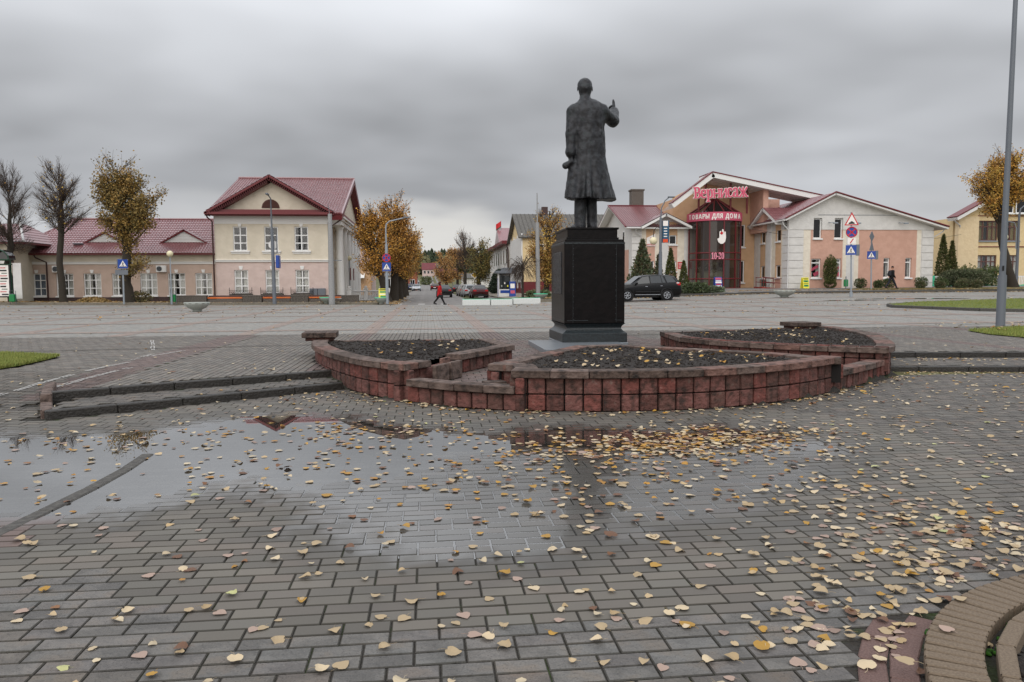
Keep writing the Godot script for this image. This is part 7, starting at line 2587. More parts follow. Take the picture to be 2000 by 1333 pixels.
	for k in 170:
		var y := pow(rng.randf(), 0.8)
		var a := r(0, TAU)
		var rad := (1.0 - y) * 0.26 * r(0.5, 1.0) + 0.01
		var p := V(cos(a) * rad, y, sin(a) * rad)
		var out := V(cos(a), -0.5, sin(a)) * r(0.05, 0.10)
		var sd := V(-sin(a), 0.2, cos(a)) * 0.045
		spruce.tri(p - sd, p + sd, p + out)
		spruce.tri(p + sd, p - sd, p + V(0, 0.08, 0))
	var broad := MB.new()
	for k in 200:
		var d := V(r(-1, 1), r(-1, 1), r(-1, 1)).normalized()
		var p := V(0, 0.58, 0) + d * V(0.34, 0.40, 0.34) * r(0.7, 1.0)
		var sd := d.cross(V(r(-1, 1), r(-1, 1), r(-1, 1))).normalized() * 0.07
		var up := d.cross(sd).normalized() * 0.09
		broad.quad(p - sd - up, p + sd - up, p + sd + up, p - sd + up)
	broad.cyl(V(0, 0, 0), V(0, 0.5, 0), 0.03, 0.02, 5)
	var xs := [[], []]
	var cs := [[], []]
	for k in 1500:
		var z := -r(690, 1050)
		var x := r(-0.42, 0.52) * -z
		if rng.randf() < 0.45: x = r(-40, 60)
		var w := 0 if rng.randf() < 0.45 else 1
		var h := r(14, 24) if w == 0 else r(12, 19)
		xs[w].append(Transform3D(Basis(Vector3.UP, r(0, 6)).scaled(V(h * r(0.85, 1.2), h, h * r(0.85, 1.2))), V(x, far(x, z) - 0.5, z)))
		cs[w].append(Color(0.035, 0.055, 0.035).lerp(Color(0.06, 0.08, 0.04), rng.randf()) if w == 0 else Color(0.08, 0.09, 0.04).lerp(Color(0.26, 0.17, 0.05), rng.randf()))
	var fo := multi("spruce_forest", spruce.mesh(), M["conifer"], xs[0], cs[0], self)
	tag(fo, "dark spruces of the wooded hill beyond the town")
	fo = multi("autumn_forest", broad.mesh(), M["conifer"], xs[1], cs[1], self)
	tag(fo, "yellow and green broadleaf wood on the hill beyond the town")

# a clipped or natural shrub: a body of many small leaf faces in an ellipsoid shell or a cone
func shrub(called: String, label: String, cat: String, at: Vector3, size: Vector3, count: int, leaf: float, cols: Array, cone := 0.0, group := "", rough := 0.25) -> Node3D:
	rng.seed = hash(label) % 99991
	var o := thing(called, label, cat, at, 0, group)
	var b := MB.new()
	b.cyl(V(0, -0.05, 0), V(0, size.y * 0.55, 0), 0.06 * size.x + 0.02, 0.03, 7)
	part("stem", b, M["bark"], o)
	b = MB.new()
	var f := FastNoiseLite.new()
	f.seed = rng.randi()
	f.frequency = 1.3
	for k in count:
		var d := V(r(-1, 1), r(-1, 1), r(-1, 1)).normalized()
		var bump := 1.0 + rough * f.get_noise_3dv(d * 2.5)
		var q := pow(rng.randf(), 0.35) * bump
		var p := Vector3.ZERO
		if cone > 0.0:
			var y := pow(rng.randf(), 1.25)
			var a := r(0, TAU)
			var rad := pow(1.0 - y, cone) * minf(1.0, 0.55 + y * 4.0) * (1.0 + rough * f.get_noise_3d(cos(a) * 2, y * 7, sin(a) * 2)) * pow(rng.randf(), 0.3)
			p = V(cos(a) * rad * size.x, y * size.y * 2.0, sin(a) * rad * size.z)
			d = V(cos(a), 0.8, sin(a)).normalized()
		else:
			p = V(0, size.y * 0.95, 0) + d * size * q
			if p.y < 0.02: p.y = r(0.02, 0.2)
		var s := leaf * r(0.6, 1.3)
		var ax := (d * 0.7 + V(r(-1, 1), r(-0.6, 1), r(-1, 1)) * 0.7).normalized()
		var sd := ax.cross(V(r(-1, 1), r(-1, 1), r(-1, 1))).normalized() * s * 0.35
		var c: Color = cols[rng.randi_range(0, cols.size() - 1)] * r(0.8, 1.25)
		c.a = 1.0
		b.col = c
		b.tri(p - sd, p + sd, p + ax * s)
		b.tri(p + sd, p - sd, p + ax * s * 0.4 + d * s * 0.35)
	part("foliage", b, M["conifer"], o).set_meta("kind", "stuff")
	return o

func greenery() -> void:
	var dg := [Color(0.06, 0.09, 0.03), Color(0.08, 0.11, 0.038), Color(0.045, 0.065, 0.025), Color(0.095, 0.115, 0.045)]
	var th := [Color(0.075, 0.095, 0.025), Color(0.10, 0.11, 0.03), Color(0.055, 0.07, 0.022), Color(0.13, 0.125, 0.04)]
	var sil := [Color(0.13, 0.16, 0.095), Color(0.17, 0.195, 0.12), Color(0.09, 0.12, 0.07)]
	var br := [Color(0.11, 0.10, 0.055), Color(0.15, 0.125, 0.07), Color(0.08, 0.08, 0.045), Color(0.18, 0.135, 0.075)]
	var g := func(x, z): return far(x, z) + 0.12
	shrub("thuja", "taller thuja of the pair by the annex, on the left", "shrub", V(49.9, g.call(49.9, -69.5), -69.5), V(0.85, 2.5, 0.85), 3600, 0.16, th, 0.8, "thujas by the annex")
	shrub("thuja", "shorter thuja of the pair by the annex, on the right", "shrub", V(51.0, g.call(51.0, -69.7), -69.7), V(0.7, 2.2, 0.7), 3000, 0.16, th, 0.8, "thujas by the annex")
	shrub("thuja", "column thuja behind the black car, beside the lamp post", "shrub", V(18.75, g.call(18.75, -57.6), -57.6), V(0.62, 1.75, 0.6), 3200, 0.13, th, 0.75, "thujas by the shop")
	shrub("thuja", "shorter column thuja right of the lamp post behind the black car", "shrub", V(19.7, g.call(19.7, -57.3), -57.3), V(0.5, 1.25, 0.5), 2400, 0.12, th, 0.75, "thujas by the shop")
	shrub("spruce", "young blue green spruce left of the thujas by the shop", "tree", V(16.75, g.call(16.75, -58.4), -58.4), V(1.35, 2.1, 1.3), 4200, 0.22, sil + br + dg, 1.0, "", 0.8)
	shrub("spruce", "small brownish spruce between the larger spruce and the thujas", "tree", V(17.95, g.call(17.95, -58.2), -58.2), V(0.6, 1.5, 0.6), 1600, 0.18, br + sil, 1.0, "", 0.8)
	shrub("juniper", "spreading grey green juniper behind the tail of the black car", "shrub", V(20.3, g.call(20.3, -56.4), -56.4), V(1.1, 0.42, 0.8), 3000, 0.16, sil + dg, 0.0, "junipers by the kerb", 0.5)
	shrub("juniper", "low bright juniper creeping along the kerb towards the entrance", "shrub", V(21.8, g.call(21.8, -56.7), -56.7), V(0.9, 0.24, 0.7), 1900, 0.15, sil, 0.0, "junipers by the kerb", 0.5)
	var o := shrub("clipped_thuja", "clipped drop shaped thuja with a round skirt before the terracotta wing", "shrub", V(33.7, g.call(33.7, -61.0), -61.0), V(0.56, 1.25, 0.56), 3600, 0.11, th, 0.0, "", 0.08)
	o.position.y += 0.35
	var sk := MB.new()
	for k in 1200:
		var d := V(r(-1, 1), r(-1, 1), r(-1, 1)).normalized()
		var p := V(0, 0.02, 0) + d * V(0.44, 0.32, 0.44)
		sk.col = th[k % 4]
		var sd := d.cross(V(r(-1, 1), r(-1, 1), r(-1, 1))).normalized() * 0.04
		sk.tri(p - sd, p + sd, p + (d + V(0, 0.4, 0)) * 0.10)
	part("skirt", sk, M["conifer"], o).set_meta("kind", "stuff")
	# round box bushes along the terracotta wall
	var spots := [[36.35, -60.9, 0.5, 0.46, "left of the sign post with the two diamonds"], [37.9, -60.8, 0.42, 0.36, "hidden behind the walking man's legs"], [38.9, -60.9, 0.5, 0.44, "right of the walking man"], [40.6, -59.2, 0.38, 0.34, "first of the front row by the kerb"], [41.6, -60.6, 0.55, 0.5, "back row, under the white quoins"], [42.2, -59.0, 0.40, 0.34, "second of the front row by the kerb"], [43.3, -60.4, 0.55, 0.46, "back row, right of the quoins"], [44.0, -59.0, 0.44, 0.36, "third of the front row by the kerb"], [45.0, -60.0, 0.56, 0.44, "back row, in front of the big bush"], [45.4, -58.9, 0.44, 0.38, "last of the front row, in front of the big bush"]]
	for q in spots:
		shrub("box_bush", "round clipped bush, " + q[4], "shrub", V(q[0], g.call(q[0], q[1]), q[1]), V(q[2], q[3], q[2]), 1100, 0.09, dg if q[1] < -60 else dg + br, 0.0, "round bushes by the shop", 0.1)
	shrub("big_bush", "large spreading olive green bush at the corner of the shop", "shrub", V(46.6, g.call(46.6, -62.0), -62.0), V(2.3, 0.82, 1.4), 9000, 0.13, [Color(0.09, 0.115, 0.055), Color(0.12, 0.14, 0.075), Color(0.065, 0.085, 0.04), Color(0.15, 0.15, 0.09)], 0.0, "", 0.15)
	shrub("leafy_bush", "loose yellow green bush before the yellow house wall", "shrub", V(51.6, g.call(51.6, -68), -68), V(1.3, 1.0, 1.0), 900, 0.2, [Color(0.16, 0.17, 0.05), Color(0.22, 0.20, 0.06), Color(0.10, 0.12, 0.04)], 0.0, "", 0.6)
	shrub("leafy_bush", "loose green bush under the brown windows of the yellow house", "shrub", V(54.0, g.call(54.0, -68), -68), V(1.4, 1.0, 1.0), 1200, 0.2, [Color(0.10, 0.14, 0.05), Color(0.15, 0.17, 0.06), Color(0.07, 0.10, 0.035)], 0.0, "", 0.6)
	shrub("dark_shrub", "dark green conical conifer shrub down the street beside the kiosk", "shrub", V(9.0, g.call(9.0, -96), -96), V(1.5, 1.45, 1.3), 3000, 0.24, [Color(0.03, 0.05, 0.03), Color(0.04, 0.065, 0.035), Color(0.022, 0.035, 0.02)], 0.5)
	shrub("low_plants", "low clump of broad green leaves on the corner lawn", "plant", V(9.3, g.call(9.3, -64), -64), V(1.2, 0.32, 0.6), 500, 0.24, [Color(0.11, 0.15, 0.07), Color(0.15, 0.19, 0.09)], 0.0, "", 0.4)
	shrub("root_shoots", "brown and green leafed shoots at the foot of the broad leafy tree", "plant", V(-20.9, g.call(-20.9, -58.4), -58.4), V(0.9, 0.42, 0.6), 500, 0.16, [Color(0.13, 0.11, 0.05), Color(0.09, 0.085, 0.04), Color(0.18, 0.14, 0.05)], 0.0, "", 0.5)
	shrub("hill_bush", "round green bush beside the rising road far down the street", "shrub", V(-0.5, far(-0.5, -420.0), -420.0), V(3.2, 2.4, 3.0), 500, 0.9, [Color(0.10, 0.12, 0.05), Color(0.13, 0.14, 0.06)], 0.0, "", 0.4)
	# raked heap of leaves
	o = thing("leaf_heap", "raked heap of brown and yellow leaves on the verge before the long house", "leaf heap", V(-24.2, far(-24.2, -58.6) + 0.1, -58.6))
	var b := MB.new()
	b.ball(Vector3.ZERO, V(1.15, 0.36, 0.7), 20, 8)
	part("heap", b, M["verge"], o)
	b = MB.new()
	for k in 1500:
		var a := r(0, TAU)
		var q := sqrt(rng.randf())
		var p := V(cos(a) * 1.25 * q, 0.40 * (1.0 - q * q * 0.9), sin(a) * 0.8 * q)
		_leaf(b, p, r(0.09, 0.16), Color(0.34, 0.20, 0.07).lerp(Color(0.42, 0.30, 0.12), rng.randf()) * r(0.6, 1.1))
	part("leaves", b, M["crown leaf"], o).set_meta("kind", "stuff")

# skin over rows of points with smooth normals
func loft(rows: Array, closed_ := false) -> MB:
	var b := MB.new()
	var w: int = rows[0].size()
	var h := rows.size()
	for j in h:
		for k in w:
			var p: Vector3 = rows[j][k]
			var a: Vector3 = rows[j][maxi(k - 1, 0)]
			var c: Vector3 = rows[j][mini(k + 1, w - 1)]
			var d: Vector3 = rows[maxi(j - 1, 0)][k]
			var e: Vector3 = rows[mini(j + 1, h - 1)][k]
			b.v.append(p); b.n.append((c - a).cross(e - d).normalized()); b.c.append(Color.WHITE); b.u.append(Vector2.ZERO)
	for j in h - 1:
		for k in w - 1:
			var p := j * w + k
			b.i.append_array(PackedInt32Array([p, p + w, p + 1, p + 1, p + w, p + w + 1]))
	return b
# stations from nose to tail: [x, sill y, belt y, belt half width, roof y, roof half width]; forward is +x
func car(called: String, label: String, cat: String, at: Vector3, turn: float, st: Array, paint: Material, opt: Dictionary, group := "") -> Node3D:
	var o := thing(called, label, cat, at, turn, group)
	var rows := []
	for s in st:
		var x: float = s[0]
		var lo: float = s[1]
		var be: float = s[2]
		var hw: float = s[3]
		var ro: float = s[4]
		var hr: float = s[5]
		var half := [V(x, lo, hw * 0.90), V(x, lo + 0.10, hw * 0.985), V(x, lerpf(lo, be, 0.45), hw * 1.01), V(x, lerpf(lo, be, 0.72), hw), V(x, be, hw * 0.955), V(x, lerpf(be, ro, 0.5), lerpf(hw * 0.955, hr, 0.5) + 0.012), V(x, lerpf(be, ro, 0.86), lerpf(hw * 0.955, hr, 0.9)), V(x, lerpf(be, ro, 0.985), hr * 0.86), V(x, ro + 0.012, 0)]
		var row := []
		for p in half: row.append(p)
		for k in range(half.size() - 2, -1, -1): row.append(half[k] * V(1, 1, -1))
		rows.append(row)
	var b := loft(rows)
	for e in [0, rows.size() - 1]:   # close nose and tail
		var mid := V(rows[e][0].x, (st[e][1] + st[e][4]) / 2, 0)
		for k in rows[e].size() - 1:
			if e == 0: b.tri(mid, rows[e][k + 1], rows[e][k])
			else: b.tri(mid, rows[e][k], rows[e][k + 1])
	part("body", b, paint, o)
	b = MB.new()
	b.span(V(st[-1][0] + 0.1, 0.22, -0.75), V(st[0][0] - 0.1, 0.5, 0.75))
	part("underbody", b, M["black paint"], o)
	var at_x := func(x: float) -> Array:
		for k in st.size() - 1:
			if x <= st[k][0] and x >= st[k + 1][0]:
				var q: float = (st[k][0] - x) / (st[k][0] - st[k + 1][0])
				var out := []
				for e in 6: out.append(lerpf(st[k][e], st[k + 1][e], q))
				return out
		return st[-1]
	# side windows: [x front low, x front high, x rear low, x rear high]
	for w in opt.get("windows", []):
		for sd in [-1.0, 1.0]:
			b = MB.new()
			var corner := func(x: float, v: float) -> Vector3:
				var s: Array = at_x.call(x)
				var y: float = lerpf(s[2], s[4], v)
				return V(x, y, sd * (lerpf(s[3] * 0.955, s[5], v * 1.02) + 0.022))
			var n := 5
			for k in n:
				var q0 := float(k) / n
				var q1 := float(k + 1) / n
				var a0: Vector3 = corner.call(lerpf(w[0], w[2], q0), 0.07)
				var a1: Vector3 = corner.call(lerpf(w[0], w[2], q1), 0.07)
				var c0: Vector3 = corner.call(lerpf(w[1], w[3], q0), 0.84)
				var c1: Vector3 = corner.call(lerpf(w[1], w[3], q1), 0.84)
				if sd > 0: b.quad(a1, a0, c0, c1)
				else: b.quad(a0, a1, c1, c0)
			part("side_window", b, M["car glass"], o)
	for w in opt.get("screens", []):   # windscreen and rear window: [x low, y low, half width, x high, y high, half width]
		b = MB.new()
		var up := V(0.03 if w[0] > w[3] else -0.03, 0.035, 0)
		b.quad(V(w[0], w[1], w[2]) + up, V(w[0], w[1], -w[2]) + up, V(w[3], w[4], -w[5]) + up, V(w[3], w[4], w[5]) + up)
		part("windscreen" if w[0] > w[3] else "rear_window", b, M["car glass"], o)
	var wr: float = opt.get("wheel", 0.33)
	for wx in opt["axles"]:
		var s: Array = at_x.call(wx)
		for sd in [-1.0, 1.0]:
			var z: float = sd * s[3]
			var n := Node3D.new()
			n.name = numbered("wheel", o)
			o.add_child(n)
			n.position = V(wx, wr, z * 0.90)
			n.rotation.y = 0.0 if sd > 0 else PI
			b = MB.new()
			b.cyl(V(0, 0.03, -0.05), V(0, 0.03, 0.112 * s[3] / 0.9 - 0.02), wr + 0.085, wr + 0.085, 24)
			part("wheel_arch", b, M["black paint"], n)
			b = MB.new()
			b.tube(_circle(V(0, 0.03, 0.09), wr + 0.075, 24), _same(0.035, 25), 6, false)
			part("arch_lip", b, opt.get("lip", paint), n)
			b = MB.new()
			b.t = Transform3D(Basis(Vector3.RIGHT, PI / 2), Vector3.ZERO)
			b.lathe([[wr * 0.6, 0.125], [wr * 0.66, 0.135], [wr * 0.93, 0.125], [wr, 0.09], [wr, -0.10], [wr * 0.6, -0.10]], 24)
			part("tyre", b, M["tyre"], n)
			b = MB.new()
			b.cyl(V(0, 0, 0.05), V(0, 0, 0.085), wr * 0.62, wr * 0.62, 20)
			part("hub_shade", b, M["black paint"], n)
			b = MB.new()
			b.tube(_circle(V(0, 0, 0.12), wr * 0.61, 20), _same(0.022, 21), 6, false)
			b.ball(V(0, 0, 0.11), V(0.06, 0.06, 0.025), 10, 6)
			var sp: int = opt.get("spokes", 7)
			for k in sp:
				var a := TAU * k / sp
				b.tube([V(cos(a), sin(a), 0) * 0.04 + V(0, 0, 0.115), V(cos(a + 0.08), sin(a + 0.08), 0) * wr * 0.60 + V(0, 0, 0.12)], [0.028, 0.034], 5)
			part("rim", b, M["rim"], n)
	for l in opt.get("lights", []):   # [x, y, z, size, material, name]
		for sd in [-1.0, 1.0]:
			b = MB.new()
			b.bev(Vector3.ZERO, l[3], 0.02)
			part(l[5], b, l[4], o, V(l[0], l[1], l[2] * sd))
	for l in opt.get("plates", []):
		b = MB.new()
		b.bev(Vector3.ZERO, V(0.02, 0.11, 0.52), 0.005)
		part("number_plate", b, M["letter white"], o, l)
	for x in opt.get("handles", []):
		var s: Array = at_x.call(x)
		for sd in [-1.0, 1.0]:
			b = MB.new()
			b.bev(Vector3.ZERO, V(0.17, 0.03, 0.035), 0.01)
			part("door_handle", b, M["chrome"], o, V(x, s[2] - 0.16, sd * (s[3] * 0.99 + 0.012)))
	if opt.has("mirror"):
		var s: Array = at_x.call(opt["mirror"])
		for sd in [-1.0, 1.0]:
			b = MB.new()
			b.ball(Vector3.ZERO, V(0.09, 0.085, 0.12), 12, 8)
			part("wing_mirror", b, paint, o, V(opt["mirror"], s[2] + 0.09, sd * (s[3] + 0.08)))
	for q in opt.get("trims", []):   # side mouldings: [x0, x1, y]
		for sd in [-1.0, 1.0]:
			b = MB.new()
			var s: Array = at_x.call((q[0] + q[1]) / 2)
			b.bev(V((q[0] + q[1]) / 2, q[2], sd * (s[3] * 1.005 + 0.006)), V(absf(q[1] - q[0]), 0.045, 0.03), 0.01)
			part("side_trim", b, M["rim"] if q.size() > 3 else M["black paint"], o)
	if opt.has("doors"):
		for x in opt["doors"]:
			var s: Array = at_x.call(x)
			for sd in [-1.0, 1.0]:
				b = MB.new()
				b.tube([V(x, s[1] + 0.15, sd * s[3] * 0.992), V(x, lerpf(s[1], s[2], 0.5), sd * (s[3] * 1.012)), V(x, s[2], sd * s[3] * 0.958)], [0.009, 0.009, 0.009], 4)
				part("door_gap", b, M["black paint"], o)
	return o

func vehicles() -> void:
	var paint := func(key: String, c: Color):
		var m := mk(key, c, 0.35, 0.1)
		m.clearcoat_enabled = true
		m.clearcoat = 0.35
		m.metallic_specular = 0.3
		m.clearcoat_roughness = 0.08
		return m
	var cg := mk("car glass", Color(0.16, 0.175, 0.18), 0.04)
	cg.metallic_specular = 0.6
	mk("rim", Color(0.62, 0.63, 0.65), 0.35, 0.6)
	mk("lamp glass", Color(0.85, 0.86, 0.86), 0.15)
	var suv := [[2.36, 0.42, 0.72, 0.62, 0.74, 0.5], [2.28, 0.36, 0.88, 0.80, 0.90, 0.62], [2.0, 0.34, 0.98, 0.90, 1.02, 0.72], [1.5, 0.32, 1.03, 0.935, 1.08, 0.76], [1.12, 0.31, 1.06, 0.945, 1.12, 0.76], [0.35, 0.31, 1.09, 0.945, 1.64, 0.62], [-0.05, 0.31, 1.11, 0.945, 1.71, 0.64], [-0.8, 0.31, 1.13, 0.945, 1.735, 0.64], [-1.5, 0.32, 1.16, 0.94, 1.70, 0.61], [-1.95, 0.34, 1.19, 0.915, 1.63, 0.58], [-2.18, 0.36, 1.17, 0.88, 1.30, 0.66], [-2.30, 0.38, 1.05, 0.86, 1.12, 0.66], [-2.36, 0.42, 0.80, 0.80, 0.84, 0.6]]
	car("black_suv", "black estate type off road car parked behind the statue before the shop", "car", V(14.42, far(14.5, -50) + 0.012, -50.0), PI + 0.05, suv, paint.call("black lacquer", Color(0.022, 0.024, 0.03)), {
		"axles": [1.42, -1.30], "wheel": 0.36, "spokes": 6, "windows": [[0.98, 0.34, -0.12, -0.10], [-0.20, -0.18, -0.95, -0.90], [-0.99, -0.94, -1.22, -1.06], [-1.32, -1.20, -1.95, -1.72]],
		"screens": [[1.10, 1.10, 0.74, 0.42, 1.60, 0.60], [-2.20, 1.22, 0.66, -1.98, 1.58, 0.56]], "lights": [[-2.10, 1.10, 0.80, V(0.34, 0.20, 0.16), M["tail red"], "tail_light"], [-2.08, 1.16, 0.815, V(0.20, 0.07, 0.16), M["lamp glass"], "reversing_light"], [2.18, 0.84, 0.68, V(0.2, 0.16, 0.24), M["lamp glass"], "headlight"], [-2.33, 0.62, 0.72, V(0.08, 0.09, 0.1), M["tail red"], "reflector"]],
		"plates": [V(-2.39, 0.75, 0)], "handles": [0.12, -0.92], "mirror": 0.82, "trims": [[0.85, -0.80, 0.60], [0.9, -0.85, 0.40, 1]], "doors": [1.02, -0.16, -1.02]})
	var sedan := [[2.26, 0.40, 0.60, 0.66, 0.62, 0.5], [2.15, 0.30, 0.72, 0.80, 0.74, 0.6], [1.6, 0.26, 0.82, 0.86, 0.86, 0.68], [1.0, 0.25, 0.88, 0.875, 0.93, 0.68], [0.2, 0.25, 0.91, 0.875, 1.36, 0.54], [-0.3, 0.25, 0.92, 0.875, 1.42, 0.55], [-0.95, 0.25, 0.93, 0.87, 1.37, 0.53], [-1.6, 0.27, 0.94, 0.86, 1.00, 0.66], [-2.1, 0.32, 0.90, 0.83, 0.95, 0.66], [-2.26, 0.38, 0.68, 0.76, 0.70, 0.6]]
	var so := {"axles": [1.36, -1.32], "wheel": 0.31, "windows": [[0.85, 0.25, -0.25, -0.22], [-0.33, -0.30, -1.15, -0.90]], "screens": [[0.98, 0.92, 0.66, 0.24, 1.33, 0.52], [-1.58, 1.0, 0.62, -0.98, 1.34, 0.50]],
		"lights": [[-2.16, 0.80, 0.62, V(0.16, 0.16, 0.34), M["tail red"], "tail_light"], [2.12, 0.66, 0.58, V(0.16, 0.14, 0.34), M["lamp glass"], "headlight"]], "plates": [V(-2.24, 0.62, 0), V(2.28, 0.5, 0)], "handles": [0.0, -0.85], "mirror": 0.75, "doors": [0.9, -0.28]}
	var wagon := [[2.2, 0.40, 0.60, 0.66, 0.62, 0.5], [2.1, 0.30, 0.76, 0.80, 0.78, 0.6], [1.5, 0.27, 0.88, 0.86, 0.92, 0.68], [1.0, 0.26, 0.92, 0.87, 0.98, 0.68], [0.3, 0.26, 0.94, 0.87, 1.44, 0.55], [-0.3, 0.26, 0.95, 0.87, 1.50, 0.57], [-1.5, 0.28, 0.97, 0.86, 1.46, 0.55], [-1.9, 0.30, 0.97, 0.83, 1.36, 0.54], [-2.12, 0.34, 0.92, 0.81, 1.0, 0.62], [-2.2, 0.38, 0.68, 0.76, 0.72, 0.6]]
	var wo := so.duplicate()
	wo["windows"] = [[0.85, 0.32, -0.25, -0.22], [-0.33, -0.30, -1.05, -1.0], [-1.15, -1.1, -1.8, -1.7]]
	wo["screens"] = [[0.98, 0.97, 0.66, 0.34, 1.41, 0.53], [-2.13, 1.03, 0.6, -1.93, 1.33, 0.5]]
	var g := "cars parked along the street"
	var q := PI / 2
	var s := func(x: float, z: float): return V(x, far(x, z) + 0.01, z)
	car("parked_car", "dark red saloon seen from behind, nearest in the right kerb row", "car", s.call(5.55, -83.0), q + 0.03, sedan, paint.call("wine lacquer", Color(0.24, 0.035, 0.06)), so, g)
	car("parked_car", "silver estate car ahead of the dark red saloon", "car", s.call(4.95, -90.5), q + 0.06, wagon, paint.call("silver lacquer", Color(0.60, 0.61, 0.62)), wo, g)
	car("parked_car", "pale beige estate car third in the right kerb row", "car", s.call(4.7, -97.5), q + 0.06, wagon, paint.call("beige lacquer", Color(0.50, 0.47, 0.44)), wo, g)
	car("parked_car", "dark maroon saloon parked farther along the right kerb", "car", s.call(4.75, -122.0), q, sedan, paint.call("maroon lacquer", Color(0.10, 0.05, 0.06)), so, g)
	car("moving_car", "dark blue black car seen from behind in the street, partly behind the red coat", "car", s.call(1.95, -90.0), q, sedan, paint.call("blue black lacquer", Color(0.04, 0.045, 0.06)), so)
	car("moving_car", "small dark red hatchback driving away in mid street", "car", s.call(1.6, -172.0), q, wagon, paint.call("dull red lacquer", Color(0.28, 0.05, 0.06)), wo)
	car("moving_car", "tiny white car far off where the street begins to rise", "car", s.call(2.4, -365.0), q, sedan, paint.call("white lacquer", Color(0.80, 0.80, 0.80)), so)
	car("parked_car", "silver saloon facing us at the left kerb below the brick house", "car", s.call(-2.2, -157.0), -q, sedan, paint.call("pale silver lacquer", Color(0.66, 0.68, 0.70)), so, g)
	car("parked_car", "blue car at the left kerb beside the silver saloon", "car", s.call(-3.55, -166.0), q, wagon, paint.call("blue lacquer", Color(0.14, 0.22, 0.34)), wo, g)
	var van := [[2.6, 0.45, 0.75, 0.80, 0.80, 0.6], [2.5, 0.35, 1.0, 0.92, 1.05, 0.75], [1.9, 0.32, 1.18, 0.96, 1.25, 0.8], [1.2, 0.32, 1.2, 0.97, 2.0, 0.78], [0.0, 0.32, 1.2, 0.97, 2.15, 0.82], [-2.3, 0.32, 1.2, 0.97, 2.15, 0.82], [-2.55, 0.35, 1.2, 0.95, 2.05, 0.80], [-2.6, 0.4, 1.1, 0.94, 1.9, 0.8]]
	var vo := so.duplicate()
	vo["axles"] = [1.7, -1.6]
	vo["windows"] = [[1.6, 1.25, 0.5, 0.5], [0.4, 0.4, -0.9, -0.9]]
	vo["screens"] = [[1.85, 1.28, 0.8, 1.24, 1.95, 0.74]]
	vo["lights"] = [[2.42, 0.85, 0.72, V(0.2, 0.2, 0.26), M["lamp glass"], "headlight"]]
	vo["plates"] = [V(2.62, 0.6, 0)]
	vo["mirror"] = 1.5
	vo["doors"] = [0.45]
	car("parked_van", "white minibus at the left kerb behind the silver saloon", "van", s.call(-2.75, -190.0), -q, van, paint.call("van white", Color(0.72, 0.72, 0.72)), vo)
	car("moving_car", "dark car far up the rising street", "car", s.call(-3.0, -560.0), q, sedan, M["black lacquer"] if M.has("black lacquer") else M["black paint"], so)

func sign_round(o: Node3D, at: Vector3, rad: float, turn := 0.0) -> void:   # no stopping: blue disc, red ring and cross
	var n := Node3D.new()
	n.name = numbered("no_stopping_sign", o)
	o.add_child(n)
	n.position = at
	n.rotation.y = turn
	var b := MB.new()
	b.cyl(V(0, 0, -0.012), V(0, 0, 0.012), rad, rad, 28)
	part("disc", b, M["sign blue"], n)
	b = MB.new()
	b.tube(_circle(V(0, 0, 0.012), rad * 0.9, 28), _same(rad * 0.095, 29), 6, false)
	for a in [PI / 4, -PI / 4]:
		b.t = Transform3D(Basis(Vector3.BACK, a), V(0, 0, 0.017))
		b.box(Vector3.ZERO, V(rad * 1.75, rad * 0.20, 0.016))
	part("ring_and_cross", b, M["sign red"], n)
func sign_crossing(o: Node3D, at: Vector3, w: float, turn := 0.0, box := false) -> void:
	var n := Node3D.new()
	n.name = numbered("crossing_sign", o)
	o.add_child(n)
	n.position = at
	n.rotation.y = turn
	var b := MB.new()
	b.bev(V(0, 0, 0), V(w, w * 1.0, 0.03), 0.008)
	part("panel", b, M["sign blue"], n)
	b = MB.new()
	var h := w * 0.4
	b.prism(PackedVector2Array([Vector2(-h * 0.95, -h * 0.75), Vector2(h * 0.95, -h * 0.75), Vector2(0, h * 0.95)]), 0.016, 0.022)
	b.span(V(-w * 0.5, -w * 0.5, 0.016), V(w * 0.5, -w * 0.485, 0.02))
	part("white_triangle", b, M["letter white"], n)
	b = MB.new()   # a little walking figure and stripes
	b.ball(V(0, h * 0.45, 0.024), V(h * 0.10, h * 0.10, 0.006), 8, 5)
	for q in [[V(0, h * 0.32, 0), V(-h * 0.04, -h * 0.1, 0), 0.09], [V(-h * 0.04, -h * 0.1, 0), V(h * 0.26, -h * 0.62, 0), 0.07], [V(-h * 0.04, -h * 0.1, 0), V(-h * 0.30, -h * 0.6, 0), 0.07], [V(0, h * 0.28, 0), V(h * 0.24, -h * 0.02, 0), 0.05], [V(0, h * 0.28, 0), V(-h * 0.22, 0, 0), 0.05]]:
		b.tube([q[0] + V(0, 0, 0.024), q[1] + V(0, 0, 0.024)], [q[2] * h, q[2] * h * 0.8], 5)
	for k in 4: b.span(V(-h * 0.7 + k * h * 0.4, -h * 0.72, 0.022), V(-h * 0.5 + k * h * 0.4, -h * 0.60, 0.026))
	part("walking_figure", b, M["black paint"], n)
	if box:
		b = MB.new()
		b.bev(V(w * 0.62, 0, -0.16), V(w * 0.34, w * 1.1, 0.34), 0.01)
		part("sign_box", b, M["grey metal"], n)
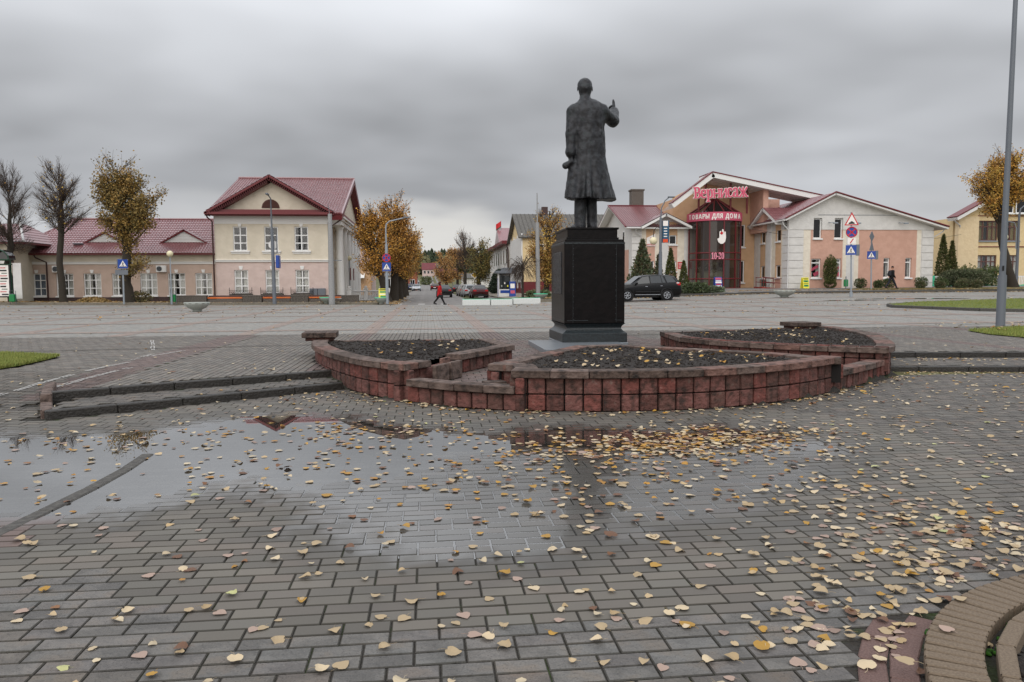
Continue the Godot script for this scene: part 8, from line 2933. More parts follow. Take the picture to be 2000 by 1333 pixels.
func bowl(label: String, at: Vector3, rad: float, lobed: bool, mint: bool) -> Node3D:
	var o := thing("flower_bowl", label, "planter", at, 0, "concrete flower bowls on the square")
	var b := MB.new()
	b.lathe([[0.0, 0.0], [rad * 0.32, 0.0], [rad * 0.36, 0.04], [rad * 0.36, 0.10], [rad * 0.70, 0.20], [rad * 0.95, 0.36], [rad, 0.44], [rad * 0.93, 0.45], [rad * 0.86, 0.40], [0.0, 0.37]], 48, Vector3.ZERO, 0.10 if lobed else 0.0, 12)
	part("bowl", b, M["cast stone"], o)
	b = MB.new()
	b.tube(_circle(V(0, 0.45, 0), rad * (1.03 if lobed else 0.97), 40, 1), _same(0.03, 41), 6, false)
	part("rim", b, M["mint"] if mint else M["cast stone"], o)
	b = MB.new()
	b.cyl(V(0, 0.30, 0), V(0, 0.405, 0), rad * 0.86, rad * 0.88, 24)
	part("soil", b, M["garden soil"], o)
	return o
func bin_(label: String, at: Vector3, m: Material, turn := 0.0) -> Node3D:
	var o := thing("litter_bin", label, "bin", at, turn, "green litter bins")
	var b := MB.new()
	b.bev(V(0, 0.42, 0), V(0.36, 0.52, 0.32), 0.03)
	part("bucket", b, m, o)
	b = MB.new()
	b.bev(V(0, 0.70, 0), V(0.30, 0.03, 0.26), 0.01)
	b.tube([V(-0.2, 0, 0), V(-0.2, 0.92, 0), V(0.2, 0.92, 0), V(0.2, 0, 0)], _same(0.02, 4), 6)
	part("frame", b, M["grey metal"], o)
	return o
func a_board(label: String, at: Vector3, w: float, h: float, m: Material, bands: Array, turn := 0.0) -> void:
	var o := thing("pavement_sign", label, "sign", at, turn)
	for s in [-1.0, 1.0]:
		var b := MB.new()
		b.t = Transform3D(Basis(Vector3.RIGHT, s * -0.16), V(0, h / 2, s * 0.16))
		b.bev(Vector3.ZERO, V(w, h, 0.03), 0.008)
		var p := part("panel", b, m, o)
		if s < 0: continue
		for q in bands:   # [y share, height share, width share, material]
			b = MB.new()
			b.t = Transform3D(Basis(Vector3.RIGHT, -0.16), V(0, h / 2, 0.16))
			b.box(V(q[4] if q.size() > 4 else 0.0, (q[0] - 0.5) * h, 0.019), V(w * q[2], h * q[1], 0.006))
			part("print", b, q[3], p)

func furniture() -> void:
	var gy := func(x: float, z: float, up := 0.0): return V(x, far(x, z) + up, z)
	# the long benches and their stone piers before the two storey house
	var piers := [[-17.05, 2.2], [-12.72, 1.35], [-9.36, 1.22], [-5.70, 1.25]]
	for k in piers.size():
		var b := MB.new()
		var o := thing("stone_pier", "rough grey stone pier, %s of the row under the two storey house" % ["leftmost and widest", "second from the left", "third from the left", "rightmost"][k], "pier", gy.call(piers[k][0], -57.7, 0.08), 0, "stone piers between the benches")
		b.bev(V(0, 0.26, 0), V(piers[k][1], 0.56, 0.55), 0.03)
		part("block", b, M["grey stone"], o)
		b = MB.new()
		b.bev(V(0, 0.56, 0), V(piers[k][1] + 0.04, 0.07, 0.6), 0.02)
		part("cap", b, M["grey stone"], o)
		for q in int(piers[k][1] / 0.11):
			b = MB.new()
			b.bev(V(-piers[k][1] / 2 + 0.07 + q * 0.11, 0.25, 0.285), V(0.075, 0.5, 0.03), 0.008)
			part("rib", b, M["grey stone"], o)
	var spans := [[-15.9, -13.45], [-12.0, -10.0], [-8.7, -6.35]]
	for k in 3:
		var x0: float = spans[k][0]
		var x1: float = spans[k][1]
		var o := thing("bench", "orange plank bench on a low stone wall, %s" % ["left of three", "middle of three", "right of three"][k], "bench", gy.call((x0 + x1) / 2, -57.75, 0.08), 0, "orange benches before the two storey house")
		var b := MB.new()
		b.bev(V(0, 0.14, -0.05), V(x1 - x0, 0.32, 0.4), 0.02)
		part("base_wall", b, M["grey stone"], o)
		for q in 2:
			b = MB.new()
			b.bev(V(0, 0.40, 0.08 - q * 0.2), V(x1 - x0, 0.10, 0.18), 0.015)
			part("seat_plank", b, M["orange wood"], o)
		b = MB.new()
		b.bev(V(0, 0.52, -0.25), V(x1 - x0, 0.12, 0.12), 0.015)
		part("back_wall", b, M["plinth"], o)
	# tall lamp with the sign boards
	var o := thing("lamp_post", "tall grey lamp post with a round plate and a blue board before the pediment", "street lamp", gy.call(-10.85, -56.0, 0.05))
	var b := MB.new()
	b.tube([V(0, 0, 0), V(-0.02, 3.0, 0), V(-0.05, 5.3, 0)], [0.14, 0.12, 0.105], 12)
	part("pole", b, M["grey metal"], o)
	b = MB.new()
	b.tube([V(-0.05, 5.3, 0), V(-0.07, 7.45, 0), V(-0.07, 7.6, 0.9)], [0.06, 0.045, 0.04], 8)
	part("upper_pole", b, M["grey metal"], o)
	b = MB.new()
	b.bev(V(-0.07, 7.62, 1.1), V(0.2, 0.12, 0.6), 0.04)
	part("lantern", b, M["grey metal"], o)
	b = MB.new()
	b.cyl(V(-0.02, 4.2, -0.14), V(-0.02, 4.2, -0.11), 0.31, 0.31, 24)
	part("round_plate", b, M["white trim"], o)
	b = MB.new()
	b.bev(V(0.33, 3.0, 0), V(0.22, 0.9, 0.7), 0.03)
	part("blue_board", b, M["sign blue"], o)
	b = MB.new()
	b.tube([V(0.0, 3.6, 0), V(0.27, 3.6, 0), V(0.27, 4.95, 0)], _same(0.04, 3), 6)
	part("bracket", b, M["grey metal"], o)
	# concrete pole
	o = thing("concrete_pole", "pale concrete pole with cross arms at the corner of the two storey house", "pole", gy.call(-6.84, -56.0))
	b = MB.new()
	b.tube([V(0, 0, 0), V(0.0, 6.45, 0)], [0.23, 0.14], 12)
	part("pole", b, M["concrete pole"], o)
	b = MB.new()
	b.tube([V(-0.15, 3.15, 0), V(0.75, 3.15, 0)], [0.03, 0.03], 6)
	b.tube([V(0, 6.3, 0), V(-0.12, 7.2, 0)], [0.025, 0.02], 6)
	part("cross_arm", b, M["grey metal"], o)
	# street lamp with the no stopping and crossing signs
	o = thing("street_lamp", "grey street lamp with no stopping and crossing signs before the orange trees", "street lamp", gy.call(-2.9, -56.0, 0.05))
	b = MB.new()
	b.tube([V(0, 0, 0), V(0, 4.3, 0)], [0.115, 0.10], 12)
	part("pole", b, M["galvanised"], o)
	b = MB.new()
	b.tube([V(0, 4.3, 0), V(-0.02, 5.4, 0), V(0.03, 5.75, 0), V(0.25, 5.95, 0), V(1.3, 6.2, 0)], [0.06, 0.05, 0.05, 0.045, 0.045], 8)
	part("arm", b, M["galvanised"], o)
	b = MB.new()
	b.bev(V(1.45, 6.22, 0), V(0.5, 0.1, 0.2), 0.04)
	part("lantern", b, M["grey metal"], o)
	sign_round(o, V(0, 3.33, 0.13), 0.31)
	sign_crossing(o, V(0, 2.68, 0.13), 0.62)
	# crossing sign at the left
	o = thing("crossing_post", "crossing sign with a grey box on a pole before the broad leafy tree", "road sign", gy.call(-21.2, -56.3, 0.05))
	b = MB.new()
	b.cyl(Vector3.ZERO, V(0.03, 3.0, 0), 0.06, 0.05, 10)
	part("pole", b, M["galvanised"], o)
	sign_crossing(o, V(0.08, 2.82, 0.12), 0.62, 0.35, false)
	b = MB.new()
	b.bev(V(-0.18, 2.82, -0.05), V(0.35, 0.72, 0.2), 0.02)
	b.bev(V(-0.05, 2.24, 0.06), V(0.85, 0.36, 0.03), 0.01)
	part("sign_box", b, M["grey metal"], o)
	# globe lamps
	for q in [[-17.95, -56.2, 3.35, "globe lamp on a thin pole beside the green bin before the long house"], [-6.92, -70.0, 3.55, "globe lamp beside the white columns of the two storey house"]]:
		o = thing("globe_lamp", q[3], "street lamp", gy.call(q[0], q[1], 0.05), 0, "globe lamps")
		b = MB.new()
		b.tube([Vector3.ZERO, V(0, 0.8, 0), V(0, 0.82, 0), V(0, q[2], 0)], [0.07, 0.07, 0.045, 0.04], 10)
		part("pole", b, M["galvanised"], o)
		b = MB.new()
		b.ball(V(0, q[2] + 0.2, 0), Vector3.ONE * 0.22, 20, 12)
		part("globe", b, M["globe"], o)
	bin_("green litter bin beside the notice stand at the left edge", gy.call(-28.62, -56.5, 0.05), M["bin green"])
	bin_("green litter bin at the foot of the globe lamp before the long house", gy.call(-17.92, -56.45, 0.05), M["bin green"])
	bin_("narrow green litter bin by the terracotta wing beside the tall sign post", gy.call(34.75, -60.4, 0.12), M["bin green"], 1.2).scale = V(1, 1.1, 1)
	bin_("dark green litter bin by the red ramp rails of the shop", V(29.7, 1.0, -65.0), M["dark green"])
	# bowls
	bowl("grey lobed concrete bowl on the square before the first bench", gy.call(-11.56, -40.0), 0.58, true, false)
	bowl("grey lobed concrete bowl on the square before the red ramp of the shop", gy.call(23.75, -48.8), 0.66, true, false)
	bowl("mint rimmed concrete bowl at the foot of the concrete pole", gy.call(-7.25, -56.4, 0.05), 0.52, false, true)
	bowl("mint rimmed concrete bowl under the yellow board by the street lamp", gy.call(-3.35, -56.2, 0.05), 0.48, false, true)
	bowl("mint rimmed concrete bowl on the corner left of the pedestal", gy.call(8.7, -58.4, 0.12), 0.55, false, true)
	# long white planter in three pieces
	for q in [[2.4, 4.3], [4.36, 5.86], [5.92, 7.82]]:
		o = thing("white_planter", "long white concrete planter with a mint rim, %s of three end to end" % ["left" if q[0] < 3 else "middle" if q[0] < 5 else "right"], "planter", gy.call((q[0] + q[1]) / 2, -53.0), 0, "white planters across the street mouth")
		b = MB.new()
		b.bev(V(0, 0.2, 0), V(q[1] - q[0], 0.42, 0.9), 0.03)
		part("trough", b, M["white planter paint"], o)
		b = MB.new()
		b.bev(V(0, 0.425, 0), V(q[1] - q[0] - 0.03, 0.03, 0.86), 0.008)
		part("rim", b, M["mint"], o)
		b = MB.new()
		b.bev(V(0, 0.44, 0), V(q[1] - q[0] - 0.2, 0.02, 0.7), 0.005)
		part("soil", b, M["garden soil"], o)
	# pavement boards
	var W: Material = M["letter white"]
	var G: Material = M["sign green"]
	var K: Material = M["black paint"]
	a_board("yellow pavement board with green print standing in the bowl by the street lamp", gy.call(-3.2, -56.2, 0.45), 0.62, 0.72, M["sign yellow"], [[0.88, 0.10, 0.8, K], [0.66, 0.16, 0.7, G], [0.42, 0.10, 0.8, W], [0.2, 0.16, 0.6, G]])
	a_board("yellow pavement board with green print leaning by the white quoins", gy.call(31.35, -60.8, 0.15), 0.56, 0.92, M["sign yellow"], [[0.92, 0.04, 0.85, K], [0.83, 0.03, 0.7, K], [0.66, 0.16, 0.8, G], [0.64, 0.08, 0.3, K], [0.45, 0.04, 0.8, K], [0.25, 0.18, 0.75, G], [0.22, 0.08, 0.3, K]], 0.12)
	a_board("blue and white poster board before the glass entrance", V(24.95, 0.94, -63.7), 0.66, 1.05, M["sign blue"], [[0.86, 0.16, 0.8, M["pink sign"]], [0.68, 0.08, 0.75, W], [0.55, 0.12, 0.85, M["letter white"]], [0.40, 0.08, 0.7, M["sign red"]], [0.26, 0.08, 0.8, W], [0.1, 0.14, 0.9, G]])
	# lamp with advertising box and globe before the left wing
	o = thing("lamp_post", "grey lamp post with a teal sign box and hanging globe before the shop", "street lamp", gy.call(16.5, -53.0, 0.0))
	b = MB.new()
	b.tube([Vector3.ZERO, V(0, 3.3, 0), V(0, 3.32, 0), V(0, 5.7, 0)], [0.13, 0.12, 0.10, 0.09], 12)
	part("pole", b, M["grey metal"], o)
	b = MB.new()
	b.tube([V(0, 5.7, 0), V(0.05, 6.4, 0), V(0.3, 6.9, 0), V(0.55, 7.1, 0)], [0.05, 0.045, 0.04, 0.04], 8)
	part("arm", b, M["grey metal"], o)
	b = MB.new()
	b.bev(V(0.75, 7.16, 0), V(0.5, 0.1, 0.22), 0.04)
	part("lantern", b, M["grey metal"], o)
	b = MB.new()
	b.tube([V(-0.05, 5.0, 0), V(-0.3, 5.05, 0), V(-0.5, 4.75, 0), V(-0.52, 4.35, 0)], _same(0.025, 4), 6)
	part("globe_arm", b, M["black paint"], o)
	b = MB.new()
	b.ball(V(-0.52, 4.08, 0), Vector3.ONE * 0.27, 20, 12)
	part("globe", b, M["globe"], o)
	b = MB.new()
	b.bev(V(0.36, 4.72, 0.0), V(0.46, 1.55, 0.22), 0.02)
	var sb := part("sign_box", b, mk("sign teal", Color(0.05, 0.30, 0.42), 0.4), o)
	b = MB.new()
	b.box(V(0.32, 5.30, 0.115), V(0.36, 0.36, 0.012))
	part("white_field", b, W, sb)
	b = MB.new()
	b.box(V(0.32, 4.08, 0.115), V(0.36, 0.24, 0.012))
	part("orange_field", b, mk("sign orange", Color(0.85, 0.30, 0.12), 0.4), sb)
	for k in 4:
		b = MB.new()
		b.box(V(0.32, 4.38 + k * 0.19, 0.115), V(0.24, 0.07, 0.012))
		part("print_line", b, W, sb)
	# stacked road signs right
	o = thing("sign_post", "tall post with red warning triangle, no stopping disc and crossing sign", "road sign", gy.call(28.0, -48.0, 0.0))
	b = MB.new()
	b.tube([V(0, 0, 0), V(0, 0.35, 0), V(0.0, 0.36, 0), V(-0.14, 5.6, 0)], [0.10, 0.10, 0.05, 0.045], 10)
	part("pole", b, M["galvanised"], o)
	var n := Node3D.new()
	n.name = "warning_sign"
	o.add_child(n)
	n.position = V(-0.13, 5.15, 0.07)
	n.rotation.y = -0.5
	b = MB.new()
	b.prism(PackedVector2Array([Vector2(-0.44, -0.42), Vector2(0.44, -0.42), Vector2(0.0, 0.44)]), -0.012, 0.008)
	part("red_triangle", b, M["sign red"], n)
	b = MB.new()
	b.prism(PackedVector2Array([Vector2(-0.33, -0.355), Vector2(0.33, -0.355), Vector2(0.0, 0.29)]), 0.0, 0.014)
	part("white_field", b, W, n)
	b = MB.new()
	b.prism(PackedVector2Array([Vector2(-0.2, -0.33), Vector2(0.2, -0.33), Vector2(0.16, -0.24), Vector2(0.08, -0.21), Vector2(0.04, -0.15), Vector2(-0.04, -0.15), Vector2(-0.08, -0.21), Vector2(-0.16, -0.24)]), 0.0, 0.02)
	part("hump", b, K, n)
	sign_round(o, V(-0.11, 4.28, 0.07), 0.36, -0.5)
	n = Node3D.new()
	n.name = "plate"
	o.add_child(n)
	n.position = V(-0.09, 3.70, 0.07)
	n.rotation.y = -0.5
	b = MB.new()
	b.bev(Vector3.ZERO, V(0.5, 0.4, 0.02), 0.006)
	part("white_field", b, W, n)
	b = MB.new()
	b.t = Transform3D(Basis(Vector3.BACK, 1.0), V(0, 0, 0.014))
	b.box(Vector3.ZERO, V(0.36, 0.06, 0.008))
	part("red_arrow", b, M["sign red"], n)
	sign_crossing(o, V(-0.14, 3.10, 0.1), 0.66, -0.45, true)
	o = thing("sign_post", "shorter post with two signs seen from behind above a crossing sign", "road sign", gy.call(35.9, -58.6, 0.14))
	b = MB.new()
	b.cyl(Vector3.ZERO, V(-0.1, 4.6, 0), 0.055, 0.05, 10)
	part("pole", b, M["galvanised"], o)
	b = MB.new()
	b.t = Transform3D(Basis(Vector3.UP, 0.6) * Basis(Vector3.BACK, PI / 4), V(-0.1, 4.25, 0.06))
	b.bev(Vector3.ZERO, V(0.62, 0.62, 0.025), 0.006)
	part("diamond_sign_back", b, M["grey metal"], o)
	b = MB.new()
	b.t = Transform3D(Basis(Vector3.UP, 0.6), V(-0.09, 3.5, 0.06))
	b.prism(PackedVector2Array([Vector2(-0.42, -0.38), Vector2(0.42, -0.38), Vector2(0.0, 0.40)]), -0.012, 0.012)
	part("triangle_sign_back", b, M["grey metal"], o)
	sign_crossing(o, V(-0.12, 2.75, 0.1), 0.64, -0.4, true)
	# big grey lamp post at the right
	o = thing("lamp_post", "big grey steel lamp post at the right, running out of the picture", "street lamp", V(15.62, far(15.62, -19.3), -19.3))
	b = MB.new()
	b.tube([V(0, -0.05, 0), V(0, 1.40, 0), V(0, 1.42, 0), V(0.0, 1.46, 0)], [0.115, 0.108, 0.105, 0.08], 20)
	part("lower_tube", b, M["grey metal"], o)
	b = MB.new()
	b.tube([V(0, 1.44, 0), V(0.02, 4.9, 0), V(0.05, 9.2, 0), V(0.2, 10.2, 0), V(1.2, 10.7, 0)], [0.080, 0.070, 0.055, 0.05, 0.05], 16)
	part("upper_tube", b, M["grey metal"], o)
	b = MB.new()
	b.bev(V(1.5, 10.75, 0), V(0.7, 0.14, 0.28), 0.05)
	part("lantern", b, M["grey metal"], o)
	b = MB.new()
	b.bev(V(-0.045, 1.62, 0.075), V(0.06, 0.14, 0.01), 0.003)
	part("tag", b, K, o)
	# lamp with globe at the right edge
	o = thing("lamp_post", "lamp post with curved arm and hanging globe before the yellow house", "street lamp", gy.call(53.2, -64.0, 0.1))
	b = MB.new()
	b.tube([Vector3.ZERO, V(0, 3.6, 0), V(0.0, 6.4, 0), V(0.12, 7.0, 0), V(0.5, 7.3, 0), V(1.5, 7.5, 0)], [0.13, 0.12, 0.09, 0.06, 0.05, 0.05], 12)
	part("pole", b, M["grey metal"], o)
	b = MB.new()
	b.tube([V(-0.2, 3.4, 0), V(-0.2, 5.2, 0), V(-0.45, 5.75, 0), V(-1.1, 5.85, 0), V(-1.35, 5.4, 0), V(-1.35, 4.75, 0)], _same(0.04, 6), 8)
	part("globe_arm", b, M["galvanised"], o)
	b = MB.new()
	b.ball(V(-1.35, 4.45, 0), Vector3.ONE * 0.3, 20, 12)
	part("globe", b, M["globe"], o)
	# notice stand at the far left
	o = thing("notice_stand", "notice stand with a rounded green roof and hand written posters at the left edge", "notice stand", gy.call(-29.55, -57.0, 0.05))
	b = MB.new()
	for x in [-1.0, 0.55]: b.bev(V(x, 1.5, -0.2), V(0.08, 3.0, 0.08), 0.01)
	for y in [2.75, 3.05]: b.bev(V(-0.22, y, -0.2), V(1.75, 0.07, 0.3), 0.01)
	part("frame", b, M["dark green"], o)
	b = MB.new()
	var arc := []
	for k in 9:
		var a := PI * k / 8.0
		arc.append(V(-0.22 - cos(a) * 0.95, 3.08 + sin(a) * 0.75, 0))
	for k in 8:
		b.quad(arc[k] + V(0, 0, 0.35), arc[k + 1] + V(0, 0, 0.35), arc[k + 1] + V(0, 0, -0.6), arc[k] + V(0, 0, -0.6))
		b.tri(arc[k + 1] + V(0, 0, -0.58), V(-0.22, 3.08, -0.58), arc[k] + V(0, 0, -0.58))
	part("canopy", b, M["dark pane"], o)
	b = MB.new()
	b.tube(arc.map(func(p): return p + V(0, 0, 0.36)), _same(0.045, 9), 6)
	b.tube([V(-0.22, 3.83, 0.36), V(-0.22, 3.08, 0.36)], _same(0.03, 2), 6)
	b.tube([arc[0] + V(0, 0, 0.36), arc[8] + V(0, 0, 0.36)], _same(0.04, 2), 6)
	part("canopy_edge", b, M["dark green"], o)
	b = MB.new()
	b.bev(V(-0.05, 1.6, -0.1), V(1.2, 2.3, 0.05), 0.01)
	var bd := part("board", b, M["black paint"], o)
	b = MB.new()
	b.bev(V(0.98, 1.6, -0.15), V(0.55, 2.5, 0.05), 0.01)
	part("side_board", b, M["white plaster"], o)
	b = MB.new()
	b.box(V(0.12, 1.62, -0.068), V(0.66, 2.15, 0.012))
	var ps := part("poster", b, W, bd)
	rng.seed = 12
	for k in 11:
		b = MB.new()
		b.box(V(0.12 + r(-0.06, 0.06), 0.66 + k * 0.185, -0.058), V(r(0.35, 0.56), 0.055 if k % 3 else 0.10, 0.006))
		part("print_line", b, [K, M["sign red"], M["dark green"]][k % 3], ps)
	# tall pole and kiosk right of the street
	o = thing("tall_pole", "tall grey pole with a thin upper mast beside the sparse orange tree", "pole", gy.call(9.02, -62.0, 0.1))
	b = MB.new()
	b.tube([Vector3.ZERO, V(-0.05, 6.2, 0), V(-0.05, 6.25, 0), V(-0.06, 8.6, 0)], [0.19, 0.15, 0.06, 0.04], 12)
	part("pole", b, M["concrete pole"], o)
	o = thing("kiosk", "small white and blue glazed kiosk with a flat roof down the street", "kiosk", gy.call(7.75, -77.0, 0.1))
	o.scale = V(0.72, 0.95, 0.8)
	b = MB.new()
	for x in [-0.85, 0.85]: b.bev(V(x, 1.25, 0), V(0.12, 2.5, 1.6), 0.01)
	b.bev(V(0, 0.4, 0), V(1.7, 0.8, 1.55), 0.02)
	b.bev(V(0, 1.4, -0.7), V(1.7, 2.2, 0.1), 0.02)
	part("walls", b, M["white trim"], o)
	b = MB.new()
	b.bev(V(0, 1.55, 0.70), V(1.5, 1.35, 0.05), 0.01)
	part("pane", b, M["car glass"], o)
	b = MB.new()
	b.bev(V(-0.1, 2.6, 0.1), V(2.4, 0.28, 2.2), 0.03)
	part("roof", b, M["grey metal"], o)
	b = MB.new()
	b.bev(V(-0.90, 1.0, 0.4), V(0.1, 2.0, 0.3), 0.01)
	b.bev(V(0.0, 0.55, 0.79), V(1.3, 0.3, 0.03), 0.005)
	part("blue_trim", b, M["sign blue"], o)
	for k in 3:
		b = MB.new()
		b.bev(V(-0.45 + k * 0.42, 1.15 + (k % 2) * 0.3, 0.74), V(0.16, 0.2, 0.02), 0.004)
		part("window_card", b, [M["cast stone"], W, M["sign yellow"]][k], o)
	a_board("oval blue pavement board beside the kiosk", gy.call(8.35, -75.0, 0.12), 0.6, 1.5, M["sign blue"], [[0.7, 0.3, 0.7, W], [0.3, 0.2, 0.7, M["pink sign"]]])
	for q in [[4.9, -150.0, "left"], [7.9, -128.0, "right"]]:
		o = thing("priority_sign", "small yellow diamond road sign down the street, %s one" % q[2], "road sign", gy.call(q[0], q[1]), 0, "yellow diamond signs")
		b = MB.new()
		b.cyl(Vector3.ZERO, V(0, 2.6, 0), 0.05, 0.05, 8)
		part("pole", b, M["galvanised"], o)
		b = MB.new()
		b.t = Transform3D(Basis(Vector3.BACK, PI / 4), V(0, 2.8, 0.06))
		b.bev(Vector3.ZERO, V(0.95, 0.95, 0.03), 0.01)
		part("white_diamond", b, W, o)
		b = MB.new()
		b.t = Transform3D(Basis(Vector3.BACK, PI / 4), V(0, 2.8, 0.085))
		b.bev(Vector3.ZERO, V(0.66, 0.66, 0.03), 0.01)
		part("yellow_diamond", b, mk("sign amber", Color(0.86, 0.66, 0.10), 0.4), o)
	# crossing stripes at the mouth of the street
	b = MB.new()
	for k in 5:
		var x := -2.4 + k * 1.7
		b.quad(V(x, far(x, -57.6) + 0.014, -57.2), V(x + 0.5, far(x, -57.6) + 0.014, -57.2), V(x + 0.5, far(x, -58.6) + 0.014, -58.8), V(x, far(x, -58.6) + 0.014, -58.8))
	struct("crossing_stripes", b, M["white plaster"], "worn white stripes of the crossing at the street mouth")
	# overhead wire
	o = thing("overhead_wire", "thin overhead wire sagging from the shop to the yellow house", "wire", Vector3.ZERO)
	b = MB.new()
	var pts := []
	for k in 13:
		var q := k / 12.0
		pts.append(V(26.8, 5.9, -61.0).lerp(V(53.3, 6.2, -71.6), q) - V(0, 0.9 * 4.0 * q * (1 - q), 0))
	b.tube(pts, _same(0.015, 13), 4)
	part("wire", b, M["black paint"], o)
	# chalk lines on the paving at the left
	b = MB.new()
	for q in [[-4.9, -13.5, -5.35, -10.4], [-4.6, -12.3, -4.95, -10.6], [-5.1, -14.7, -5.05, -13.6], [-6.4, -18.5, -5.4, -15.6], [-4.75, -15.4, -5.0, -14.2], [-5.35, -10.4, -5.6, -9.2]]:
		for s in 10:
			if rng.randf() < 0.2: continue
			var p0 := Vector2(q[0], q[1]).lerp(Vector2(q[2], q[3]), s / 10.0)
			var p1 := Vector2(q[0], q[1]).lerp(Vector2(q[2], q[3]), (s + 0.9) / 10.0)
			for w in 2:
				var dx := 0.05 * w + r(-0.012, 0.012)
				var h0 := level(p0.x, p0.y) + 0.0075
				var h1 := level(p1.x, p1.y) + 0.0075
				b.quad(V(p0.x + dx - 0.012, h0, p0.y), V(p0.x + dx + 0.012, h0, p0.y), V(p1.x + dx + 0.012, h1, p1.y), V(p1.x + dx - 0.012, h1, p1.y))
	struct("chalk_lines", b, tinted("chalk", M["white plaster"], Color(0.85, 0.85, 0.85)), "worn white painted lines on the paving at the left")
	# a sheet of standing water before the right hand lawn strip
	b = MB.new()
	for q in [[25.0, -43.0, 1.6, 0.4], [29.0, -44.6, 2.3, 0.45], [31.8, -44.3, 1.6, 0.4]]:
		var poly := PackedVector2Array()
		for k in 18:
			var a := TAU * k / 18
			var w := 1.0 + 0.25 * sin(a * 3 + q[0])
			poly.append(Vector2(q[0] + cos(a) * q[2] * w, q[1] + sin(a) * q[3] * w))
		var hh: float = far(q[0], q[1]) + 0.02
		patch(b, poly, 0.016, far)
	tag(part("far_puddles", b, M["wet film"], self), "thin far puddles on the square at the right mirroring the shop wall", "", "", "structure")

func leaf_meshes() -> Array:
	var out := []
	for kind in 6:
		var b := MB.new()
		var curl: float = [0.0, 0.6, 1.3, -0.9, 0.25, 2.0][kind]
		var fold: float = [0.05, 0.3, 0.2, 0.5, 0.9, 0.4][kind]
		# heart shaped outline, rows from stalk to tip
		var prof := [[-0.10, 0.20], [0.0, 0.40], [0.18, 0.50], [0.42, 0.45], [0.66, 0.31], [0.86, 0.15], [1.0, 0.0]]
		if kind % 2: prof = [[-0.04, 0.16], [0.02, 0.30], [0.2, 0.44], [0.45, 0.47], [0.68, 0.40], [0.84, 0.20], [1.0, 0.0]]
		var put := func(u: float, w: float) -> Vector3:
			var x := u - 0.45
			var z := w
			var y := fold * z * z * 1.2
			var a := x * curl
			var p := V(x, y, z)
			if absf(curl) > 0.01:
				p = V(sin(a) / curl, (1.0 - cos(a)) / curl + y * cos(a), z * cos(a * 0.3))
			return p + V(0, 0.02 * sin(u * 9.0 + w * 7.0 + kind), 0)
		for k in prof.size() - 1:
			for sd in [-1.0, 1.0]:
				var a: Vector3 = put.call(prof[k][0] + 0.10 * (1.0 if k == 0 else 0.0), 0.0)
				var c: Vector3 = put.call(prof[k + 1][0], 0.0)
				var d: Vector3 = put.call(prof[k + 1][0], sd * prof[k + 1][1])
				var e: Vector3 = put.call(prof[k][0], sd * prof[k][1])
				if sd > 0: b.quad(a, e, d, c)
				else: b.quad(a, c, d, e)
		var low := 9.0
		for p in b.v: low = minf(low, p.y)
		var s0: Vector3 = put.call(0.0, 0.0)
		b.tube([s0, s0 + V(-0.28, 0.05, 0.06), s0 + V(-0.55, 0.02, 0.02 + 0.1 * (kind % 3))], [0.018, 0.014, 0.012], 3, false)
		for k in b.v.size(): b.v[k].y -= low - 0.01
		out.append(b.mesh())
	return out

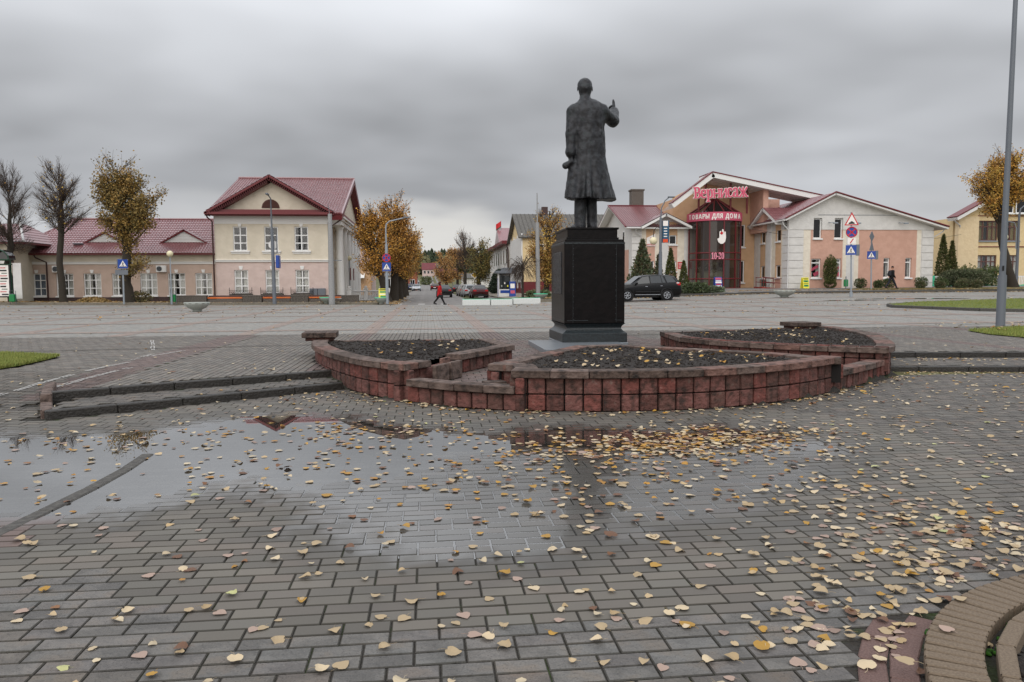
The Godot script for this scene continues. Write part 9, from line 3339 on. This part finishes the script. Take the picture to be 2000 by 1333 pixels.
func leaves() -> void:
	rng.seed = 41
	var shapes := leaf_meshes()
	var tones := [[Color(0.46, 0.345, 0.20), Color(0.50, 0.40, 0.26), Color(0.42, 0.30, 0.155), Color(0.52, 0.43, 0.29)], [Color(0.40, 0.205, 0.025), Color(0.44, 0.245, 0.035), Color(0.33, 0.165, 0.03)], [Color(0.17, 0.072, 0.027), Color(0.21, 0.095, 0.035), Color(0.13, 0.06, 0.03)], [Color(0.31, 0.215, 0.17), Color(0.27, 0.185, 0.145), Color(0.34, 0.24, 0.19)], [Color(0.40, 0.40, 0.18)]]
	var called := ["pale straw leaf", "golden yellow leaf", "dark brown leaf", "soaked pinkish leaf", "greenish yellow leaf"]
	var all := []
	var place := func(x: float, z: float, y: float, dry: float, deep: bool):
		if in_ring(x, z): return
		var t := rng.randf()
		var tone := 0
		if deep: tone = 0 if t < 0.42 else 1 if t < 0.72 else 2 if t < 0.88 else 3
		else: tone = 0 if t < 0.66 else 3 if t < 0.82 else 1 if t < 0.92 else 2 if t < 0.985 else 4
		var kind := rng.randi_range(0, 5)
		if tone == 3 or (deep and rng.randf() < 0.55): kind = 0
		var s := r(0.030, 0.066)
		if rng.randf() < 0.04: s *= 1.35
		var b := Basis(Vector3.UP, r(0, TAU)) * Basis.from_euler(V(r(-0.12, 0.12), 0, r(-0.12, 0.12)))
		if kind > 0 and rng.randf() < 0.4: b = b * Basis(Vector3.RIGHT, PI + r(-0.3, 0.3))
		if kind == 0 and rng.randf() < 0.92: b = Basis(Vector3.UP, r(0, TAU)) * Basis.from_euler(V(r(-0.03, 0.03), 0, r(-0.03, 0.03)))
		var lift := 0.004 if kind == 0 else 0.006
		if kind > 0 and b.y.y < 0: lift = s * [0.0, 0.22, 0.34, 0.30, 0.26, 0.42][kind]
		var col: Color = tones[tone][rng.randi_range(0, tones[tone].size() - 1)] * r(0.8, 1.12)
		col.a = 1.0
		all.append([0.0, Transform3D(b.scaled(Vector3.ONE * s), V(x, y + lift, z)), col, kind, tone, deep])
	var ground := func(x: float, z: float, dry := 1.0):
		var y := near(x, z)
		var pd := y < 0.02 and z > -9.0 and z < -3.5 and pool(x, z) > -0.12
		place.call(x, z, maxf(y, WATER) + 0.001, dry, pd)
	# thin everywhere, denser to the right
	var got := 0
	while got < 1350:
		var z := -r(2.2, 12.0)
		var x := r(-0.53, 0.86) * -z
		if level(x, z) > 0.05 and rng.randf() < 0.5: continue
		var dens := lerpf(0.48, 1.0, smoothstep(-0.4, 0.75, x / -z))
		if rng.randf() > dens: continue
		ground.call(x, z)
		got += 1
	# the drift in the right hand end of the puddle
	for k in 760:
		var q := rng.randfn(0.0, 0.33)
		var w := rng.randfn(0.0, 1.0)
		var x := 2.35 + w * 0.75
		var z := -6.62 - q * 1.0 - (x - 2.35) * 0.12
		if z > -4.2 or z < -7.6: continue
		ground.call(x, z)
	for k in 220:
		var x := 1.2 + rng.randfn(0.0, 0.9)
		var z := -5.7 + rng.randfn(0.0, 0.55)
		ground.call(x, z)
	# loose leaves over the open water and against the far rim
	for k in 150: ground.call(r(-4.0, 0.6), r(-7.9, -5.2))
	for k in 90: ground.call(r(-1.2, 0.4), -7.6 + rng.randfn(0.0, 0.35))
	# against the planter's foot
	for k in 230:
		var e := rng.randi_range(0, 10)
		var e0 := outline[e]
		var e1 := outline[e + 1]
		var p := e0.lerp(e1, rng.randf()) + Vector2(e0.y - e1.y, e1.x - e0.x).normalized() * (absf(rng.randfn(0.0, 0.17)) - 0.02)
		ground.call(p.x, p.y)
	for k in 90: ground.call(r(-1.9, -0.4), r(-10.3, -9.3) + 0.0)
	# on the right hand steps
	for k in 210:
		var x := r(7.0, 12.0)
		place.call(x, line_z(LOW_R, x) - r(0.9, 1.35) * r(0.8, 1.0), 0.094, 1.0, false)
	for k in 190:
		var x := r(6.6, 12.5)
		place.call(x, line_z(LOW_R, x) + absf(rng.randfn(0.1, 0.2)) + 0.05, 0.002, 1.0, false)
	# clusters at the lower right
	for c in [[2.55, -3.62, 0.30, 75], [2.95, -4.1, 0.28, 55], [3.2, -3.9, 0.4, 60], [2.0, -2.75, 0.16, 26], [1.75, -2.95, 0.2, 18], [3.1, -4.9, 0.35, 30], [2.0, -3.3, 0.3, 26]]:
		for k in c[3]:
			var x: float = c[0] + rng.randfn(0.0, c[2])
			var z: float = c[1] + rng.randfn(0.0, c[2] * 0.75)
			if Vector2(x, z).distance_to(BED) < 1.6: continue
			ground.call(x, z)
	# single ones on the brick edge, and stuck low on the planter soil
	for q in [[1.78, -2.12], [2.02, -2.72], [2.28, -2.98], [1.70, -2.5]]: place.call(q[0], q[1], 0.06, 1.0, false)
	# on the upper square
	got = 0
	while got < 420:
		var z := -r(9.5, 30.0)
		var x := r(-0.56, 0.86) * -z
		if in_ring(x, z) or level(x, z) < 0.1: continue
		place.call(x, z, level(x, z) + 0.004, 1.0, false)
		got += 1
	var cam := get_node("camera") as Camera3D
	var inv := cam.transform.affine_inverse()
	var ty := tan(deg_to_rad(cam.fov) / 2.0)
	for q in all:
		var p: Vector3 = inv * q[1].origin
		var seen := -p.z > 0 and absf(p.x / -p.z) < ty * 1.5 and absf(p.y / -p.z) < ty * 0.99
		q[0] = p.length() / q[1].basis.x.length() + (0.0 if seen else 1e6)
	all.sort_custom(func(a, b): return a[0] < b[0])
	var bins := {}
	var mats := {}
	for k in all.size():
		var q: Array = all[k]
		if k < 298:
			var x: float = q[1].origin.x
			var z: float = q[1].origin.z
			var key := str(q[4]) + "_" + str(int(q[2].r * 8))
			if not mats.has(key):
				var m := tinted("leaf tone", M["leaf"], Color(q[2].r, q[2].g, q[2].b).linear_to_srgb())
				m.vertex_color_use_as_albedo = false
				mats[key] = m
			var o := part("fallen_leaf", shapes[q[3]], mats[key], self)
			o.transform = q[1]
			var px: Vector3 = inv * q[1].origin
			var across := clampf(px.x / -px.z / (ty * 1.5) * 0.5 + 0.5, 0.0, 0.999)
			var down := clampf(0.5 - px.y / -px.z / ty * 0.5, 0.0, 0.999)
			var col: String = ["leftmost", "left", "centre left", "middle left", "middle right", "centre right", "right", "rightmost"][int(across * 8)]
			var row: String = "in the puddle" if q[5] else "at the bottom edge" if down > 0.93 else "in the low foreground" if down > 0.84 else "in the mid foreground" if down > 0.74 else "near the puddle"
			var form: String = ["flat", "slightly curled", "strongly curled", "arched", "folded", "rolled"][q[3]]
			var size: String = "small" if q[1].basis.x.length() < 0.05 else "large" if q[1].basis.x.length() > 0.064 else "medium"
			var st: Vector3 = inv.basis * -q[1].basis.x
			var stalk: String = ("stalk to the right" if st.x > 0 else "stalk to the left") if absf(st.x) > absf(st.z) else ("stalk towards us" if st.z > 0 else "stalk pointing away")
			tag(o, "%s %s %s %s, %s, %s" % [size, form, called[q[4]], row, col, stalk], "leaf", "fallen leaves on the forecourt")
		else:
			if not bins.has(q[3]): bins[q[3]] = [[], []]
			bins[q[3]][0].append(q[1]); bins[q[3]][1].append(q[2])
	# the rest of the litter, with that on the planter soil and along the far kerbs
	for c in [[PackedVector2Array([Vector2(1.3, -8.85), Vector2(2.9, -8.6), Vector2(4.6, -9.3), Vector2(4.6, -10.0), Vector2(3.0, -11.6), Vector2(2.5, -11.6)]), 85, 0.455], [PackedVector2Array([Vector2(5.2, -12.7), Vector2(6.6, -11.2), Vector2(8.2, -14.5), Vector2(8.2, -16.0), Vector2(5.2, -15.0)]), 60, 0.455], [PackedVector2Array([Vector2(-1.5, -13.5), Vector2(-0.4, -10.2), Vector2(0.9, -12.4), Vector2(0.8, -13.5)]), 26, 0.45]]:
		var box := Rect2(c[0][0], Vector2.ZERO)
		for p in c[0]: box = box.expand(p)
		var k := 0
		while k < c[1]:
			var p := Vector2(r(box.position.x, box.end.x), r(box.position.y, box.end.y))
			if not Geometry2D.is_point_in_polygon(p, c[0]): continue
			var kind := rng.randi_range(0, 4)
			if not bins.has(kind): bins[kind] = [[], []]
			bins[kind][0].append(Transform3D((Basis(Vector3.UP, r(0, TAU)) * Basis.from_euler(V(r(-0.4, 0.4), 0, r(-0.4, 0.4)))).scaled(Vector3.ONE * r(0.045, 0.072)), V(p.x, c[2] + 0.006, p.y)))
			var tt: Color = tones[0 if rng.randf() < 0.75 else 1][rng.randi_range(0, 2)]
			bins[kind][1].append(tt)
			k += 1
	var litter := func(x: float, z: float, y: float, s: float):
		var kind := rng.randi_range(0, 5)
		bins[kind][0].append(Transform3D((Basis(Vector3.UP, r(0, TAU)) * Basis.from_euler(V(r(-0.3, 0.3), 0, r(-0.3, 0.3)))).scaled(Vector3.ONE * s), V(x, y + 0.01, z)))
		bins[kind][1].append((tones[0 if rng.randf() < 0.6 else 1][rng.randi_range(0, 2)] as Color) * r(0.7, 1.0))
	for k in 2600:
		var x := r(-33, -3.6)
		litter.call(x, -57.2 - absf(rng.randfn(0.0, 2.0)), far(x, -58) + 0.13, r(0.10, 0.17))
	for k in 700: 
		var z := -56.5 - absf(rng.randfn(0.0, 14.0))
		litter.call(-3.15 + absf(rng.randfn(0.0, 0.5)), z, far(-3, z) + 0.012, r(0.12, 0.2))
	for k in 1300:
		var x := r(14, 58)
		litter.call(x, -54.6 + rng.randfn(0.0, 0.6), far(x, -54.6) + 0.012, r(0.09, 0.15))
	for k in 1500:
		var x := r(14, 58)
		litter.call(x, -56.2 - absf(rng.randfn(0.0, 2.2)), far(x, -57) + 0.15, r(0.09, 0.15))
	for k in 700:
		litter.call(r(7.7, 15.5), r(-66, -58.5), 0.34, r(0.12, 0.18))
	for k in 500:
		var z := -r(30, 55)
		var x := r(-0.56, 0.86) * -z
		litter.call(x, z, far(x, z) + 0.01, r(0.08, 0.13))
	for k in 160: litter.call(r(13.5, 22), r(-20.5, -16), 0.25, r(0.07, 0.1))
	for kind in bins:
		var m := multi("leaf_litter", shapes[kind], M["leaf"], bins[kind][0], bins[kind][1], self)
		tag(m, "scattered fallen autumn leaves over the square and along the kerbs")
